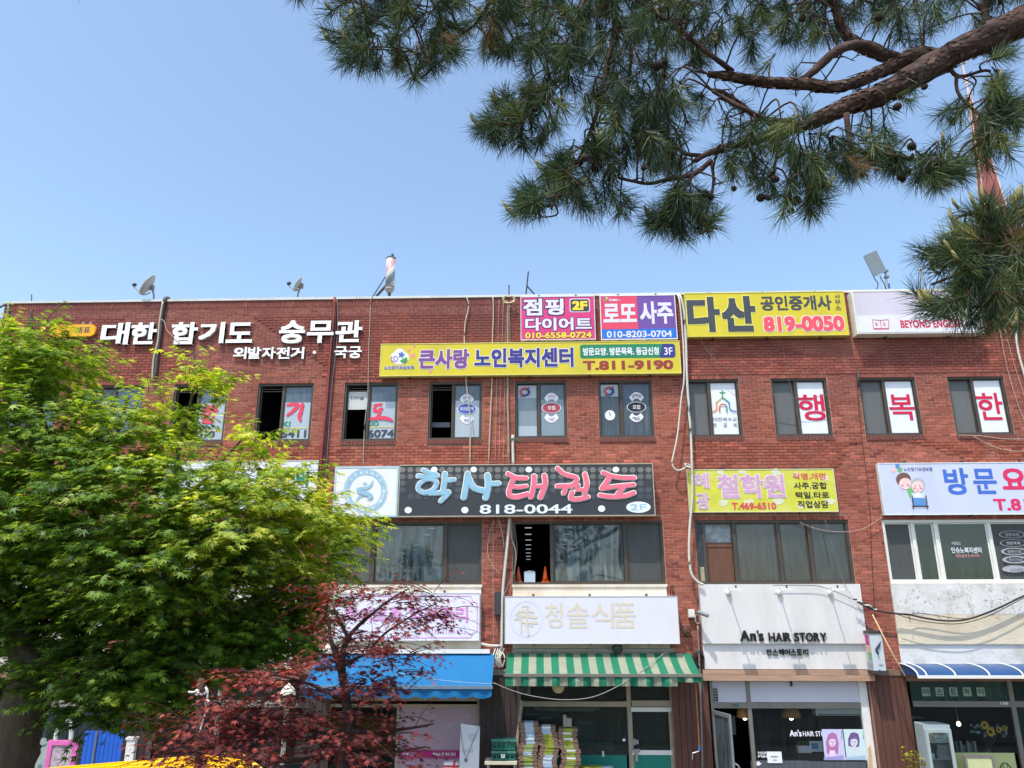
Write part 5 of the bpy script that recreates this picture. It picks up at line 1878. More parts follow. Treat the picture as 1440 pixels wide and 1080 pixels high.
run('cable', 'dark wire in a loop hugging the left roof corner', [(0, 432, -.1), (6, 429, 0), (12, 430), (8, 460), (2, 490), (-4, 520)], .03, greyc, .06)
# cluster of cables on the pier between the skin care and food signs
run('pipe', 'white vertical pipe on the pier between the two lower signs', [(716.5, 728), (714, 760), (710, 800), (706.5, 838), (706, 870), (705.5, 915)], .032, whitep, .12, 'pipe')
for k, (pts, r, mt_, w_) in enumerate((([(696, 728), (689, 750), (685.5, 775), (692, 795), (703, 806)], .008, cream, 'bulging left'), ([(700, 728), (705, 745), (709, 770), (707, 810), (705, 850), (702, 930)], .014, M('sage_cable', (170, 172, 160), .6), 'straight beside the pipe'), ([(719, 728), (719, 755), (725, 775), (724, 800), (712, 828), (708, 840)], .012, cream, 'curving right'), ([(723, 735), (727, 770), (724, 800), (716, 818), (711, 830)], .008, greyc, 'thin grey'), ([(693.5, 728), (693.5, 800), (694, 925)], .006, lilac, 'faint and vertical'), ([(712, 728), (707, 800), (703, 860), (701, 925)], .010, blackc, 'dark'))):
    run('cable', 'cable on the pier between the lower signs, %s' % w_, pts, r, mt_, .07 + .01 * k)
mb = MB()
c = at(700, 847, WALL - .12)
mb.box(c.x - .07, c.x + .06, WALL - .16, WALL - .022, c.z - .25, c.z + .22)
mb.solo('junction_box', M('box_dark', (62, 62, 66), .5), 'dark narrow junction box among the pier cables', 'box')
mb = MB()
for k in range(7):
    a_, b_ = at(random.uniform(694, 710), 912, WALL - .1), at(random.uniform(696, 710), 938, WALL - .12)
    mb.tube(smooth([a_, (a_ + b_) / 2 + Vector((random.uniform(-.1, .1), -.05, 0)), b_], 4), .016, 5)
mb.solo('cable_bundle', whitep, 'messy knot of white taped cables above the timber pier', 'cable')
run('pipe', 'white horizontal pipe joining the knot of taped cables', [(676, 905), (690, 908), (704, 908)], .03, whitep, .1, 'pipe')
# pier between food shop and salon
run('conduit', 'long grey conduit down the pier left of the salon', [(981, 880), (983, 920), (985, 980), (987, 1040), (988, 1085)], .022, M('pier_conduit', (130, 120, 116), .5), .1, 'conduit')
run('cable', 'dark cable along the left edge of the salon fascia', [(978, 830), (981, 880), (982, 930)], .012, greyc, .05)
mb = MB()
c = at(972.5, 862.5, WALL - .1)
mb.box(c.x - .065, c.x + .065, WALL - .11, WALL - .022, c.z - .085, c.z + .085)
mb.box(c.x - .05, c.x + .05, WALL - .118, WALL - .1105, c.z - .065, c.z + .065)
mb.solo('junction_box', white_pvc, 'small white junction box on the bricks left of the camera', 'box')
p = at(984, 862, WALL - .2)
t = thing('security_camera', 'grey bullet security camera on the pier left of the salon', 'camera', (p.x, WALL, p.z))
mb = MB()
e0, e1 = at(981, 860.5, WALL - .3), at(996, 866, WALL - .42)
mb.tube([e0, e1], .04, 12)
mb.build('camera_body', M('cam_grey', (120, 122, 126), .4), t)
mb = MB()
mb.tube([at(979, 862, WALL - .02), at(981, 861, WALL - .18), e0.lerp(e1, .3)], .014)
mb.build('arm', greyc, t)
mb = MB()
for k in range(4):
    c = at(980.5, 869, WALL - .08)
    mb.tube([(c.x + .05 * math.cos(i * .7), c.y - .01 * k, c.z + .1 * math.sin(i * .7) - .02) for i in range(10)], .008, 5)
mb.build('cable', cream, t)
for lab, (px, py), rx, rz, m_ in (('black coil of cable hung low on the pier beside the salon', (983, 927), .11, .2, blackc), ('tangled nest of old wire on the pier beside the faded sign', (966.5, 888), .07, .1, M('old_wire', (86, 70, 64), .7))):
    mb = MB()
    c = at(px, py, WALL - .06)
    for k in range(6):
        mb.tube([(c.x + rx * (1 - .06 * k) * math.cos(i * .42), c.y - .012 * k, c.z + rz * (1 - .05 * k) * math.sin(i * .42) + random.uniform(-.01, .01)) for i in range(17)], .012, 5)
    mb.tube([c + Vector((-.02, 0, 0)), c + Vector((-.18, 0, .22))], .008)
    mb.tube([c, c + Vector((.25, 0, -.25))], .006)
    mb.solo('cable_coil', m_, lab, 'cable')
run('hook', 'small black hook bracket on the bricks above the faded sign', [(943, 836), (944, 824), (946, 823), (946.5, 836)], .012, blackc, .06, 'bracket', n=1)
run('conduit', 'brown cable with a bracket along the window with 복', [(1207, 521), (1207.5, 545)], .02, dark_metal, .08, 'bracket', n=1)

# ------------------------------------------------------------------ shopfronts
g_shop = glass('glass_shop', (0.78, 0.82, 0.82), 0.05, (110, 120, 122))
g_dim = glass('glass_dim', (0.6, 0.65, 0.62), 0.26, (84, 96, 88), streak=.3)


def sx(px, py, y=SY):
    return at(px, py, y).x


def sz(py, px=830, y=SY):
    return at(px, py, y).z


def bars(name, mat, lst, parent, y0=SY - .03, y1=SY + .04):
    mb = MB()
    for (xl, xr, yt, yb) in lst:
        x0, x1, z0, z1 = rect(xl, xr, yt, yb, SY)
        st = .0022 * (len(mb.v) // 8)
        mb.box(x0, x1, y0 - st, y1 + st * .5, z0, z1)
    return mb.build(name, mat, parent)


def gl(parent, px, mat, y=SY + .01, name='pane'):
    x0, x1, z0, z1 = rect(*px, y)
    mb = MB()
    mb.poly([(x0, y, z0), (x1, y, z0), (x1, y, z1), (x0, y, z1)])
    return mb.build(name, mat, parent)


# --- food shop
fs = bars('shopfront', beige_al, [(729, 882, 986.3, 993.6), (883.5, 889.5, 957, 1130), (888, 944, 985, 993.6), (945, 951.5, 957, 1130), (727, 732.5, 957, 1130)], bld)
gl(fs, (732, 882, 957, 986.5), g_dim)
gl(fs, (886, 943, 957, 985.5), g_dim)
gl(fs, (733, 883, 993.5, 1062), g_dim)
gpan = M('teal_panel', (22, 122, 106), .5, .08, 2)
bars('lower_panel', gpan, [(732, 882.5, 1061.5, 1130)], fs, SY - .012, SY + .03)
gl(fs, (888, 945, 1000, 1056), g_dim)
dr = bars('door', beige_al, [(886, 891, 1001, 1130), (943, 947, 1001, 1130)], bld, SY - .05, SY - .031)
bars('door_rail', white_pvc, [(887, 943.5, 994.4, 1000.5), (889, 945, 1054.5, 1061)], dr, SY - .052, SY - .029)
bars('door_panel', gpan, [(890.5, 946, 1061.5, 1130)], dr, SY - .045, SY - .03)
bars('handle', steel, [(889.8, 893, 1038, 1047), (893.6, 897.3, 1039.5, 1045.5), (889.5, 899, 1052.5, 1056.5), (892.3, 896.5, 1056.5, 1070)], dr, SY - .09, SY - .053)
mb = MB()
text(mb, '123', (887, 894.8, 988.4, 992.4), SY - .033, .03, 0)
mb.build('number_plate', black_ink, fs)
mb = MB()
x0, x1, z0, z1 = rect(752, 843, 995, 999, SY + .3)
mb.box(x0, x1, SY + .26, SY + .34, z0 + .02, z1)
mb.tube([(x0 + .1, SY + .3, z0 + .0), (x1 - .1, SY + .3, z0)], .018)
mb.build('tube_lamp', M('lamp_white', (200, 198, 186), .5), bld)
mb = MB()
ellipse(mb, 877.5, 1040.5, 2.2, 2.2, SY - .002, 0, 16)
mb.build('door_sticker', white_ink, fs)
mb = MB()
ppoly(mb, [(846.5, 1056), (849, 1056), (850, 1064), (847, 1064)], SY - .02)
mb.build('latch', white_pvc, fs)
p = at(785, 965.5, WALL - .35)
mb = MB()
mb.lathe([(0, -.13), (.06, -.12), (.11, -.07), (.13, 0), (.11, .07), (.06, .11), (.03, .12)], p, 20)
mb.tube([p + Vector((0, 0, .11)), p + Vector((0, 0, .36))], .008)
mb.solo('globe_lamp', M('globe_cream', (214, 196, 160), .5), 'cream globe lamp hanging just under the striped awning', 'lamp', None, True)
p = at(736, 967, WALL - .15)
t = thing('wall_speaker', 'grey box speaker with round cone below the striped awning', 'speaker', p)
x0, x1, z0, z1 = rect(727, 745.5, 961, 976, WALL - .2)
mb = MB()
mb.box(x0, x1, WALL - .2, WALL + .1, z0, z1)
mb.build('case', M('speaker_grey', (110, 112, 110), .6), t)
mb = MB()
c = Vector(((x0 + x1) / 2, WALL - .202, (z0 + z1) / 2))
mb.lathe([(.1, 0), (.1, .012), (.085, .014), (.05, -.01), (.03, .004), (0, .008)], c, 20, axis=(0, -1, 0))
mb.build('cone', dark_metal, t, True)
p = at(868, 910.5, WALL - .2)
mb = MB()
mb.lathe([(.1, 0), (.11, .05), (.1, .14), (.06, .17), (0, .175)], p + Vector((0, .05, 0)), 16, axis=(0, -1, -.3))
mb.tube([p + Vector((0, .06, 0)), (p.x + .15, WALL - .02, p.z - .04)], .015)
mb.solo('flood_lamp', M('lamp_dark', (44, 52, 50), .4), 'round dark flood lamp tucked under the faded food shop sign', 'lamp', None, True)

# flattened cartons in three leaning stacks
brown = M('carton_brown', (128, 104, 88), .85, .15, 10)
cov = [M('print_blue', (158, 178, 198), .7, .08, 8), M('print_lime', (140, 148, 52), .7, .12, 8), M('print_sage', (140, 156, 96), .7, .12, 8), M('print_white', (206, 212, 216), .7, .06, 8)]
cm = []
for k in range(4):
    mb = MB()
    W_, Dp, Hh = .375, .36, .034
    mb.box(-W_ / 2, -.088, -Dp / 2, Dp / 2, .002, Hh - .003, 0)
    mb.box(.088, W_ / 2, -Dp / 2, Dp / 2, .002, Hh - .003, 0)
    mb.box(-.0875, .0875, -Dp / 2 - .006, Dp / 2, .001, Hh - .001, 1)
    mb.add([(-W_ / 2 - .012, -Dp / 2 + .02, .012), (-W_ / 2 - .012, Dp / 2 - .02, .016), (-W_ / 2 - .0005, Dp / 2 - .02, .02), (-W_ / 2 - .0005, -Dp / 2 + .02, .02)], [(0, 1, 2, 3)], 0)
    me = bpy.data.meshes.new('carton')
    me.from_pydata(mb.v, [], mb.f)
    me.materials.append(brown)
    me.materials.append(cov[k])
    me.polygons.foreach_set('material_index', mb.mi)
    cm.append(me)
seqs = ('LEFT', 'MIDDLE', 'RIGHT')
pat = ['bbbbbbbbwbbssssbwssllssbbss', 'wbbbllllllllllsbwbwbbbwbbllb', 'llwllwlllslwlslwllslllwsllbl']
tops = (1012, 1018, 1021)
for s, (px, lab) in enumerate(((745, 'left'), (771, 'middle'), (799, 'right'))):
    yy_ = WALL - .42
    top = at(px, tops[s], yy_).z
    n = int((top - .14) / .0345)
    for k in range(n):
        z = .135 + k * .0345
        ch = pat[s][min(len(pat[s]) - 1, n - 1 - k)]
        kind = 'blsw'.index(ch)
        x = at(px, 1045, yy_).x + .024 * math.sin(k * .35 + s * 1.6) + random.uniform(-.018, .018) + (n - k) * (-.0012 if s == 0 else .0015 if s == 2 else 0)
        o = bpy.data.objects.new('carton', cm[kind])
        COL.objects.link(o)
        o.location = (x, yy_ + random.uniform(-.01, .01), z)
        o.rotation_euler = (0, random.uniform(-.012, .012), random.uniform(-.04, .04))
        tag(o, 'flattened carton with %s print in the %s of three stacks by the teal door' % (('pale blue', 'lime', 'sage green', 'white')[kind], lab), 'carton', 'flattened cartons stacked outside the food shop')
mb = MB()
p = at(798, 1012, WALL - .42)
mb.box(p.x - .09, p.x + .08, p.y - .1, p.y + .1, p.z - .12, p.z + .03)
mb.add([(p.x - .09, p.y - .1, p.z + .03), (p.x - .02, p.y - .1, p.z + .03), (p.x - .03, p.y - .08, p.z + .1), (p.x - .09, p.y - .08, p.z + .1)], [(0, 1, 2, 3)])
o = mb.solo('carton', M('carton_grey', (150, 138, 126), .85, .1), 'small open grey carton standing on top of the right stack', 'carton')
mb = MB()
p = at(827, 1078, WALL - .3)
mb.box(p.x - .3, p.x + .28, p.y - .15, p.y + .15, .13, p.z)
mb.box(p.x + .281, p.x + .5, p.y - .15, p.y + .15, .13, p.z - .01, 1)
mb.solo('carton', [cov[1], cov[0]], 'low lime and blue carton beside the right stack by the teal panel', 'carton')
run('post', 'weathered grey pole leaning beside the left carton stack', [(734, 985, .25), (730, 1020, .3), (727, 1050, .35), (728, 1085, .45)], .04, M('pole_ash', (150, 136, 120), .8, .3), .3, 'pole')

# crates on the table
gcr = M('crate_green', (30, 92, 80), .5, .08, 6)


def crate(label, px, ytop_, ybot, y, w=.46, group='green plastic crates on the table'):
    z0, z1 = at(px, ybot, y).z, at(px, ytop_, y).z
    cx = at(px, ybot, y).x
    t = thing('crate', label, 'crate', (cx, y, z0), group)
    d = .3
    mb = MB()
    x0, x1, y0, y1 = cx - w / 2, cx + w / 2, y - d / 2, y + d / 2
    e = .018
    mb.box(x0, x1, y0, y1, z0, z0 + .015)
    for zz0, zz1 in ((z0 + .0155, z0 + .05), (z0 + .085, z0 + .105), (z1 - .07, z1 - .05), (z1 - .03, z1)):
        mb.box(x0, x1, y0, y0 + e, zz0, zz1)
        mb.box(x0, x1, y1 - e, y1, zz0, zz1)
        mb.box(x0, x0 + e, y0 + e, y1 - e, zz0, zz1)
        mb.box(x1 - e, x1, y0 + e, y1 - e, zz0, zz1)
    for k in range(6):
        xx_ = x0 + (w - .03) * k / 5
        mb.box(xx_, xx_ + .03, y0 + .003, y0 + e - .003, z0 + .0155, z1 - .001)
        mb.box(xx_, xx_ + .03, y1 - e + .003, y1 - .003, z0 + .0155, z1 - .001)
    for k in range(3):
        yy_ = y0 + .02 + (d - .07) * k / 2
        mb.box(x0 + .003, x0 + e - .003, yy_, yy_ + .03, z0 + .0155, z1 - .001)
        mb.box(x1 - e + .003, x1 - .003, yy_, yy_ + .03, z0 + .0155, z1 - .001)
    mb.build('crate_body', gcr, t)
    mb = MB()
    mb.frame(x0 - .012, x1 + .012, z1 - .03, z1 + .003, y0 - .012, y0 - .0005, .012)
    mb.build('rim', M('crate_rim', (90, 150, 136), .5), t)
    return t, (x0, x1, y0, z0, z1)


YC = WALL - .5
crate('lower green plastic crate with a white tag on the small table', 708.5, 1055, 1068, YC)
mb = MB()
text(mb, ':', (706, 708, 1061, 1064), YC - .165, .02, 1)
x0, x1, z0, z1 = rect(704.5, 710, 1060.5, 1066, YC - .163)
mb.poly([(x0, YC - .163, z0), (x1, YC - .163, z0), (x1, YC - .163, z1), (x0, YC - .163, z1)])
lc = [o for o in bpy.data.objects if o.name == 'crate'][0]
mb.build('tag', [white_ink, black_ink], lc)
crate('upper green plastic crate stacked on the other by the timber pier', 708.5, 1038.5, 1053.5, YC)
z1_ = at(708, 1068, YC).z - .002
xc = at(706, 1070, YC).x
t = thing('table', 'small pale table carrying two green crates', 'table', (xc, YC, .13))
mb = MB()
mb.box(xc - .33, xc + .3, YC - .25, YC + .25, z1_ - .05, z1_)
mb.build('tabletop', M('table_cream', (200, 190, 168), .6, .06), t)
for sx_ in (-.29, .24):
    for sy_ in (-.22, .18):
        mb = MB()
        mb.box(xc + sx_, xc + sx_ + .04, YC + sy_, YC + sy_ + .04, .13, z1_ - .0505)
        mb.build('leg', steel, t)
# crates inside the shop
for k, (px, yt_, yb_) in enumerate(((822, 1014, 1029), (822, 1030, 1043), (822, 1043.5, 1058), (850, 1043, 1057))):
    crate(('top', 'middle', 'lowest', 'lone')[k] + ' green crate seen dimly through the food shop glass' + (' right of the pile' if k == 3 else ''), px, yt_, yb_, SY + .34, .38, 'green crates inside the food shop')
mb = MB()
zz_ = at(822, 1058.5, SY + .34).z - .003
mb.box(at(790, 1058, SY + .34).x, at(875, 1058, SY + .34).x, SY + .14, SY + .7, zz_ - .05, zz_)
mb.box(at(800, 1058, SY + .34).x, at(865, 1058, SY + .34).x, SY + .16, SY + .66, .14, zz_ - .0505)
mb.solo('counter', room_m, 'dim counter inside the food shop holding the green crates', 'counter')

# --- skin care shop
pink_film = M('pinkish_film', (170, 146, 158), .5, .05, 1.5)
ks = bars('shopfront', beige_al, [(462, 673, 978.5, 985.5), (462, 673, 990, 994.5), (556, 560, 994, 1130), (670.5, 674, 957, 1130)], bld)
bars('fascia_panel', M('beige_panel', (178, 166, 146), .6, .08), [(464, 672, 957, 978)], ks, SY - .01, SY + .03)
gl(ks, (464, 556, 985, 1130), g_shop)
gl(ks, (560, 671, 994, 1130), g_dim, SY + .02)
q = MB()
x0, x1, z0, z1 = rect(560, 671, 994, 1130, SY + .008)
q.poly([(x0, SY + .008, z0), (x1, SY + .008, z0), (x1, SY + .008, z1), (x0, SY + .008, z1)])
q.build('window_film', pink_film, ks)
q = MB()
x0, x1, z0, z1 = rect(560, 671, 1056, 1065.5, SY + .004)
q.poly([(x0, SY + .004, z0), (x1, SY + .004, z0), (x1, SY + .004, z1), (x0, SY + .004, z1)], 0)
text(q, '화이트 존 피부관리', (608.5, 640.5, 1058.3, 1063.2), SY + .001, .03, 1)
text(q, '피부관리', (566, 585, 1058.3, 1063.2), SY + .001, .02, 1)
for zy in (1055, 1066.8):
    x0, x1, z0, z1 = rect(560, 671, zy - .6, zy + .4, SY + .004)
    q.poly([(x0, SY + .004, z0), (x1, SY + .004, z0), (x1, SY + .004, z1), (x0, SY + .004, z1)], 0)
for cx, cy in ((610, 1007), (660, 1007), (574, 1014), (632, 1020)):
    for k in range(4):
        a_ = k * math.pi / 4
        strokes(q, [([(cx - 4.5 * math.cos(a_), cy - 4.5 * math.sin(a_)), (cx + 4.5 * math.cos(a_), cy + 4.5 * math.sin(a_))], .7)], SY + .004 - k * .001, 2)
q.build('printed_strip', [M('magenta_strip', (176, 24, 110)), white_ink, M('pale_star', (186, 166, 178))], ks)
# banner stand with a necklace
yb_ = WALL - .55
x0, x1, z0, z1 = rect(645.5, 674.5, 1019, 1120, yb_)
t = thing('banner_stand', 'white banner stand with a necklace print outside the skin care shop', 'banner', ((x0 + x1) / 2, yb_, .13))
mb = MB()
mb.poly([(x0, yb_, z0), (x1 - .02, yb_ - .02, z0), (x1, yb_ - .02, z1 - .03), (x0 + .02, yb_, z1 + .02)])
mb.build('banner_sheet', M('banner_white', (206, 208, 214), .6, .08, 3), t)
mb = MB()
strokes(mb, [([(647, 1020), (650, 1045), (655, 1066)], .7), ([(674, 1022), (664, 1045), (656.5, 1066)], .7)], yb_ - .026, 0)
ellipse(mb, 655, 1069, 2.4, 2.8, yb_ - .03, 0, 12)
ellipse(mb, 664, 1036, 6, 5, yb_ - .026, 1, 14)
text(mb, 'Esthetic', (650, 666, 1052, 1058), yb_ - .027, 0, 1)
mb.build('print', [M('chain_ink', (112, 108, 108)), M('pale_grey_ink', (180, 182, 188))], t)
mb = MB()
mb.tube([((x0 + x1) / 2, yb_ + .02, .14), ((x0 + x1) / 2, yb_ + .02, z1)], .015)
mb.tube([(x0 + .02, yb_ + .02, z1 - .0), (x1 - .0, yb_ + .0, z1 - .03)], .01)
mb.box(x0, x1, yb_ - .1, yb_ + .2, .13, .16)
mb.build('stand', steel, t)
p = at(636, 1071, WALL - .3)
mb = MB()
mb.box(p.x - .16, p.x + .14, p.y - .1, p.y + .1, .5, p.z + .0, 0)
mb.box(p.x - .163, p.x + .143, p.y - .103, p.y + .103, p.z - .09, p.z - .05, 1)
mb.box(p.x + .03, p.x + .07, p.y - .105, p.y + .105, .505, p.z + .004, 1)
mb.box(p.x - .1, p.x + .08, p.y - .08, p.y + .08, .13, .499, 0)
mb.solo('gift_box', [white_ink, M('ribbon_red', (214, 60, 70))], 'white gift box with red ribbon under the magenta strip', 'box')

# --- hair salon
pale = M('pale_panel', (196, 196, 208), .5, .04, 2)
ss = bars('shopfront', grey_al, [(1000, 1215, 988, 996), (1055, 1060.5, 957, 1130), (1003, 1007, 957, 1130)], bld)
bars('transom_panel', pale, [(999, 1048.8, 957.5, 987.5), (1052, 1209.5, 957.5, 987.5)], ss, SY - .01, SY + .03)
bars('jamb', M('jamb_white', (222, 220, 216), .5), [(1216, 1227, 957.5, 1130)], ss, SY - .06, SY + .06)
bars('vent', dark_metal, [(999.5, 1009, 968, 986)], ss, SY - .03, SY - .012)
mb = MB()
for k in range(4):
    x0, x1, z0, z1 = rect(1000.5, 1008, 970 + k * 4, 972 + k * 4, SY - .032)
    mb.box(x0, x1, SY - .034, SY - .0305, z0, z1)
mb.build('vent_slat', grey_al, ss)
gl(ss, (1059, 1221, 996, 1130), g_shop)
x0, x1, z0, z1 = rect(1058, 1221, 1070.5, 1130, SY + .004)
q = MB()
q.poly([(x0, SY + .004, z0), (x1, SY + .004, z0), (x1, SY + .004, z1), (x0, SY + .004, z1)])
q.build('window_film', glass('smoked_film', (.4, .42, .46), .6, (110, 116, 124), streak=.15), ss)
q = MB()
text(q, '125', (1029.5, 1038.5, 989.8, 994.2), SY - .034, .03, 1)
text(q, "An's", (1110.3, 1127, 1026.5, 1035.6), SY - .002, .03, 0)
text(q, 'HAIR STORY', (1129, 1169, 1028.3, 1035.6), SY - .002, .012, 0)
text(q, 'P.OOO', (1066, 1079, 1057, 1061), SY - .002, .03, 0)
text(q, "P'EN", (1066, 1079, 1062, 1065.5), SY - .002, .03, 0)
ppoly(q, [(1063, 1072), (1067, 1070), (1069, 1073), (1071.5, 1073.5), (1068, 1076.5), (1064, 1077)], SY - .002, 0)
q.build('lettering', [white_ink, M('number_ink', (60, 66, 72))], ss)
# open glass door
t = thing('glass_door', 'chrome framed salon door standing ajar at the left of the salon', 'door', at(1003, 1120, SY))
xh, xe = at(1004, 1040, SY).x, at(1019, 1040, SY - .5).x
zt_, zb_ = at(1010, 998, SY).z, .2
mb = MB()
a0_, b0_ = Vector((xh, SY - .04, 0)), Vector((xh + .18, SY - .8, 0))
for (u0, u1, z0, z1) in ((0, .07, zb_, zt_), (.93, 1, zb_, zt_), (.07, .93, zb_, zb_ + .1), (.07, .93, zt_ - .07, zt_)):
    p0, p1 = a0_.lerp(b0_, u0), a0_.lerp(b0_, u1)
    nrm = Vector((.04, .01, 0))
    vs_ = []
    for z in (z0, z1):
        for p_ in (p0 - nrm / 2, p1 - nrm / 2, p1 + nrm / 2, p0 + nrm / 2):
            vs_.append((p_.x, p_.y, z))
    mb.add(vs_, [(0, 3, 2, 1), (4, 5, 6, 7), (0, 1, 5, 4), (1, 2, 6, 5), (2, 3, 7, 6), (3, 0, 4, 7)])
mb.build('door_frame', steel, t)
mb = MB()
mb.poly([(a0_.x, a0_.y, zb_ + .1), (b0_.x, b0_.y, zb_ + .1), (b0_.x, b0_.y, zt_ - .07), (a0_.x, a0_.y, zt_ - .07)])
mb.build('pane', g_dirty, t)
mb = MB()
hx, hy = a0_.lerp(b0_, .85).x + .05, a0_.lerp(b0_, .85).y
mb.tube(smooth([(hx - .03, hy, 1.12), (hx + .09, hy - .02, 1.05), (hx + .1, hy - .02, .85), (hx + .0, hy, .72)], 5), .018)
mb.build('handle', steel, t)
# inside the salon
for k, (px, r) in enumerate(((1047, .17), (1112, .2))):
    p = at(px, 1003, SY + .32)
    t = thing('pendant_lamp', 'wicker dome pendant lamp with a lit bulb, %s in the salon' % ('by the door', 'behind the window glass')[k], 'lamp', p, 'wicker lamps in the salon')
    mb = MB()
    mb.lathe([(r, -.08), (r * .98, 0), (r * .8, .1), (r * .45, .17), (.03, .2)], p, 20)
    mb.build('lamp_shade', M('wicker', (190, 138, 88), .8, .35, 40), t, True)
    mb = MB()
    mb.lathe([(0, -.14), (.035, -.12), (.045, -.08), (.02, -.02)], p, 12)
    mb.build('bulb', M('lit_bulb', (255, 244, 220), .5, 0, emit=6.0), t, True)
    mb = MB()
    mb.tube([p + Vector((0, 0, .2)), (p.x, p.y, 2.9)], .008)
    mb.build('cord', blackc, t)
x0, x1, z0, z1 = rect(1147, 1214, 996.5, 1006.5, SY + .05)
t = thing('air_conditioner', 'long white wall air conditioner inside the salon window', 'air conditioner', ((x0 + x1) / 2, SY + .1, z0))
mb = MB()
mb.box(x0, x1, SY + .05, SY + .28, z0, z1)
mb.build('case', white_pvc, t)
mb = MB()
mb.box(x0 + .04, x1 - .04, SY + .044, SY + .0495, z0 + .01, z0 + .03)
mb.build('louvre', grey_al, t)
# posters
for k, (px, hc, fc, bg_, lab) in enumerate(((1172.5, (176, 112, 166), (226, 204, 222), (196, 196, 226), 'lilac poster of a long pink haired woman in the salon window'), (1203, (110, 86, 136), (214, 214, 228), (200, 218, 222), 'pale poster of a short purple haired woman in the salon window'))):
    y = SY - .006
    x0, x1, z0, z1 = rect(px - 14.6, px + 14.6, 1025.5, 1069, y)
    mb = MB()
    mb.box(x0, x1, y, y + .003, z0, z1, 0)
    yy_ = y - .001
    cx, cy = px - 2 + k * 0, 1042
    if k == 0:
        ppoly(mb, [(cx - 8, 1058), (cx - 9, 1044), (cx - 6, 1033), (cx, 1029.5), (cx + 6, 1033), (cx + 9, 1046), (cx + 8, 1060), (cx + 2, 1062), (cx - 5, 1062)], yy_, 1)
    else:
        ppoly(mb, [(cx - 8, 1049), (cx - 8.5, 1039), (cx - 5, 1031), (cx, 1029.5), (cx + 6, 1032), (cx + 8, 1041), (cx + 7, 1050), (cx, 1051)], yy_, 1)
    ppoly(mb, [(cx - 6, 1069), (cx - 3.5, 1055), (cx + 3.5, 1055), (cx + 7, 1069)] if k == 0 else [(cx - 1.5, 1056), (cx - 2, 1049), (cx + 2.5, 1049), (cx + 2, 1055)], yy_ - .001, 2)
    ellipse(mb, cx, 1043.5, 5, 6.8, yy_ - .002, 2, 18)
    ppoly(mb, [(cx - 5.4, 1042), (cx - 4.6, 1036), (cx, 1034.5), (cx + 4.8, 1036), (cx + 5.4, 1042), (cx + 3, 1039), (cx - 3, 1039.2)], yy_ - .003, 1)
    for ex in (-2.1, 2.1):
        ellipse(mb, cx + ex, 1043, 1.1, .6, yy_ - .004, 3, 10)
    ellipse(mb, cx, 1047.5, 1.3, .6, yy_ - .004, 4, 10)
    strokes(mb, [([(cx + .2, 1043.5), (cx + .5, 1045.6)], .4)], yy_ - .004, 3)
    for j in range(4):
        text(mb, '헤어살롱'[j], (px + 10, px + 12, 1028 + j * 3, 1030.4 + j * 3), yy_ - .001, .01, 3)
    ppoly(mb, [(px - 14, 1065), (px + 14, 1062), (px + 14, 1068.5), (px - 14, 1068.5)], yy_ - .005, 5)
    mb.solo('poster', [M('poster_bg%s' % ('', '_mint')[k], bg_, .5, .03), M('poster_hair%s' % ('', '_dark')[k], hc, .6, .12, 20), M('poster_face%s' % ('', '_pale')[k], fc), dark_ink, M('poster_lip', (200, 110, 150)), M('poster_band%s' % ('', '_blue')[k], ((160, 150, 206), (166, 190, 214))[k])], lab, 'poster')
mb = MB()
x0, x1, z0, z1 = rect(1079, 1099.5, 1057, 1073, SY - .01)
mb.box(x0, x1, SY - .012, SY - .006, z0, z1, 0)
text(mb, '예약문의', (1084, 1094, 1063, 1065.5), SY - .014, .02, 1)
text(mb, '환영', (1087, 1092, 1068, 1070), SY - .014, .01, 1)
mb.solo('notice_card', [white_ink, dark_ink], 'small white notice card on the lower salon window', 'notice')
p = at(1131, 1058, SY + .1)
t = thing('planter', 'white trough of green leaves on the salon window shelf', 'planter', p)
mb = MB()
mb.box(p.x - .14, p.x + .13, p.y - .07, p.y + .07, p.z, p.z + .13)
mb.build('trough', white_ink, t)
mb = MB()
for k in range(26):
    c = p + Vector((random.uniform(-.12, .11), random.uniform(-.05, .05), .13))
    a_ = random.uniform(0, 6.28)
    d_ = Vector((math.cos(a_) * .05, math.sin(a_) * .05, random.uniform(.05, .11)))
    s_ = Vector((-math.sin(a_), math.cos(a_), 0)) * .02
    mb.poly([c, c + d_ * .5 + s_, c + d_, c + d_ * .5 - s_])
mb.build('leaves', M('houseplant', (92, 128, 48), .5, .3, 9), t)
mb = MB()
p2 = at(1149, 1057, SY + .06)
mb.box(p2.x - .14, p2.x + .14, p2.y - .01, p2.y + .01, p2.z, p2.z + .2, 0)
mb.box(p2.x - .1, p2.x + .03, p2.y - .013, p2.y - .0105, p2.z + .05, p2.z + .16, 1)
mb.solo('picture_card', [white_ink, M('card_picture', (90, 150, 190), .5, .6, 30)], 'white card with a small blue picture beside the leaf trough', 'card')
mb = MB()
x0, x1, z0, z1 = rect(1118, 1162, 1058.5, 1120, SY + .3)
mb.box(x0, x1, SY + .02, SY + .3, .14, at(1140, 1058.2, SY + .1).z - .002)
mb.solo('display_cabinet', M('cabinet_black', (30, 28, 30), .5), 'black cabinet inside the salon under the leaf trough', 'cabinet')
mb = MB()
p = at(1076, 1045, SY + 1.6)
mb.lathe([(.28, 0), (.3, .02), (.3, .1), (.12, .12), (.05, .14), (.05, .5)], (p.x, p.y, .15), 16)
mb.box(p.x - .28, p.x + .28, p.y - .25, p.y + .25, .65, .78)
mb.box(p.x - .26, p.x + .26, p.y + .2, p.y + .3, .79, 1.35)
mb.solo('salon_chair', M('chair_black', (34, 32, 34), .4), 'black salon chair dim behind the salon glass', 'chair')
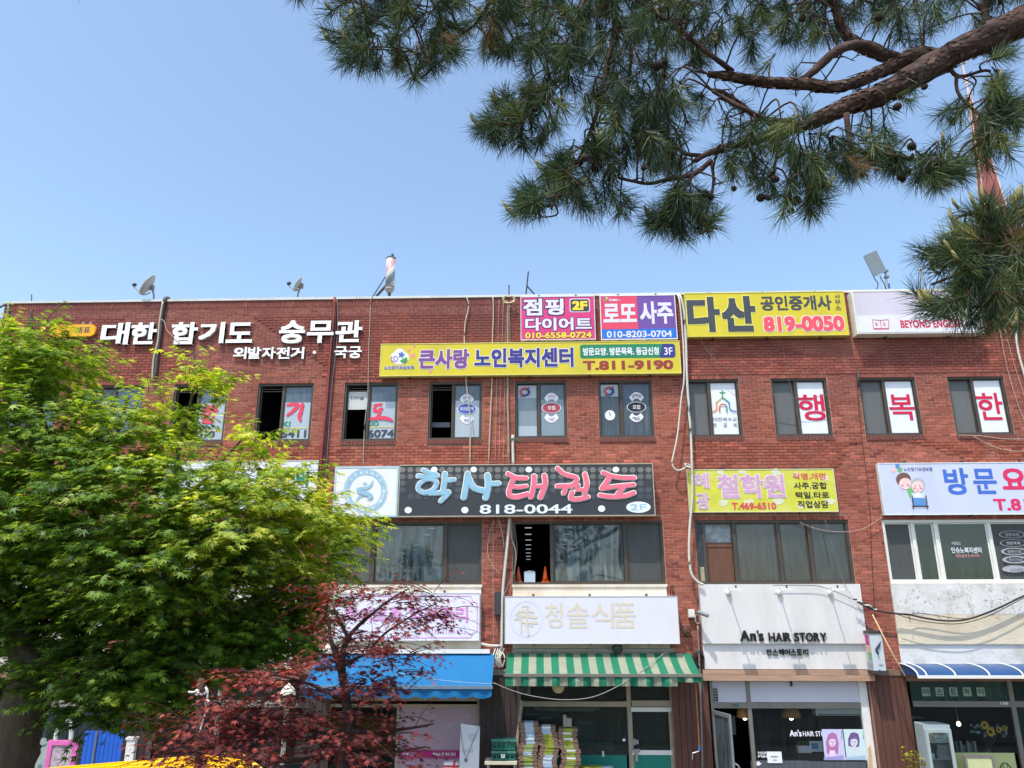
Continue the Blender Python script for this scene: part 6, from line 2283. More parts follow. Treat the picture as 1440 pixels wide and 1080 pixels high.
for k, px in enumerate((1015, 1027)):
    p = at(px, 1020, SY + 1.8)
    mb = MB()
    mb.box(p.x - .12, p.x + .12, p.y, p.y + .01, p.z - .2, p.z + .2)
    mb.solo('notice_sheet', M('sheet_grey', (150, 156, 166), .6, .1, 20), 'grey notice sheet deep in the salon doorway, %s of two' % ('left', 'right')[k], 'notice')
mb = MB()
c = at(1222, 1075, WALL - .25)
mb.add([(c.x - .03, c.y, .13), (c.x + .05, c.y, .13), (c.x + .09, c.y + .02, at(1224, 1048, WALL - .2).z), (c.x + .04, c.y + .02, at(1224, 1052, WALL - .2).z), (c.x - .03, c.y + .03, .13), (c.x + .05, c.y + .03, .13), (c.x + .09, c.y + .05, at(1224, 1048, WALL - .2).z), (c.x + .04, c.y + .05, at(1224, 1052, WALL - .2).z)], [(0, 1, 2, 3), (7, 6, 5, 4), (0, 4, 5, 1), (1, 5, 6, 2), (2, 6, 7, 3), (3, 7, 4, 0)])
mb.solo('wooden_slat', M('pine_slat', (206, 164, 118), .7, .15), 'pale wooden slat leaning at the right jamb of the salon', 'plank')
p = at(1112.5, 958, SY - .06)
mb = MB()
mb.tube([p, p + Vector((0, 0, -.1))], .022)
mb.solo('door_hook', blackc, 'small black hook under the salon timber beam', 'hook')

# --- right-hand shop
rs = bars('shopfront', grey_al, [(1283, 1440, 986, 994), (1430, 1436.5, 957, 1130), (1425, 1560, 986, 992), (1281, 1285, 957, 1130)], bld)
gl(rs, (1280, 1420, 957, 986.5), glass('glass_seagreen', (.3, .42, .38), .5, (72, 104, 94), streak=.5))
gl(rs, (1424, 1540, 957, 986.5), g_green)
gl(rs, (1282, 1427, 994, 1060), g_shop)
gl(rs, (1434, 1540, 992, 1130), g_green)
bars('lower_panel', M('lime_panel', (188, 196, 132), .55, .06, 2), [(1285, 1432, 1058.5, 1130)], rs, SY - .012, SY + .03)
q = MB()
for k, ch in enumerate('머스트하이'):
    cx, cy = 1302 + k * 19.3, 972.8
    x0, x1, z0, z1 = rect(cx - 5.7, cx + 5.7, cy - 6.2, cy + 6.2, SY - .002)
    q.poly([(x0, SY - .002, z0), (x1, SY - .002, z0), (x1, SY - .002, z1), (x0, SY - .002, z1)], 0)
    text(q, ch, (cx - 3.9, cx + 3.9, cy - 4.4, cy + 4.4), SY - .005, .02, 1)
text(q, '126', (1406.5, 1417.5, 986.8, 990.8), SY - .034, .03, 2)
q.build('lettering', [M('paper_green', (150, 172, 158), .6), M('letter_black_green', (36, 52, 48), .6), white_ink], rs)
# display fridge
yf = WALL - .5
x0, x1, z0, z1 = rect(1305, 1343, 1019, 1120, yf)
z0 = .14
t = thing('display_fridge', 'white glass-door display fridge outside the right-hand shop', 'fridge', ((x0 + x1) / 2, yf, .13))
fw_ = M('fridge_white', (160, 172, 174), .4, .03)
mb = MB()
mb.box(x0, x0 + .04, yf, yf + .36, z0, z1)
mb.box(x1 - .04, x1, yf, yf + .36, z0, z1)
mb.box(x0 + .04, x1 - .04, yf + .46, yf + .36, z0, z1)
mb.box(x0 + .04, x1 - .04, yf, yf + .329, z1 - .1, z1)
mb.box(x0 + .04, x1 - .04, yf, yf + .329, z0, z0 + .3)
mb.build('cabinet', fw_, t)
mb = MB()
mb.frame(x0 + .005, x1 - .005, z0 + .3, z1 - .08, yf - .045, yf - .002, .06)
d_ = mb.build('door', fw_, t)
mb = MB()
mb.poly([(x0 + .06, yf - .02, z0 + .35), (x1 - .06, yf - .02, z0 + .35), (x1 - .06, yf - .02, z1 - .14), (x0 + .06, yf - .02, z1 - .14)])
mb.build('pane', glass('fridge_glass', (.9, .92, .92), .02, refl=.5), d_)
zsh = [at(1316, py, yf + .2).z for py in (1041.5, 1065)]
for z in zsh + [z0 + .33]:
    mb = MB()
    mb.box(x0 + .042, x1 - .042, yf + .02, yf + .32, z - .015, z)
    mb.build('shelf', steel, t)
mb = MB()
mb.tube([(x0 + .08, yf + .06, z1 - .125), (x1 - .08, yf + .06, z1 - .125)], .012)
mb.build('light_tube', M('fridge_light', (230, 244, 240), .5, 0, emit=5.0), t)
tray = M('tray_grey', (160, 174, 172), .5, .1)
cx = (x0 + x1) / 2


def basket(x, z, w, h, lab, grp):
    m = MB()
    for k in range(3):
        zz_ = z + .001 + h * k / 3
        m.frame(x - w / 2, x + w / 2, zz_, zz_ + .018, yf + .06, yf + .075, .006)
        m.box(x - w / 2, x + w / 2, yf + .29, yf + .305, zz_, zz_ + .018)
    for k in range(8):
        xx_ = x - w / 2 + (w - .012) * k / 7
        m.box(xx_, xx_ + .012, yf + .0765, yf + .0865, z + .001, z + h)
    m.box(x - w / 2, x + w / 2, yf + .087, yf + .285, z + .001, z + .012)
    m.solo('basket', tray, lab, 'basket', grp)


g_ = 'baskets in the display fridge'
basket(cx + .12, zsh[0] + .001, .3, .1, 'grey basket on the top fridge shelf', g_)
basket(cx + .12, zsh[1] + .001, .3, .085, 'lowest grey basket on the second fridge shelf', g_)
basket(cx + .12, zsh[1] + .09, .3, .085, 'middle grey basket on the second fridge shelf', g_)
basket(cx + .13, zsh[1] + .18, .28, .07, 'topmost grey basket of the pile in the fridge', g_)
mb = MB()
mb.box(cx - .23, cx - .07, yf + .08, yf + .3, zsh[0] + .001, zsh[0] + .2)
mb.solo('paper_box', M('box_kraft', (150, 138, 116), .7), 'brown paper box on the top fridge shelf', 'box')
mb = MB()
mb.box(cx - .23, cx - .08, yf + .08, yf + .3, zsh[1] + .001, zsh[1] + .09)
mb.solo('paper_box', M('box_teal', (150, 186, 186), .6), 'pale teal box on the second fridge shelf', 'box')
# shrub in a pot
p = at(1290, 1090, WALL - 1.0)
t = thing('potted_shrub', 'yellow-green potted shrub before the display fridge', 'plant', (p.x, p.y, .13))
mb = MB()
mb.lathe([(.12, 0), (.17, .28), (.18, .3), (.15, .3), (.14, .26), (0, .26)], (p.x, p.y, .13), 16)
mb.build('pot', M('pot_clay', (140, 84, 64), .8), t)
mb, ml = MB(), MB()
for k in range(9):
    top = Vector((p.x + random.uniform(-.24, .2), p.y + random.uniform(-.15, .15), at(1284 + random.uniform(-8, 14), random.uniform(1048, 1075), WALL - 1).z))
    b_ = Vector((p.x, p.y, .4))
    mid = b_.lerp(top, .5) + Vector((random.uniform(-.05, .05), 0, 0))
    P = smooth([b_, mid, top], 6)
    mb.tube(P, .007, 4)
    for q_ in P[5:]:
        for j in range(5):
            a_ = random.uniform(0, 6.28)
            d_ = Vector((math.cos(a_), math.sin(a_), random.uniform(-.1, .6))).normalized() * random.uniform(.05, .085)
            s_ = Vector((-math.sin(a_), math.cos(a_), random.uniform(-.3, .3))) * .02
            c = q_ + Vector((random.uniform(-.02, .02), random.uniform(-.02, .02), random.uniform(-.02, .02)))
            ml.poly([c, c + d_ * .5 + s_, c + d_, c + d_ * .5 - s_], random.choice((0, 0, 1)))
mb.build('stem', M('shrub_stem', (96, 70, 40)), t)
fo = ml.build('foliage', [M('shrub_leaf', (150, 160, 36), .5, .25, 9), M('shrub_gold', (206, 156, 56), .5, .2, 9)], t)
fo['kind'] = 'stuff'
# easel board and chair
yb_ = WALL - .35
x0, x1, z0, z1 = rect(1360, 1402, 1062, 1120, yb_)
t = thing('sandwich_board', 'grey framed blank board before the lime panel', 'sign', ((x0 + x1) / 2, yb_, .13))
mb = MB()
mb.frame(x0, x1, .16, z1, yb_, yb_ + .03, .05)
mb.build('frame', M('board_grey', (124, 116, 112), .5), t)
mb = MB()
mb.box(x0 + .051, x1 - .051, yb_ + .01, yb_ + .02, .22, z1 - .051)
mb.build('board', M('board_lime', (196, 200, 150), .5), t)
for x in (x0 + .02, x1 - .05):
    mb = MB()
    mb.tube([(x + .015, yb_ + .031, z1 - .05), (x + .015, yb_ + .24, .14)], .014)
    mb.build('leg', M('board_orange', (176, 96, 56), .6), t)
p = at(1417, 1074, WALL - .35)
t = thing('wire_chair', 'black bow-back chair at the right by the lime panel', 'chair', (p.x, p.y, .13))
mb = MB()
arc = [(p.x + .17 * math.cos(a_), p.y + .1, .62 + (p.z - .62) * math.sin(a_)) for a_ in [math.pi * k / 14 for k in range(15)]]
mb.tube(arc, .012)
for k in range(2, 13, 2):
    mb.tube([arc[k], (arc[k][0] * .8 + p.x * .2, p.y + .1, .62)], .006, 5)
mb.build('backrest', blackc, t)
mb = MB()
mb.box(p.x - .2, p.x + .2, p.y - .25, p.y + .12, .56, .6)
mb.build('seat', blackc, t)
for sx_ in (-.18, .16):
    for sy_ in (-.23, .08):
        mb = MB()
        mb.box(p.x + sx_, p.x + sx_ + .025, p.y + sy_, p.y + sy_ + .025, .13, .5595)
        mb.build('leg', blackc, t)
# flowers and bulb inside
p = at(1384, 1033, SY + .1)
t = thing('flower_arrangement', 'sunflowers and pale blossoms in the right-hand shop window', 'flowers', p)
for k, (px, py, r) in enumerate(((1384, 1019.5, .085), (1392.5, 1029, .095), (1404, 1026, .06), (1413, 1024, .05))):
    c = at(px, py, SY + .08)
    mb = MB()
    for j in range(14):
        a_ = j * 2 * math.pi / 14
        d_ = Vector((math.cos(a_), -.25, math.sin(a_))) * r
        s_ = Vector((-math.sin(a_), 0, math.cos(a_))) * r * .22
        mb.poly([c + d_ * .35 - s_ * .6, c + d_ * .7 - s_, c + d_, c + d_ * .7 + s_, c + d_ * .35 + s_ * .6])
    mb.build('petals', M('sunflower', (236, 196, 50), .5, .1), t)
    mb = MB()
    mb.lathe([(r * .42, 0), (r * .38, .012), (0, .02)], c, 12, axis=(0, -1, 0))
    mb.build('flower_head', M('sunflower_eye', (70, 44, 24), .8), t)
mb = MB()
for k in range(60):
    c = at(random.uniform(1366, 1418), random.uniform(1018, 1034), SY + .1 + random.uniform(0, .1))
    a_ = random.uniform(0, 6.28)
    d_ = Vector((math.cos(a_), random.uniform(-.5, .2), math.sin(a_))) * .07
    s_ = Vector((-math.sin(a_), 0, math.cos(a_))) * .025
    mb.poly([c, c + d_ * .5 + s_, c + d_, c + d_ * .5 - s_], random.choice((0, 1, 2)))
mb.build('leaves', [M('pale_teal_leaf', (130, 176, 170)), M('dusty_leaf', (104, 130, 84)), M('pale_lilac', (170, 180, 210))], t)
mb = MB()
for k in range(5):
    mb.tube([at(1380 + k * 6, 1028, SY + .11), at(1390, 1060, SY + .11)], .006, 4)
c = at(1390, 1062, SY + .11)
mb.lathe([(.06, -.1), (.08, .0), (.05, .1)], c, 12)
mb.build('vase', M('vase_grey', (96, 104, 104), .3), t)
c = at(1348, 1018, SY + .5)
t = thing('bulb_lamp', 'bare hanging bulb in the right-hand shop window', 'lamp', c)
mb = MB()
mb.lathe([(0, -.05), (.035, -.03), (.042, 0), (.02, .045)], c, 14)
mb.build('bulb', M('lit_bulb', (255, 244, 220), .5, 0, emit=6.0), t, True)
mb = MB()
mb.tube([c + Vector((0, 0, .045)), (c.x - .02, c.y, 2.9)], .006)
mb.build('cord', cream, t)
mb = MB()
x0, x1, z0, z1 = rect(1344, 1424, 1058, 1120, SY + .4)
mb.box(x0, x1, SY + .15, SY + .75, .14, z1)
mb.solo('display_counter', M('counter_dark', (46, 46, 44), .6), 'dark counter behind the lime panel holding flowers', 'counter')
mb = MB()
for k in range(9):
    c = at(1346 + k * 3.3, 1058, SY + .3)
    h = random.uniform(.08, .25)
    mb.box(c.x - .02, c.x + .02, c.y - .02, c.y + .02, z1 + .001, z1 + h, k % 3)
mb.solo('bottle_display', [M('bottle_teal', (120, 160, 160), .2), M('bottle_brown', (120, 96, 70), .2), M('bottle_pale', (190, 190, 186), .2)], 'small bottles and cards on the right-hand shop counter', 'bottles')

# traffic cones and a bin standing on the sill of the open second floor window
for k, (px, ht, col, lab) in enumerate(((729, 797, (200, 92, 70), 'faded orange cone at the left of the open second floor window'), (767, 796.5, (236, 92, 30), 'bright orange cone at the right of the open second floor window'))):
    p = at(px, 820.5, WALL + .24)
    p.z = Z2B + .055
    h = at(px, ht, WALL + .24).z - p.z
    t = thing('traffic_cone', lab, 'cone', p, 'orange cones in the open window')
    mb = MB()
    mb.box(p.x - .09, p.x + .09, p.y - .07, p.y + .07, p.z, p.z + .02)
    mb.build('base', M('cone_base%d' % k, col, .6), t)
    mb = MB()
    mb.lathe([(.075, .0205), (.045, h * .5), (.014, h), (0, h)], p, 18)
    mb.build('cone_body', M('cone_%s' % ('faded', 'bright')[k], col, .5, .08), t, True)
p = at(745, 820.5, WALL + .24)
p.z = Z2B + .055
h = at(745, 803, WALL + .24).z - p.z
t = thing('plastic_canister', 'pale blue plastic canister between the two orange cones', 'container', p)
mb = MB()
mb.box(p.x - .12, p.x + .12, p.y - .07, p.y + .07, p.z, p.z + h * .93)
mb.box(p.x - .1, p.x + .1, p.y - .06, p.y + .06, p.z + h * .9301, p.z + h * .98)
mb.build('body', M('canister', (186, 202, 214), .4, .04), t)
mb = MB()
mb.box(p.x - .04, p.x + .04, p.y - .02, p.y + .02, p.z + h * .9801, p.z + h * 1.03)
mb.build('cap', white_pvc, t)

# ------------------------------------------------------------------ left shopfront behind the maple
ls = bars('shopfront', M('left_grey', (150, 148, 140), .6), [(205, 420, 985, 994), (176, 182, 1000, 1130), (208, 213, 957, 1130), (300, 306, 957, 1130), (30, 160, 985, 994)], bld)
gl(ls, (213, 300, 994, 1130), g_shop)
gl(ls, (306, 418, 994, 1130), g_shop)
gl(ls, (-55, 160, 994, 1130), g_dark)
gl(ls, (213, 418, 957, 985), g_dim)
p = at(0, 1010, WALL - .9)
for k in range(7):
    pass
x0, x1, z0, z1 = rect(113, 168, 1028, 1130, WALL - .5)
t = thing('roller_door', 'bright blue ribbed panel door under the maple crown', 'door', ((x0 + x1) / 2, WALL - .5, .13))
n = 9
for k in range(n):
    mb = MB()
    s_ = (x1 - x0) / n
    mb.box(x0 + k * s_ + .004, x0 + (k + 1) * s_ - .004, WALL - .52, WALL - .48, .14, z1)
    mb.build('panel', M('panel_blue', (36, 92, 190), .5, .08), t)
mb = MB()
xm = at(134, 1050, WALL - .53).x
mb.tube([(xm, WALL - .54, .14), (xm, WALL - .54, z1)], .02)
mb.build('rail', grey_al, t)
mb = MB()
x0, x1, z0, z1 = rect(174, 186, 1040, 1130, WALL - .4)
mb.box(x0, x1, WALL - .45, WALL - .35, .13, z1)
mb.box(x0 - .02, x1 + .02, WALL - .47, WALL - .33, z1 + .001, z1 + .05)
mb.solo('post', white_pvc, 'white square post right of the blue panel door', 'post')
# white bent pipe rail
ypp = 13.2
for k, (pts, lab) in enumerate((([(32, 1095), (38, 1050), (41, 1030), (46, 1018), (54, 1014)], 'left white bent pipe arch under the maple'), ([(76, 1085), (78, 1040), (82, 1025)], 'short white pipe between the two bent arches'), ([(94, 1014), (100, 1018), (100, 1035), (97, 1080)], 'right white bent pipe arch under the maple'))):
    P = smooth([at(a_, b_, ypp) for a_, b_ in pts], 5)
    lo = min(P, key=lambda q_: q_.z)
    P = ([Vector((lo.x, ypp, 0))] + P) if P[0] is lo or (P[0] - lo).length < .01 else (P + [Vector((lo.x, ypp, 0))])
    mb = MB()
    mb.tube(P, .035, 8)
    mb.solo('pipe_rail', M('rail_white', (206, 206, 200), .4), lab, 'rail', 'white pipe rails by the kerb')
mb = MB()
x0, x1, z0, z1 = rect(24, 53, 1029, 1050, 13.6)
mb.box(x0, x1, 13.6, 13.64, z0, z1)
mb.box((x0 + x1) / 2 - .03, (x0 + x1) / 2 + .03, 13.641, 13.7, 0, z1 - .05)
mb.solo('blank_sign', M('sign_pale', (178, 186, 180), .5), 'pale blank sign plate behind the left pipe arch', 'sign')
x0, x1, z0, z1 = rect(48, 66, 1045, 1095, 13.9)
mb = MB()
pts = [(x0, .15), (x1, .15), (x1, z1), (x0 + .12, z1), (x0, z1 - .3)]
mb.prism(pts, 13.9, 14.0)
mb.lathe([(.06, 0), (.06, .01), (0, .012)], ((x0 + x1) / 2, 13.9, (z0 + z1) / 2 + .3), 14, axis=(0, -1, 0))
mb.solo('utility_cabinet', M('cabinet_pale', (168, 182, 178), .5), 'pale green-grey street cabinet left of the pink board', 'cabinet')
x0, x1, z0, z1 = rect(62, 104, 1041, 1130, 12.9)
t = thing('framed_board', 'pink framed standing board with printed sheet under the maple', 'sign', ((x0 + x1) / 2, 12.9, 0))
mb = MB()
mb.frame(x0, x1, .2, z1, 12.88, 12.93, .07)
mb.build('frame', M('frame_pink', (226, 110, 178), .5), t)
mb = MB()
mb.box(x0 + .071, x1 - .071, 12.9, 12.915, .271, z1 - .071)
mb.build('printed_sheet', M('sheet_print', (190, 170, 178), .6, .3, 16, dirt=(120, 100, 110), dscale=14, damt=.7), t)
mb = MB()
mb.box(x0, x0 + .05, 12.94, 13.2, 0, .06)
mb.box(x1 - .05, x1, 12.94, 13.2, 0, .06)
mb.box(x0 + .1, x0 + .14, 12.931, 12.96, 0, z1 - .2)
mb.box(x1 - .14, x1 - .1, 12.931, 12.96, 0, z1 - .2)
mb.build('foot', grey_al, t)

# white garden lamp by the pavement
p = at(405, 972, 12.4)
t = thing('garden_lamp', 'white domed lamp on a post left of the blue awning', 'lamp', (p.x, p.y, .13))
mb = MB()
mb.lathe([(.12, -.06), (.115, -.03), (.09, .04), (.05, .075), (.03, .08), (.03, .1), (.012, .115)], p, 20)
mb.build('lamp_shade', M('lamp_dome', (228, 222, 206), .5, .05), t, True)
mb = MB()
mb.lathe([(.03, -.25), (.06, -.22), (.07, -.06)], p, 16)
mb.build('globe', M('lamp_globe', (190, 184, 172), .4), t, True)
mb = MB()
mb.tube([(p.x, p.y, 0), (p.x, p.y, p.z - .25)], .035, 10)
mb.build('post', M('lamp_post', (170, 164, 152), .6), t)

# yellow van in the street: its roof shows along the bottom edge
ZR = 1.98


def onz(px, py, z):
    d = FWD * FPX + RGT * (px - 720.0) + UPV * (540.0 - py)
    return EYE + d * ((z - EYE.z) / d.z)


A, B = onz(100, 1077, ZR), onz(292, 1061, ZR)
u = (B - A)
u.z = 0
u.normalize()
nv = Vector((u.y, -u.x, 0))          # towards the camera
if nv.y > 0:
    nv = -nv
L0, L1, WV = -.4, 2.75, 1.5
org = A - nv * 0.0
van = thing('van', 'bright yellow van whose ribbed roof shows at the bottom of the view', 'van', (org.x, org.y, 0))
yv = M('van_yellow', (250, 196, 8), .3, .03, 2)


def VP(l, w, z):
    q_ = org + u * l + nv * w
    return (q_.x, q_.y, z)


def vbox(mb, l0, l1, w0, w1, z0, z1, mi=0, tap=0.0):
    vs_ = [VP(l0, w0, z0), VP(l1, w0, z0), VP(l1, w1, z0), VP(l0, w1, z0), VP(l0 + tap, w0 + tap * (w0 < w1), z1), VP(l1 - tap, w0 + tap, z1), VP(l1 - tap, w1 - tap, z1), VP(l0 + tap, w1 - tap, z1)]
    return mb.add(vs_, [(0, 3, 2, 1), (4, 5, 6, 7), (0, 1, 5, 4), (1, 2, 6, 5), (2, 3, 7, 6), (3, 0, 4, 7)], mi)


mb = MB()
vbox(mb, L0, L1, 0, WV, .35, 1.15)
vbox(mb, L0 + .01, L1 - .5, .01, WV - .01, 1.151, ZR - .06, 0, .05)
mb.build('body', yv, van)
mb = MB()
vbox(mb, L0 + .05, L1 - .55, 0.0, WV - .05, ZR - .059, ZR, 0, .02)
for k in range(6):
    vbox(mb, L0 + .15, L1 - .7, .1 + k * .23, .16 + k * .23, ZR + .0005, ZR + .018)
mb.build('roof', yv, van)
for w0 in (-.004, WV - .006 + .004):
    for l0 in (L0 + .2, L0 + 1.35, L0 + 2.5):
        mb = MB()
        vbox(mb, l0, l0 + 1.0, w0, w0 + .006 if w0 < 0 else w0 + .004, 1.2, 1.75)
        mb.build('window', M('van_glass', (30, 36, 40), .1), van)
for l0 in (L0 + .7, L1 - .8):
    for w0 in (.1, WV - .1):
        c = Vector(VP(l0, w0, .33))
        mb = MB()
        mb.lathe([(.2, -.09), (.31, -.08), (.33, -.04), (.33, .04), (.31, .08), (.2, .09)], c, 20, axis=(nv.x, nv.y, 0))
        wh = mb.build('wheel', M('tyre', (28, 28, 28), .8), van, True)
        mb = MB()
        mb.lathe([(.19, -.085), (.19, .085)], c, 16, axis=(nv.x, nv.y, 0))
        mb.build('rim', steel, wh)
for w0 in (.15, WV - .35):
    mb = MB()
    vbox(mb, L1 + .0005, L1 + .02, w0, w0 + .2, .75, .92)
    mb.build('headlight', M('lamp_clear', (220, 220, 214), .1), van)
mb = MB()
vbox(mb, L1 + .0005, L1 + .06, 0, WV, .36, .55)
vbox(mb, L0 - .06, L0 - .0005, 0, WV, .36, .55)
mb.build('bumper', dark_metal, van)

# church spire far behind on the right
yS = 62.0
pk_ = at(1352, 84, yS)
ax = at(1398, 300, yS)
sp_top = at(1367, 120, yS)
t = thing('church_spire', 'tall slim red church spire with pale edges behind the pine', 'spire', (ax.x, yS, 0))
zb = at(1402, 330, yS).z
hx = abs(at(1424, 330, yS).x - at(1384, 330, yS).x) / 2
cxs = (at(1424, 330, yS).x + at(1384, 330, yS).x) / 2
tip = (cxs, yS, zb + (at(1370, 118, yS).z - zb))
mb = MB()
cr_ = [(cxs - hx, yS - hx * .6, zb), (cxs + hx * .5, yS - hx, zb), (cxs + hx, yS + hx * .6, zb), (cxs - hx * .5, yS + hx, zb)]
mb.add(cr_ + [tip], [(0, 1, 4), (1, 2, 4), (2, 3, 4), (3, 0, 4)])
mb.build('steeple', M('spire_red', (140, 76, 74), .7, .12, 1.2), t)
mb = MB()
for q_ in cr_:
    mb.tube([q_, tip], .06)
mb.tube([tip, (tip[0], tip[1], tip[2] + 3.4)], [.14, .05])
mb.build('ridge', M('spire_edge', (206, 180, 170), .6), t)
mb = MB()
mb.box(cxs - hx * 1.1, cxs + hx * 1.1, yS - hx * 1.1, yS + hx * 1.1, 0, zb)
mb.build('tower', dark_brick, t)
mb = MB()
mb.box(tip[0] - .5, tip[0] + .5, yS - .05, yS + .05, tip[2] + 2.4, tip[2] + 2.6)
mb.build('cross_bar', white_pvc, t)

# ------------------------------------------------------------------ vegetation
def leaf_mat(name, ramp, trans, tint, per_object=False, gloss=.03):
    m = bpy.data.materials.new(name)
    m.use_nodes = True
    nt = m.node_tree
    nt.nodes.remove(nt.nodes['Principled BSDF'])
    o = nt.nodes['Material Output']
    if per_object:
        src = nt.nodes.new('ShaderNodeObjectInfo').outputs['Random']
    else:
        a = nt.nodes.new('ShaderNodeAttribute')
        a.attribute_name = 'tone'
        src = a.outputs['Fac']
    r = nt.nodes.new('ShaderNodeValToRGB')
    cr = r.color_ramp
    cr.elements[0].position, cr.elements[0].color = ramp[0][0], (*lin(ramp[0][1]), 1)
    cr.elements[1].position, cr.elements[1].color = ramp[-1][0], (*lin(ramp[-1][1]), 1)
    for p, c in ramp[1:-1]:
        cr.elements.new(p).color = (*lin(c), 1)
    nt.links.new(src, r.inputs[0])
    d = nt.nodes.new('ShaderNodeBsdfDiffuse')
    nt.links.new(r.outputs[0], d.inputs['Color'])
    t = nt.nodes.new('ShaderNodeBsdfTranslucent')
    vm = nt.nodes.new('ShaderNodeVectorMath')
    vm.operation = 'MULTIPLY'
    nt.links.new(r.outputs[0], vm.inputs[0])
    vm.inputs[1].default_value = tint
    nt.links.new(vm.outputs[0], t.inputs['Color'])
    m1 = nt.nodes.new('ShaderNodeMixShader')
    m1.inputs[0].default_value = trans
    nt.links.new(d.outputs[0], m1.inputs[1])
    nt.links.new(t.outputs[0], m1.inputs[2])
    g = nt.nodes.new('ShaderNodeBsdfGlossy')
    g.inputs['Roughness'].default_value = .5
    g.inputs['Color'].default_value = (.9, .95, 1, 1)
    m2 = nt.nodes.new('ShaderNodeMixShader')
    m2.inputs[0].default_value = gloss
    nt.links.new(m1.outputs[0], m2.inputs[1])
    nt.links.new(g.outputs[0], m2.inputs[2])
    nt.links.new(m2.outputs[0], o.inputs['Surface'])
    return m


def np_mesh(name, V, F, mat, parent=None, tone=None, smooth_=False):
    """Triangle mesh straight from arrays."""
    off = LOC.get(parent.name, Vector((0, 0, 0))) if parent is not None else Vector((0, 0, 0))
    me = bpy.data.meshes.new(name)
    V = np.asarray(V, dtype=np.float32) - np.array(off[:], dtype=np.float32)
    F = np.asarray(F, dtype=np.int32)
    k = F.shape[1]
    me.vertices.add(len(V))
    me.vertices.foreach_set('co', V.ravel())
    me.loops.add(F.size)
    me.loops.foreach_set('vertex_index', F.ravel())
    me.polygons.add(len(F))
    me.polygons.foreach_set('loop_start', np.arange(0, F.size, k, dtype=np.int32))
    me.polygons.foreach_set('loop_total', np.full(len(F), k, dtype=np.int32))
    me.update(calc_edges=True)
    me.materials.append(mat)
    if tone is not None:
        a = me.attributes.new('tone', 'FLOAT', 'FACE')
        a.data.foreach_set('value', np.asarray(tone, dtype=np.float32))
    o = bpy.data.objects.new(name, me)
    COL.objects.link(o)
    if parent is not None:
        o.parent = parent
    LOC[o.name] = off.copy()
    return o


# the palmate maple leaf: base at the origin, middle lobe along +y
_lob = [(-118, .34), (-96, .17), (-78, .66), (-57, .30), (-39, .9), (-20, .36), (0, 1.0), (20, .36), (39, .9), (57, .30), (78, .66), (96, .17), (118, .34)]
LEAF = [(0.0, 0.0, 0.0)] + [(math.sin(math.radians(a)) * r, math.cos(math.radians(a)) * r + .02, -.16 * r * r) for a, r in _lob]
LEAF = np.array(LEAF)
LEAF_F = np.array([(0, i + 1, i) for i in range(1, len(LEAF) - 1)])


def frames(n, tip):
    """Leaf bases: columns x, y(tip), z(normal)."""
    n = n / np.linalg.norm(n, axis=1, keepdims=True)
    t = tip - n * (tip * n).sum(1, keepdims=True)
    t /= np.linalg.norm(t, axis=1, keepdims=True) + 1e-9
    x = np.cross(t, n)
    return x, t, n


def put_leaves(P, n, tip, size, tone, mat, parent, name, single_mat, n_single=300):
    x, t, nn = frames(n, tip)
    d = np.linalg.norm(P - np.array(EYE[:]), axis=1) / size
    # the ones that show largest, inside the frame
    rel = P - np.array(EYE[:])
    fx, fy, fz = rel @ np.array(RGT[:]), rel @ np.array(UPV[:]), rel @ np.array(FWD[:])
    vis = (np.abs(fx / fz * FPX) < 715) & (np.abs(fy / fz * FPX) < 535)
    facing = np.abs((nn * rel).sum(1)) / np.linalg.norm(rel, axis=1)
    score = d / (.25 + facing) + np.where(vis, 0, 1e9)
    order = np.argsort(score)
    one = order[:n_single]
    rest = order[n_single:]
    k = len(LEAF)
    V = P[rest, None, :] + size[rest, None, None] * (LEAF[None, :, 0:1] * x[rest, None, :] + LEAF[None, :, 1:2] * t[rest, None, :] + LEAF[None, :, 2:3] * nn[rest, None, :])
    F = (np.arange(len(rest))[:, None, None] * k + LEAF_F[None]).reshape(-1, 3)
    o = np_mesh(name, V.reshape(-1, 3), F, mat, parent, np.repeat(tone[rest], len(LEAF_F)))
    o['kind'] = 'stuff'
    me = bpy.data.meshes.new('leaf')
    me.from_pydata([tuple(v) for v in LEAF], [], [tuple(f) for f in LEAF_F])
    me.materials.append(single_mat)
    off = LOC[parent.name]
    for i in one:
        s = float(size[i])
        ob = bpy.data.objects.new('leaf', me)
        COL.objects.link(ob)
        ob.parent = parent
        a, b, c = x[i] * s, t[i] * s, nn[i] * s
        p = P[i]
        ob.matrix_local = Matrix(((a[0], b[0], c[0], p[0] - off.x), (a[1], b[1], c[1], p[1] - off.y), (a[2], b[2], c[2], p[2] - off.z), (0, 0, 0, 1)))


def unit(n):
    v = rng.normal(size=(n, 3))
    return v / np.linalg.norm(v, axis=1, keepdims=True)


def npv(v):
    return np.array(v[:])


def thin(mb, a, b, r0, r1, n=3):
    mb.tube([a, b], [r0, r1], n, cap=False)


bark = M('maple_bark', (84, 72, 60), .9, .3, 8, .6, 40, stretch=(3, 3, .8))
bark_red = M('red_maple_bark', (62, 44, 42), .9, .3, 8, .5, 40)


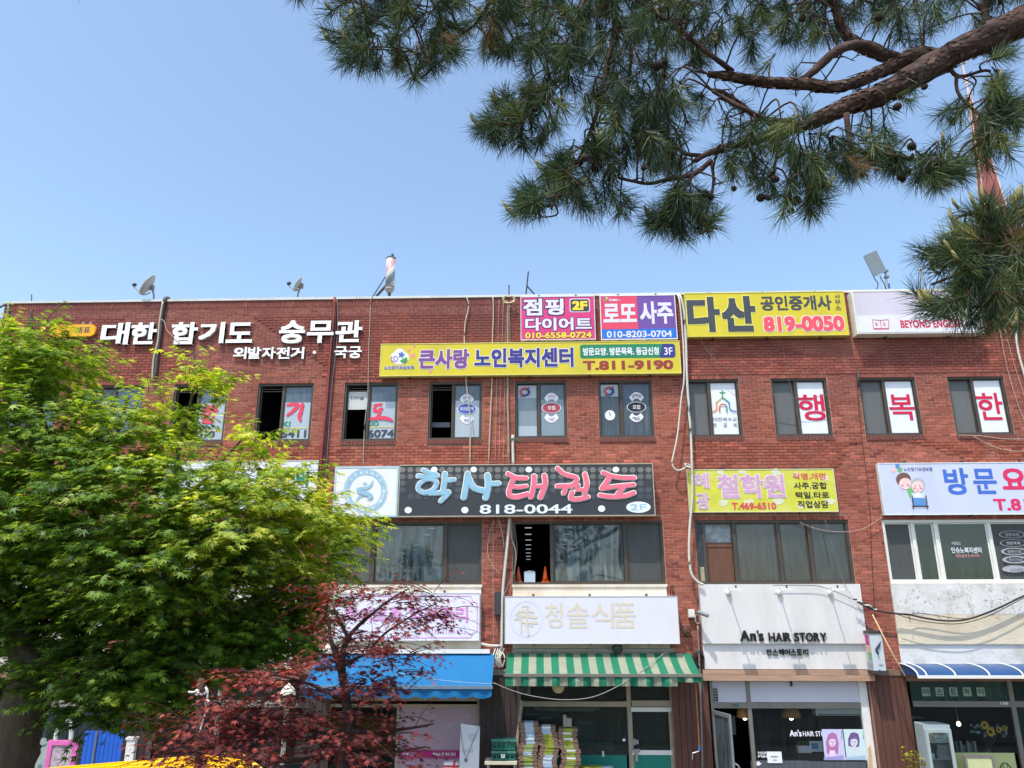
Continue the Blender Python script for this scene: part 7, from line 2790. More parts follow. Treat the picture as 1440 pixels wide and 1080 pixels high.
def sprays(ell, per, nl, size, droop, parent, twig_mat, seed_paths):
    """Leaf sprays through ellipsoids; each is a twig with paired leaves and a thin stem. Returns leaf arrays."""
    Ps, Ns, Ts, Ss, Tn = [], [], [], [], []
    mb = MB()
    for (cx, cy, rx, ry, Y, ny, tn, dens, shell) in ell:
        c = npv(at(cx, cy, Y))
        sx_ = abs(at(cx + rx, cy, Y).x - c[0])
        sz_ = abs(at(cx, cy - ry, Y).z - c[2])
        R = np.array([sx_, ny, sz_])
        area = (sx_ * sz_ + sx_ * ny + sz_ * ny) / 3
        n = int(per * area * dens)
        for k in range(n):
            u = unit(1)[0]
            q = shell + (1 - shell) * rng.random()
            p = c + R * u * q
            out = u * np.array([1, 1, .35])
            out[2] += .05
            out /= np.linalg.norm(out)
            ln = rng.uniform(.16, .34)
            d0 = out + rng.normal(size=3) * .35
            d0[2] = d0[2] * .5 + .12
            d0 /= np.linalg.norm(d0)
            pts = []
            pp = p.copy()
            d = d0.copy()
            st = tn + rng.normal() * .10
            for j in range(6):
                pts.append(pp.copy())
                pp = pp + d * ln / 5
                d[2] -= droop
                d /= np.linalg.norm(d)
            for j in range(5):
                thin(mb, pts[j], pts[j + 1], .0035 * (1 - j * .15), .003 * (1 - j * .15))
            m = max(3, int(nl * rng.uniform(.6, 1.4)))
            for j in range(m):
                s = (j + rng.random()) / m
                i0 = min(4, int(s * 5))
                base = pts[i0] + (pts[i0 + 1] - pts[i0]) * (s * 5 - i0)
                side = np.cross(d0, [0, 0, 1])
                side /= np.linalg.norm(side) + 1e-9
                sg = 1 if j % 2 else -1
                tip = d0 * .6 + side * sg * rng.uniform(.3, 1.1) + rng.normal(size=3) * .25
                tip[2] = tip[2] * .5 - rng.uniform(.15, .75)
                nrm = np.array([0, 0, 1.0]) + out * rng.uniform(.1, .75) + rng.normal(size=3) * .22
                b2 = base + tip / np.linalg.norm(tip) * rng.uniform(.015, .035) + rng.normal(size=3) * .012
                Ps.append(b2)
                Ns.append(nrm)
                Ts.append(tip)
                Ss.append(size * rng.uniform(.68, 1.2))
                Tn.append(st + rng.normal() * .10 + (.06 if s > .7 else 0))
    tw = mb.build('twigs', twig_mat, parent)
    tw['kind'] = 'stuff'
    return np.array(Ps), np.array(Ns), np.array(Ts), np.array(Ss), np.clip(np.array(Tn), 0, 1)


# --- green Japanese maple at the left
YG = 6.3
base = at(12, 1180, YG)
tree = thing('maple_tree', 'broad green Japanese maple filling the left of the view', 'tree', (base.x - .25, YG, 2.2))


def limb(name, pxs, mat, parent, n=8, seg=5):
    """Tapered limb through (px, py, Y, radius px)."""
    P = [at(a, b, y) for a, b, y, r in pxs]
    Q = smooth(P, seg)
    rr = [pxs[i][3] + (pxs[i + 1][3] - pxs[i][3]) * j / seg for i in range(len(pxs) - 1) for j in range(seg)] + [pxs[-1][3]]
    yy = [pxs[i][2] + (pxs[i + 1][2] - pxs[i][2]) * j / seg for i in range(len(pxs) - 1) for j in range(seg)] + [pxs[-1][2]]
    R = [max(.003, r * y / 1075) * random.uniform(.93, 1.07) for r, y in zip(rr, yy)]
    mb = MB()
    mb.tube(Q, R, n)
    return mb.build(name, mat, parent, True)


limb('trunk', [(-60, 1250, YG, 50), (-5, 1110, YG, 40), (22, 1030, YG, 33), (42, 975, YG, 30), (50, 950, YG, 26)], bark, tree, 14)
limb('limb', [(48, 965, YG, 24), (34, 925, YG, 19), (20, 880, YG, 16), (-12, 852, YG - .1, 13), (-80, 800, YG, 9), (-150, 740, YG, 5)], bark, tree, 10)
limb('limb', [(44, 965, YG, 22), (85, 925, YG, 17), (140, 895, YG + .1, 13), (200, 862, YG, 10), (255, 830, YG, 7), (330, 790, YG - .1, 5), (420, 720, YG, 2.5)], bark, tree, 10)
limb('limb', [(30, 915, YG, 15), (45, 830, YG + .2, 12), (62, 740, YG + .1, 9), (70, 650, YG, 6), (54, 560, YG, 4), (45, 470, YG, 2.5), (44, 436, YG, 1.5)], bark, tree, 10)
limb('limb', [(150, 890, YG, 9), (190, 790, YG, 7), (240, 722, YG, 4.5), (295, 668, YG, 2.5), (352, 605, YG, 1)], bark, tree, 8)
limb('limb', [(240, 720, YG, 5), (250, 640, YG, 3.5), (262, 590, YG, 2.5), (272, 545, YG, 2), (274, 495, YG, 1.2)], bark, tree, 8)
limb('limb', [(200, 862, YG, 7), (270, 865, YG - .2, 5), (350, 850, YG - .1, 3.5), (440, 800, YG, 2)], bark, tree, 8)
limb('limb', [(85, 925, YG, 9), (140, 948, YG + .3, 5), (210, 955, YG + .5, 3), (270, 945, YG + .5, 1.5)], bark, tree, 8)
limb('limb', [(62, 740, YG, 7), (120, 690, YG - .2, 5), (160, 620, YG - .1, 3.5), (180, 560, YG, 2)], bark, tree, 8)
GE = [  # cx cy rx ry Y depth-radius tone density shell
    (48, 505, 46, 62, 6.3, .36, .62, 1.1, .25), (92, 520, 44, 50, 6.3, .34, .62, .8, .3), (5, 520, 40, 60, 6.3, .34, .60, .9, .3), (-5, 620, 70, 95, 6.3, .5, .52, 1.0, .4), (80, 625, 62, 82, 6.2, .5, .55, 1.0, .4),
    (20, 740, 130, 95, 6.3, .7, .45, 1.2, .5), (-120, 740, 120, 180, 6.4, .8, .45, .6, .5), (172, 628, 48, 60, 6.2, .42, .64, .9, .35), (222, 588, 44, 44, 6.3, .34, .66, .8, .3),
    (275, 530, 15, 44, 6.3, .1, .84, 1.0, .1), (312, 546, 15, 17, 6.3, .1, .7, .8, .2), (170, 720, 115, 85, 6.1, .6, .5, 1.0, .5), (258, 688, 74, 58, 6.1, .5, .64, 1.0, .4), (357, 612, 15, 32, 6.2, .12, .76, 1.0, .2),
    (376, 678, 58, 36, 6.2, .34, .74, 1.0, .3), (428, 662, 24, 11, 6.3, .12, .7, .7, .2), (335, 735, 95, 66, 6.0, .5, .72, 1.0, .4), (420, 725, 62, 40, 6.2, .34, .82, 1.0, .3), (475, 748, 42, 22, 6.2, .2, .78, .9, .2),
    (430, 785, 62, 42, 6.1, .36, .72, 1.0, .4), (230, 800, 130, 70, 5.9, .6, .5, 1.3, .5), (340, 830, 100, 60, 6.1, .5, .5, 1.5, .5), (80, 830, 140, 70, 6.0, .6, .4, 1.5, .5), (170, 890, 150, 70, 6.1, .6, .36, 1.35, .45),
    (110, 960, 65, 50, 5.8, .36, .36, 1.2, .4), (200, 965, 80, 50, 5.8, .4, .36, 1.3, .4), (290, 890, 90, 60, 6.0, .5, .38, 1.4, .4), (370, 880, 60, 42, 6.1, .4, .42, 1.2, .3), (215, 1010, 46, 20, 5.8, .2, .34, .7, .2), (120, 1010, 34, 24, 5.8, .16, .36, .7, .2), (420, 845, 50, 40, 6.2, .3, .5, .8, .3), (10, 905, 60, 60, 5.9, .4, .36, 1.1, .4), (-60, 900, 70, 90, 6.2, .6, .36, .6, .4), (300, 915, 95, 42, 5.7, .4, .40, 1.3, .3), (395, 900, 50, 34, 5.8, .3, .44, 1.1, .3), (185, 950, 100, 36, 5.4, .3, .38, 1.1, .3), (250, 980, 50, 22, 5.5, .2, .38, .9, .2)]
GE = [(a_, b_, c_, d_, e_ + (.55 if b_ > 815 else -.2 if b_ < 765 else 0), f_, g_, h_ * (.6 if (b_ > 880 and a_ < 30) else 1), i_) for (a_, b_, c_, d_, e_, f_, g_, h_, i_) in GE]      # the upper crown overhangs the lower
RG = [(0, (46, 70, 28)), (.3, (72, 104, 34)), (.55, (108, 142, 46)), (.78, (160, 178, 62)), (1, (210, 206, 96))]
gm, gms = leaf_mat('maple_leaf', RG, .5, (1.7, 1.65, .55)), leaf_mat('maple_leaf_single', [(0, (48, 80, 30)), (.6, (80, 116, 40)), (1, (132, 156, 54))], .5, (1.7, 1.65, .55), True)
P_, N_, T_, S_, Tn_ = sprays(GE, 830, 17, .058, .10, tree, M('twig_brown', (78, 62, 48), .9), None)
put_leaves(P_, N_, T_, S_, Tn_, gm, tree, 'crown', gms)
print('green leaves', len(P_))

# --- red Japanese maple in front
YR = 5.2
base = at(455, 1180, YR)
rtree = thing('maple_tree', 'dark red Japanese maple with sparse upper twigs before the blue awning', 'tree', (base.x, YR, 2.2))
limb('trunk', [(430, 1300, YR, 20), (455, 1180, YR, 16), (470, 1110, YR, 12), (480, 1060, YR, 8), (490, 1028, YR, 6.5), (487, 985, YR, 6), (481, 945, YR, 5.5)], bark_red, rtree, 10)
RL = [[(481, 950, YR, 5), (471, 915, YR, 4), (465, 900, YR, 3), (462, 870, YR, 2), (455, 845, YR, 1.2)], [(482, 945, YR, 4.5), (483, 915, YR, 4), (490, 897, YR, 3.5), (504, 880, YR, 2.6), (525, 862, YR, 2), (550, 842, YR, 1.2), (575, 828, YR, .8)],
      [(490, 897, YR, 2.5), (476, 870, YR, 1.8), (468, 850, YR, 1.2)], [(515, 920, YR, 2), (540, 892, YR, 1.7), (565, 875, YR, 1.3), (590, 860, YR, .9), (615, 848, YR, .7)], [(484, 935, YR, 3), (515, 920, YR, 2), (560, 915, YR, 1.2)],
      [(480, 1030, YR, 4), (430, 1026, YR - .1, 3), (380, 1020, YR, 2.4), (320, 1005, YR, 1.6), (270, 990, YR, 1)], [(490, 1028, YR, 4), (520, 1030, YR, 3), (570, 1025, YR + .1, 2), (610, 1018, YR, 1)], [(483, 985, YR, 3), (430, 960, YR + .1, 2), (360, 945, YR, 1.4), (300, 945, YR, 1)],
      [(475, 1060, YR, 4), (400, 1070, YR - .2, 3), (300, 1060, YR - .2, 2), (240, 1050, YR, 1.2)], [(478, 1065, YR, 4), (540, 1060, YR - .1, 2.5), (600, 1050, YR, 1.2)]]
for l in RL:
    limb('limb', l, bark_red, rtree, 7)
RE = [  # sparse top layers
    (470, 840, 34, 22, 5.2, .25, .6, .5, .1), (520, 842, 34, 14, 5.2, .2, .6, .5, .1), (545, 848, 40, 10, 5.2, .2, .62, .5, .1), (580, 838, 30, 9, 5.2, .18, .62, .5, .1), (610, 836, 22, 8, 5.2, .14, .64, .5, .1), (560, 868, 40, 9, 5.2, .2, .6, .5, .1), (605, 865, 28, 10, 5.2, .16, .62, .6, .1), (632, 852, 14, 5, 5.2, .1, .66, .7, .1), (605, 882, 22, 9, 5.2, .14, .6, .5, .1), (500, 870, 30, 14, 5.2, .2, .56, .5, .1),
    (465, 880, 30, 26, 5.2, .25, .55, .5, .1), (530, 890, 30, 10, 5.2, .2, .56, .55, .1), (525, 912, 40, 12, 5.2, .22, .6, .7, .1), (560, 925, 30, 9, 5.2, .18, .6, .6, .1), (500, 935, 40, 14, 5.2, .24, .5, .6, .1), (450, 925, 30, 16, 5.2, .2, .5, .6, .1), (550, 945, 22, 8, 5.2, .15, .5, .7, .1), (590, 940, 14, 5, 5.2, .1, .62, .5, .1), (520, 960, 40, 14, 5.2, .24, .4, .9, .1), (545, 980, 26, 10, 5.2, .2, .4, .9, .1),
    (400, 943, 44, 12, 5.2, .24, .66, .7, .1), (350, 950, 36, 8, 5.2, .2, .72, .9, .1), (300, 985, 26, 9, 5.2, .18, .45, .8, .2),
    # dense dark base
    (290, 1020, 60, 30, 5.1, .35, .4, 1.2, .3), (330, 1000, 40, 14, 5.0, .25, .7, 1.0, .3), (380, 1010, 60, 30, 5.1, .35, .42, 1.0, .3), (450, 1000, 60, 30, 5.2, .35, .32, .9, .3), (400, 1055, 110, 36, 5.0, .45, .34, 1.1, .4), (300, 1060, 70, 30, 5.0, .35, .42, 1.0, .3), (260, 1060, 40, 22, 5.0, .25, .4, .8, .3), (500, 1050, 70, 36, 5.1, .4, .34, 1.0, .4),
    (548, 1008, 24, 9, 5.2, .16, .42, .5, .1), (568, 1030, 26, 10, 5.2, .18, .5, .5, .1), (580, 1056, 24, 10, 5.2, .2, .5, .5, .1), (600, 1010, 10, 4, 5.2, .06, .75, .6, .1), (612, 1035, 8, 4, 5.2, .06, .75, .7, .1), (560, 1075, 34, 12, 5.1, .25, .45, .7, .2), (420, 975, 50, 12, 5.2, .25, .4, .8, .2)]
RR = [(0, (52, 26, 26)), (.35, (86, 40, 38)), (.65, (136, 58, 52)), (.85, (168, 82, 70)), (1, (196, 116, 94))]
rm, rms = leaf_mat('red_maple_leaf', RR, .3, (1.6, .75, .6), gloss=.02), leaf_mat('red_maple_leaf_single', [(0, (60, 24, 26)), (.6, (104, 38, 40)), (1, (164, 70, 62))], .3, (1.6, .75, .6), True, gloss=.02)
RE = [(a_, b_, c_, d_, e_, f_, g_, h_ * (.62 if b_ > 975 else 1.3 if a_ > 500 else 1), i_) for (a_, b_, c_, d_, e_, f_, g_, h_, i_) in RE]
P_, N_, T_, S_, Tn_ = sprays(RE, 940, 13, .037, .12, rtree, bark_red, None)
put_leaves(P_, N_, T_, S_, Tn_, rm, rtree, 'crown', rms)
print('red leaves', len(P_))

# supporting stake with white rope
yk = 5.35
t = thing('tree_stake', 'weathered wooden stake rising through the red leaves', 'stake', (at(286, 1080, yk).x, yk, 2.2))
pt, pb = at(283, 957, yk), Vector((at(290, 1080, yk).x, yk, 2.15))
mb = MB()
mb.tube([pb, pb.lerp(pt, .5) + Vector((.01, 0, 0)), pt, pt + Vector((0, 0, .015))], [.03, .027, .025, .015], 10)
mb.build('post', M('stake_wood', (86, 66, 56), .85, .3, 12, .4, 40), t)
rope = M('white_rope', (216, 218, 214), .8, .12, 60)
mb = MB()
rp0 = lambda a, b, d=0: at(a, b, yk - .035 - d)
mb.tube(smooth([rp0(265, 973), rp0(273, 973.5), rp0(278, 971), rp0(281, 976), rp0(287, 976), rp0(291, 971), rp0(290, 966, -.05)], 5), .0075, 6)
mb.tube(smooth([rp0(289, 967, -.02), rp0(292, 973), rp0(291.5, 983), rp0(290, 992), rp0(291, 999), rp0(286, 1012), rp0(281, 1030)], 5), .0065, 6)
mb.tube(smooth([rp0(276, 970), rp0(279, 975, .01), rp0(276, 977), rp0(277, 971, .01)], 5), .008, 6)
mb.tube(smooth([rp0(291, 984), rp0(293.5, 988, .01), rp0(289.5, 991), rp0(290.5, 985, .012)], 5), .008, 6)
mb.solo('rope', rope, 'white rope knotted round the stake among the red leaves', 'rope')

# --- the pine overhead
pbark = M('pine_bark', (70, 50, 44), .95, .5, 9, 1.0, 26, stretch=(1, 1, 1), dirt=(98, 86, 80), dscale=5, damt=.7)
ptwig = M('pine_twig', (74, 56, 46), .95, .3, 12)
YP = 3.3
pine = thing('pine_tree', 'old pine whose scaly boughs hang across the top right of the sky', 'tree', (3.6, 3.4, 2.2))
mb = MB()
mb.tube(smooth([(3.7, 3.4, 2.0), (3.55, 3.4, 3.4), (3.7, 3.35, 4.8), (3.45, 3.3, 6.0), (3.5, 3.3, 7.4), (3.3, 3.2, 9.0)], 4), [.24, .23, .23, .22, .22, .21, .2, .2, .2, .19, .18, .18, .17, .16, .15, .14, .12, .1, .08, .06, .04], 14)
mb.build('trunk', pbark, pine, True)


def bough(pxs, n=12, seg=5):
    P = [at(a, b, y) for a, b, y, r in pxs]
    if pxs[0][0] > 1600:          # this bough leaves the trunk
        tz = P[0].z - .25
        P.insert(0, Vector((3.52, 3.36, tz)))
        pxs = [(0, 0, 0, pxs[0][3] * 1.15)] + list(pxs)
    Q = smooth(P, seg)
    rr = [pxs[i][3] + (pxs[i + 1][3] - pxs[i][3]) * j / seg for i in range(len(pxs) - 1) for j in range(seg)] + [pxs[-1][3]]
    R = [max(.003, .8 * r * YP / 1075) for r in rr]
    # knobbly bark: plates push the surface in and out
    mb = MB()
    mb.tube(Q, R, n)
    big = max(rr) > 8
    v2 = []
    for i, p in enumerate(mb.v):
        ring = i // n
        c = Q[ring]
        d = Vector(p) - c
        k = 1 + (random.uniform(-.16, .16) if big else random.uniform(-.1, .1))
        v2.append(tuple(c + d * k))
    mb.v = v2
    mb.build('bough', pbark, pine, True)


BO = [
    [(1640, -60, YP, 34), (1520, 5, YP, 33), (1440, 30, YP, 31), (1370, 62, YP, 27), (1300, 98, YP, 25), (1250, 128, YP, 23), (1190, 150, YP, 18), (1140, 172, YP, 13), (1100, 184, YP, 10), (1050, 200, YP, 8), (1000, 214, YP, 6.5), (978, 226, YP, 5)],
    [(1340, 90, YP + .1, 20), (1290, 78, YP + .1, 17), (1240, 100, YP + .1, 13), (1180, 122, YP, 11), (1130, 118, YP, 11), (1080, 116, YP, 10), (1030, 108, YP, 9), (995, 104, YP, 6)],
    [(1300, 96, YP + .12, 14), (1255, 82, YP + .15, 13), (1205, 62, YP + .15, 12), (1185, 40, YP + .15, 9), (1175, 10, YP + .1, 8), (1160, -30, YP + .1, 7)],
    [(1260, 84, YP + .1, 12), (1215, 64, YP + .1, 12), (1180, 70, YP, 10), (1150, 95, YP, 9), (1130, 112, YP, 8)],
    [(1100, 184, YP, 6), (1060, 160, YP - .1, 5), (1030, 145, YP - .1, 5), (1002, 128, YP - .1, 3.5)],
    [(1110, 170, YP, 5), (1070, 166, YP, 5), (1045, 150, YP, 6), (1018, 130, YP, 4), (1000, 126, YP, 3)],
    [(985, 218, YP, 4), (960, 214, YP, 4.5), (930, 185, YP + .1, 4), (905, 168, YP + .1, 3)],
    [(1000, 226, YP, 6), (975, 245, YP, 5), (940, 252, YP, 4), (910, 258, YP, 3.5), (870, 250, YP, 3)],
    [(975, 245, YP, 4), (960, 270, YP, 3.2), (950, 300, YP, 2.4)],
    [(1000, 226, YP, 4), (1003, 260, YP, 3), (990, 310, YP, 2.2)],
    [(1030, 100, YP, 6), (990, 70, YP - .1, 5), (940, 30, YP - .1, 5), (880, -10, YP, 5), (800, -40, YP, 5), (700, -40, YP, 5), (600, -20, YP, 4.5), (540, 20, YP, 3.5), (500, 50, YP, 2.5)],
    [(868, -10, YP, 5), (862, 50, YP, 5.5), (850, 110, YP, 5), (845, 140, YP, 4.5), (832, 180, YP, 4), (815, 222, YP, 3.5), (800, 240, YP, 3), (770, 270, YP, 2.2)],
    [(820, 0, YP, 4), (805, 90, YP, 3.5), (770, 120, YP, 3), (745, 150, YP, 2.5), (710, 175, YP, 2)],
    [(700, -40, YP, 4), (680, 20, YP, 3.5), (640, 55, YP, 3), (600, 85, YP, 2.5), (582, 112, YP, 2)],
    [(1190, 160, YP - .1, 6), (1195, 195, YP - .1, 5), (1205, 212, YP - .1, 4.5), (1250, 218, YP - .1, 4), (1310, 228, YP - .1, 3.5), (1340, 232, YP - .1, 2.5)],
    [(1195, 195, YP - .1, 4), (1160, 240, YP - .1, 3), (1140, 280, YP - .1, 2.4)],
    [(1100, 190, YP, 4), (1090, 230, YP, 3), (1085, 260, YP, 2.2)],
    [(1290, 100, YP, 7), (1330, 95, YP, 4.5), (1350, 108, YP, 4), (1392, 100, YP, 3), (1394, 140, YP, 2.5), (1420, 150, YP, 2)],
    [(1345, 105, YP, 4), (1347, 130, YP, 3.5), (1370, 155, YP, 3), (1390, 165, YP, 2.2)],
    [(1400, 60, YP + .1, 10), (1385, 20, YP + .15, 8), (1392, -30, YP + .2, 8)],
    [(1620, 330, 2.9, 11), (1520, 345, 2.9, 8), (1450, 360, 2.9, 6), (1400, 370, 2.9, 4.5), (1350, 385, 2.9, 3), (1310, 400, 2.9, 2)],
    [(1450, 360, 2.9, 5), (1410, 320, 2.9, 4), (1370, 300, 2.9, 3), (1340, 310, 2.9, 2)],
    [(1460, 360, 2.9, 5), (1430, 410, 2.9, 4), (1390, 430, 2.9, 3), (1330, 430, 2.9, 2)],
]
for b in BO:
    bough(b, 14 if b[0][3] > 15 else 8)

# needle shoots: (tip px, tip py, heading in the picture, length px, count, Y)
SH_ = []


def tufts(lst, Y, jit=.22, n=2):
    for (px, py, ang, k) in lst:
        for j in range(n if k >= 1 else 1):
            SH_.append((px + random.uniform(-9, 9) * (j > 0), py + random.uniform(-9, 9) * (j > 0), ang + random.uniform(-28, 28) * (j > 0), Y + random.uniform(-jit, jit), k))


# heading: 0 right, 90 up, 180 left, 270 down
tufts([(424, -14, 215, 1), (470, 62, 190, 1), (486, 66, 160, 1), (480, 84, 215, 1), (508, 88, 235, 1), (530, 96, 255, 1), (548, 62, 220, 1), (560, 96, 270, 1), (583, 112, 265, 1), (600, 70, 250, 1), (612, 100, 285, 1), (636, 84, 300, 1), (645, 70, 20, 1), (650, 45, 330, 1), (560, 20, 200, 1), (520, 20, 170, 1), (590, 40, 230, 1), (620, 30, 280, 1), (640, 5, 300, 1), (500, 40, 190, 1), (540, 5, 240, 1), (570, -5, 260, 1)], YP, .18, 2)
tufts([(695, 60, 250, 1), (715, 80, 250, 1), (700, 40, 280, 1), (742, 70, 250, 1), (760, 50, 260, 1), (724, 30, 240, 1), (780, 85, 260, 1), (750, 10, 250, 1), (790, 20, 270, 1), (680, 20, 250, 1), (820, 50, 260, 1)], YP, .2, 2)
tufts([(682, 172, 170, 1), (672, 186, 215, 1), (694, 196, 245, 1), (712, 182, 260, 1), (720, 150, 120, 1), (700, 152, 150, 1), (735, 205, 270, 1), (745, 165, 250, 1), (765, 140, 260, 1), (780, 180, 260, 1), (760, 200, 250, 1), (790, 120, 250, 1), (735, 130, 160, 1)], YP, .2, 2)
tufts([(736, 278, 175, 1), (728, 296, 215, 1), (752, 300, 250, 1), (745, 270, 140, 1), (772, 262, 240, 1), (785, 278, 262, 1), (800, 272, 280, 1), (765, 240, 200, 1), (812, 262, 300, 1), (820, 285, 290, 1), (840, 240, 270, 1), (852, 290, 280, 1), (870, 300, 290, 1), (860, 262, 270, 1), (790, 225, 230, 1)], YP, .2, 2)
tufts([(928, 318, 235, 1), (945, 326, 262, 1), (962, 328, 280, 1), (985, 320, 300, 1), (1000, 312, 330, 1), (922, 300, 200, 1), (950, 300, 250, 1), (975, 300, 290, 1), (940, 285, 220, 1), (990, 290, 320, 1), (1005, 300, 60, .5)], YP, .14, 2)
tufts([(870, 150, 270, 1), (890, 190, 265, 1), (905, 215, 270, 1), (880, 225, 260, 1), (920, 190, 280, 1), (900, 150, 265, 1), (930, 150, 280, 1), (860, 190, 250, 1), (915, 240, 270, 1), (940, 225, 285, 1), (845, 215, 260, 1), (830, 150, 260, 1), (885, 110, 260, 1), (910, 90, 260, 1), (870, 80, 250, 1), (935, 110, 270, 1), (950, 70, 260, 1), (925, 40, 250, 1), (890, 40, 250, 1), (960, 20, 250, 1), (850, 20, 250, 1), (840, 75, 255, 1), (900, 5, 250, 1), (985, 40, 260, 1), (1010, 60, 260, 1), (1040, 40, 260, 1), (1020, 10, 255, 1), (1060, 70, 270, 1), (980, 85, 240, 1), (1075, 30, 260, 1), (940, -10, 250, 1)], YP + .05, .3, 2)
tufts([(1040, 215, 250, 1), (1030, 240, 265, 1), (1060, 250, 270, 1), (1085, 268, 262, 1), (1110, 282, 268, 1), (1135, 300, 255, 1), (1150, 290, 285, 1), (1120, 250, 270, 1), (1165, 262, 300, 1), (1180, 240, 300, 1), (1145, 225, 280, 1), (1105, 215, 260, 1), (1085, 200, 240, 1), (1150, 255, 290, 1), (1200, 245, 290, 1), (1225, 232, 290, 1), (1250, 240, 275, 1), (1268, 232, 280, 1), (1195, 215, 310, 1), (1215, 195, 330, .5), (1250, 205, 40, .5)], YP - .05, .2, 2)
tufts([(1290, 250, 275, 1), (1315, 255, 270, 1), (1340, 240, 330, 1), (1330, 260, 300, 1), (1355, 238, 10, 1), (1300, 240, 250, .5), (1325, 205, 80, .5), (1338, 195, 75, .5)], YP - .1, .15, 2)
tufts([(1350, 165, 250, 1), (1335, 165, 210, .5), (1395, 178, 260, 1), (1420, 160, 320, 1), (1412, 130, 70, 1), (1435, 180, 290, 1), (1440, 150, 340, 1), (1425, 75, 10, 1), (1400, 85, 330, .5), (1405, 140, 90, 1)], YP, .15, 2)
tufts([(1130, 25, 250, 1), (1110, 60, 250, 1), (1150, 50, 280, 1), (1100, 10, 250, 1), (1200, 25, 280, 1), (1230, 40, 270, .5), (1265, 35, 280, .5), (1290, 20, 270, 1), (1320, 25, 270, 1), (1340, 5, 260, 1), (1180, 0, 270, 1), (1250, 5, 270, 1), (1390, 5, 250, 1), (1430, -5, 280, 1), (1120, 100, 100, .5), (1060, 125, 240, .5), (1130, 150, 80, .5), (1220, 150, 300, .5), (1250, 158, 300, .5), (1280, 130, 310, .5)], YP + .15, .2, 2)
tufts([(random.uniform(690, 1010), random.uniform(-20, 150), random.uniform(225, 300), 1) for _ in range(46)], YP + .1, .35, 1)
tufts([(random.uniform(1010, 1440), random.uniform(-30, 62), random.uniform(225, 310), 1) for _ in range(34)], YP + .25, .3, 1)
tufts([(random.uniform(820, 1000), random.uniform(120, 250), random.uniform(230, 300), 1) for _ in range(20)], YP + .1, .3, 1)
tufts([(random.uniform(1000, 1260), random.uniform(140, 260), random.uniform(230, 310), .5) for _ in range(14)], YP + .2, .25, 1)
tufts([(random.uniform(455, 670), random.uniform(-25, 60), random.uniform(200, 290), 1) for _ in range(16)], YP, .2, 1)
tufts([(random.uniform(700, 1060), random.uniform(-25, 110), random.uniform(225, 300), 1) for _ in range(22)], YP + .2, .3, 1)
tufts([(412, -22, 215, 1), (436, -20, 250, 1)], YP, .1, 2)
# the near spray low on the right
tufts([(1375, 190, 260, 1), (1392, 215, 265, 1), (1372, 232, 255, 1), (1410, 205, 280, 1), (1388, 240, 270, 1), (1365, 212, 230, 1), (1425, 225, 300, 1)], YP - .05, .12, 1)
tufts([(1330, 345, 165, 1), (1305, 360, 190, 1), (1320, 385, 215, 1), (1345, 320, 140, 1), (1340, 405, 240, 1), (1365, 335, 150, 1), (1375, 300, 120, 1), (1390, 285, 110, 1), (1400, 320, 120, 1), (1410, 350, 230, 1), (1390, 375, 240, 1), (1430, 330, 60, 1), (1425, 300, 80, 1), (1440, 360, 0, 1), (1370, 410, 240, 1), (1400, 420, 260, 1), (1425, 400, 270, 1), (1325, 425, 190, 1), (1300, 432, 170, 1), (1345, 440, 235, 1), (1375, 448, 262, 1), (1405, 455, 270, 1), (1432, 462, 290, 1), (1440, 430, 320, 1), (1380, 345, 170, 1), (1355, 370, 190, 1), (1440, 285, 60, 1), (1350, 295, 160, .5), (1340, 355, 170, 1)], 2.95, .2, 2)


def needle_mat(name, cols):
    return leaf_mat(name, cols, .25, (1.2, 1.2, .8), gloss=.03)


# crown above the frame: it shades the boughs below
def proj(p):
    r = p - EYE
    f = r.dot(FWD)
    return (720 + r.dot(RGT) / f * FPX, 540 - r.dot(UPV) / f * FPX) if f > .05 else (0, -999)


UP_ = []
while len(UP_) < 110:
    p = Vector((random.uniform(-2.3, 4.2), random.uniform(1.2, 4.4), random.uniform(6.6, 9.2)))
    if proj(p)[1] < -60 and (p.x - 1) ** 2 / 11 + (p.y - 2.9) ** 2 / 3.4 < 1:
        UP_.append(p)
while len(UP_) < 140:  # further unseen tufts, added to throw shade on the red maple
    p = Vector((-1.9, 3.1, 8.3)) + Vector((random.uniform(-1.3, 1.3), random.uniform(-1.1, 1.1), random.uniform(-.9, .9)))
    if proj(p)[1] < -190:
        UP_.append(p)
BP = np.array([q_[:] for b in BO for q_ in smooth([at(a_, b_, y) for a_, b_, y, r in b], 6)])
nV, nF, nT = [], [], []
tw = MB()
cand = MB()
cnt = 0


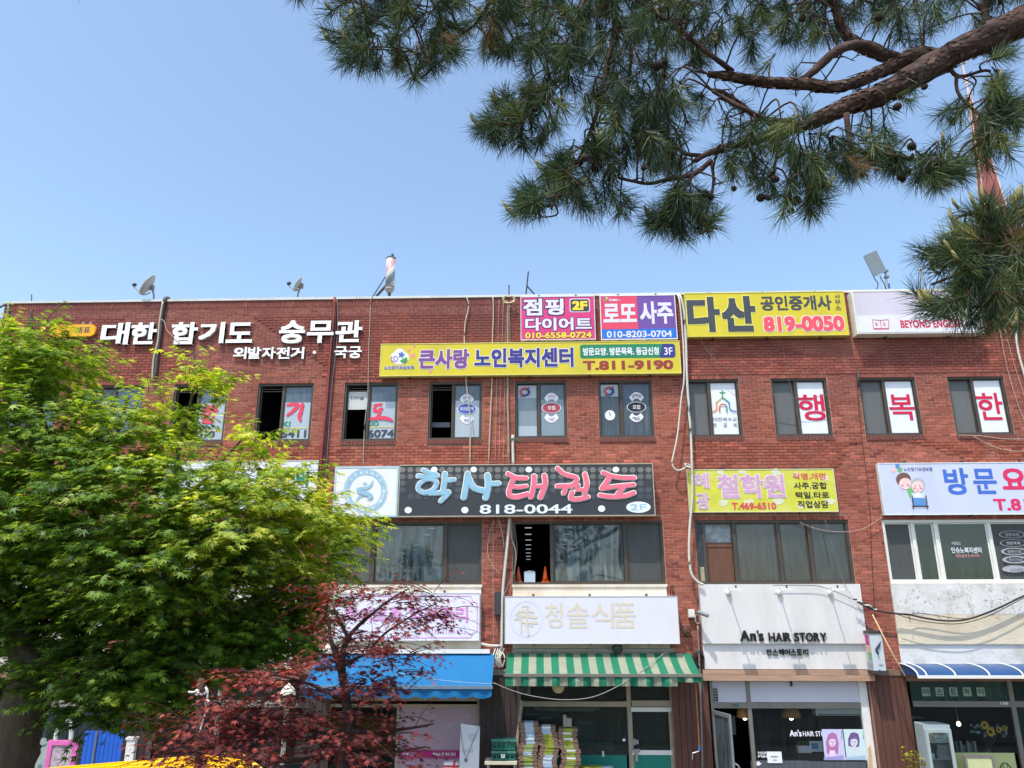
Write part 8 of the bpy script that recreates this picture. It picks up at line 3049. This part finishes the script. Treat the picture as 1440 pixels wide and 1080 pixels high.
def shoot(tip, hd, k, n, spread=1.0):
    global cnt
    hd = hd / np.linalg.norm(hd)
    ln = random.uniform(.09, .15)
    b0 = tip - hd * ln
    s = rng.random(n) ** .8
    base_p = b0[None] + hd[None] * (ln * s)[:, None]
    rad = unit(n)
    rad -= hd[None] * (rad @ hd)[:, None]
    rad /= np.linalg.norm(rad, axis=1, keepdims=True)
    lean = rng.uniform(.35, 1.2, n) * spread
    d = hd[None] * np.cos(lean)[:, None] + rad * np.sin(lean)[:, None]
    L = rng.uniform(.088, .135, n) * (1 if k >= 1 else .85)
    mid = base_p + d * (L * .5)[:, None]
    d2 = d + np.array([0, 0, -1.0])[None] * rng.uniform(.0, .12, n)[:, None]
    d2 /= np.linalg.norm(d2, axis=1, keepdims=True)
    end = mid + d2 * (L * .5)[:, None]
    w = np.cross(d, unit(n))
    w /= np.linalg.norm(w, axis=1, keepdims=True)
    w *= .0012
    V = np.stack([base_p - w, base_p + w, mid - w, mid + w, end], 1)
    idx = cnt * 5 + np.arange(n)[:, None, None] * 5 + np.array([(0, 1, 3), (0, 3, 2), (2, 3, 4)])[None]
    nV.append(V.reshape(-1, 3))
    nF.append(idx.reshape(-1, 3))
    t0 = 1.0 if random.random() < .03 else min(.9, random.gauss(.42, .2))
    nT.append(np.repeat(np.clip(t0 + rng.normal(size=n) * (.02 if t0 == 1 else .12), 0, 1 if t0 == 1 else .93), 3))
    cnt += n
    tw.tube([b0, tip], [.004, .0028], 4, cap=False)
    return b0


for (px, py, ang, Y, k) in SH_:
    tip = npv(at(px, py, Y))
    a = math.radians(ang)
    hd = npv(RGT) * math.cos(a) + npv(UPV) * math.sin(a) + npv(FWD) * random.uniform(-.6, .6)
    hd /= np.linalg.norm(hd)
    b0 = shoot(tip, hd, k, int((84 if k >= 1 else 50) * random.uniform(.8, 1.2)))
    near = BP[np.argmin(((BP - b0) ** 2).sum(1))]
    gap = np.linalg.norm(near - b0)
    if gap > .03:
        midp = near * .45 + b0 * .55 - hd * gap * .25 + rng.normal(size=3) * .012
        tw.tube(smooth([near, midp, b0], 4), [.0055, .0053, .005, .0048, .0046, .0044, .0042, .004, .004], 5, cap=False)
    for j in range(1 if random.random() < .8 else 2):      # sister shoots round the same twig end
        h2 = hd + rng.normal(size=3) * .55
        h2 /= np.linalg.norm(h2)
        o_ = b0 - hd * random.uniform(-.02, .08)
        t2 = o_ + h2 * random.uniform(.10, .16)
        shoot(t2, h2, k, int(72 * random.uniform(.7, 1.2)))
    # pale upright candles of new growth at some shoot ends
    if random.random() < (.5 if 60 < ang < 215 or ang > 330 else .10):
        for j in range(random.randint(1, 3)):
            c0 = tip + hd * .005
            up = np.array([random.uniform(-.25, .25), random.uniform(-.2, .2), 1.0]) + hd * .5
            up /= np.linalg.norm(up)
            l = random.uniform(.05, .11)
            cand.tube([c0, c0 + up * l * .5 + hd * .006, c0 + up * l], [.006, .0085, .004], 6)
for p in UP_:
    for j in range(3):
        h2 = unit(1)[0] + np.array([-.3, 0, .2])
        shoot(npv(p) + rng.normal(size=3) * .1, h2, 1, 80)
nd = np_mesh('needles', np.concatenate(nV), np.concatenate(nF), needle_mat('pine_needle', [(0, (36, 56, 44)), (.4, (62, 84, 56)), (.75, (100, 114, 64)), (.93, (132, 136, 78)), (1, (132, 92, 64))]), pine, np.concatenate(nT))
nd['kind'] = 'stuff'
print('needles', cnt)
o = tw.build('twigs', ptwig, pine)
o['kind'] = 'stuff'
o = cand.build('new_shoots', M('pine_candle', (142, 134, 84), .8, .25, 40, .5, 200), pine, True)
o['kind'] = 'stuff'
# bare side twigs along the boughs
mb = MB()
for b in BO[:20]:
    P = smooth([at(a_, b_, y) for a_, b_, y, r in b], 4)
    for p in P[2:]:
        if random.random() < .34:
            d = Vector((random.uniform(-1, 1), random.uniform(-.6, .6), random.uniform(-1, .6))).normalized()
            l = random.uniform(.03, .11)
            q = p + d * l
            q2 = q + (d + Vector((random.uniform(-.8, .8), random.uniform(-.6, .6), random.uniform(-.8, .5)))).normalized() * l * .7
            mb.tube([p, q, q2], [.005, .0035, .002], 5, cap=False)
            if random.random() < .5:
                mb.tube([q, q + Vector((random.uniform(-1, 1), random.uniform(-.6, .6), random.uniform(-1, .6))).normalized() * l * .6], [.003, .0018], 4, cap=False)
o = mb.build('side_twigs', ptwig, pine)
o['kind'] = 'stuff'
# bark plates on the two thick boughs
mb = MB()
for bi in (0, 1, 2):
    b = BO[bi]
    P = smooth([at(a_, b_, y) for a_, b_, y, r in b], 10)
    rr = [b[i][3] + (b[i + 1][3] - b[i][3]) * j / 10 for i in range(len(b) - 1) for j in range(10)] + [b[-1][3]]
    for i in range(1, len(P) - 1):
        R = .8 * rr[i] * YP / 1075
        if R < .02:
            continue
        tg = (P[i + 1] - P[i - 1]).normalized()
        e1 = tg.cross(Vector((0, 1, 0))).normalized()
        e2 = tg.cross(e1)
        for j in range(int(9 + R * 90)):
            a_ = random.uniform(0, 2 * math.pi)
            n_ = e1 * math.cos(a_) + e2 * math.sin(a_)
            s_ = tg.cross(n_)
            c = P[i] + tg * random.uniform(-.04, .04) + n_ * (R * random.uniform(.98, 1.07))
            l, w = random.uniform(.012, .032), random.uniform(.006, .014)
            lift = n_ * random.uniform(.001, .006)
            k1, k2 = random.uniform(.6, 1), random.uniform(.6, 1)
            top = [c - tg * l + lift * .3, c - tg * l * .3 + s_ * w * k1 + lift * .4, c + tg * l * k2 + s_ * w * .5 + lift, c + tg * l - s_ * w * .4 + lift, c - tg * l * .2 - s_ * w * k2 + lift * .5]
            mb.poly(top, random.choice((0, 0, 1)))
o = mb.build('bark_plates', [pbark, M('bark_plate_pale', (104, 84, 74), .95, .3, 12)], pine)
o['kind'] = 'stuff'
# cones, each its own piece
cmb = MB()
prof = [(0, -.026), (.010, -.023), (.019, -.012), (.021, 0), (.016, .013), (.007, .024), (0, .028)]
cmb.lathe(prof, (0, 0, 0), 9)
for ring in range(6):
    z = -.02 + ring * .008
    r = [.013, .019, .022, .021, .017, .011][ring]
    for k in range(8):
        a_ = 2 * math.pi * (k + ring * .5) / 8
        d = Vector((math.cos(a_), math.sin(a_), 0))
        s_ = Vector((-math.sin(a_), math.cos(a_), 0)) * .006
        c = d * r + Vector((0, 0, z))
        tp_ = c + d * .008 + Vector((0, 0, .003))
        cmb.poly([c - s_, c + s_, tp_ + s_ * .6, tp_ - s_ * .6])
        cmb.poly([c - s_ - Vector((0, 0, .004)), tp_ - s_ * .6, tp_ + s_ * .6, c + s_ - Vector((0, 0, .004))])
cme = bpy.data.meshes.new('cone')
cme.from_pydata(cmb.v, [], cmb.f)
cme.materials.append(M('cone_brown', (58, 44, 38), .9, .3, 60))
for px, py in ((748, 138), (774, 134), (780, 142), (752, 154), (838, 138), (850, 143), (843, 134), (855, 146), (806, 224), (816, 228), (823, 222), (925, 92), (935, 86), (920, 96), (905, 236), (922, 238), (992, 272), (1000, 277), (985, 275), (968, 284), (986, 292), (1090, 252), (1085, 246), (1120, 282), (1118, 234), (1148, 222), (1145, 230), (1190, 215), (1212, 246), (1268, 250), (1275, 242), (1310, 236), (1318, 228), (1306, 228), (1282, 206), (1300, 122), (1262, 150), (1128, 26), (1236, 24), (1070, 278), (1112, 296), (1032, 265), (1080, 278)):
    y = YP - .12 + random.uniform(-.1, .12)
    o = bpy.data.objects.new('cone', cme)
    COL.objects.link(o)
    o.parent = pine
    o.location = at(px, py, y) - LOC[pine.name]
    o.rotation_euler = (random.uniform(0, 3), random.uniform(0, 3), random.uniform(0, 6))
    k = random.uniform(.5, .85)
    o.scale = (k, k * random.uniform(.85, 1.1), k)
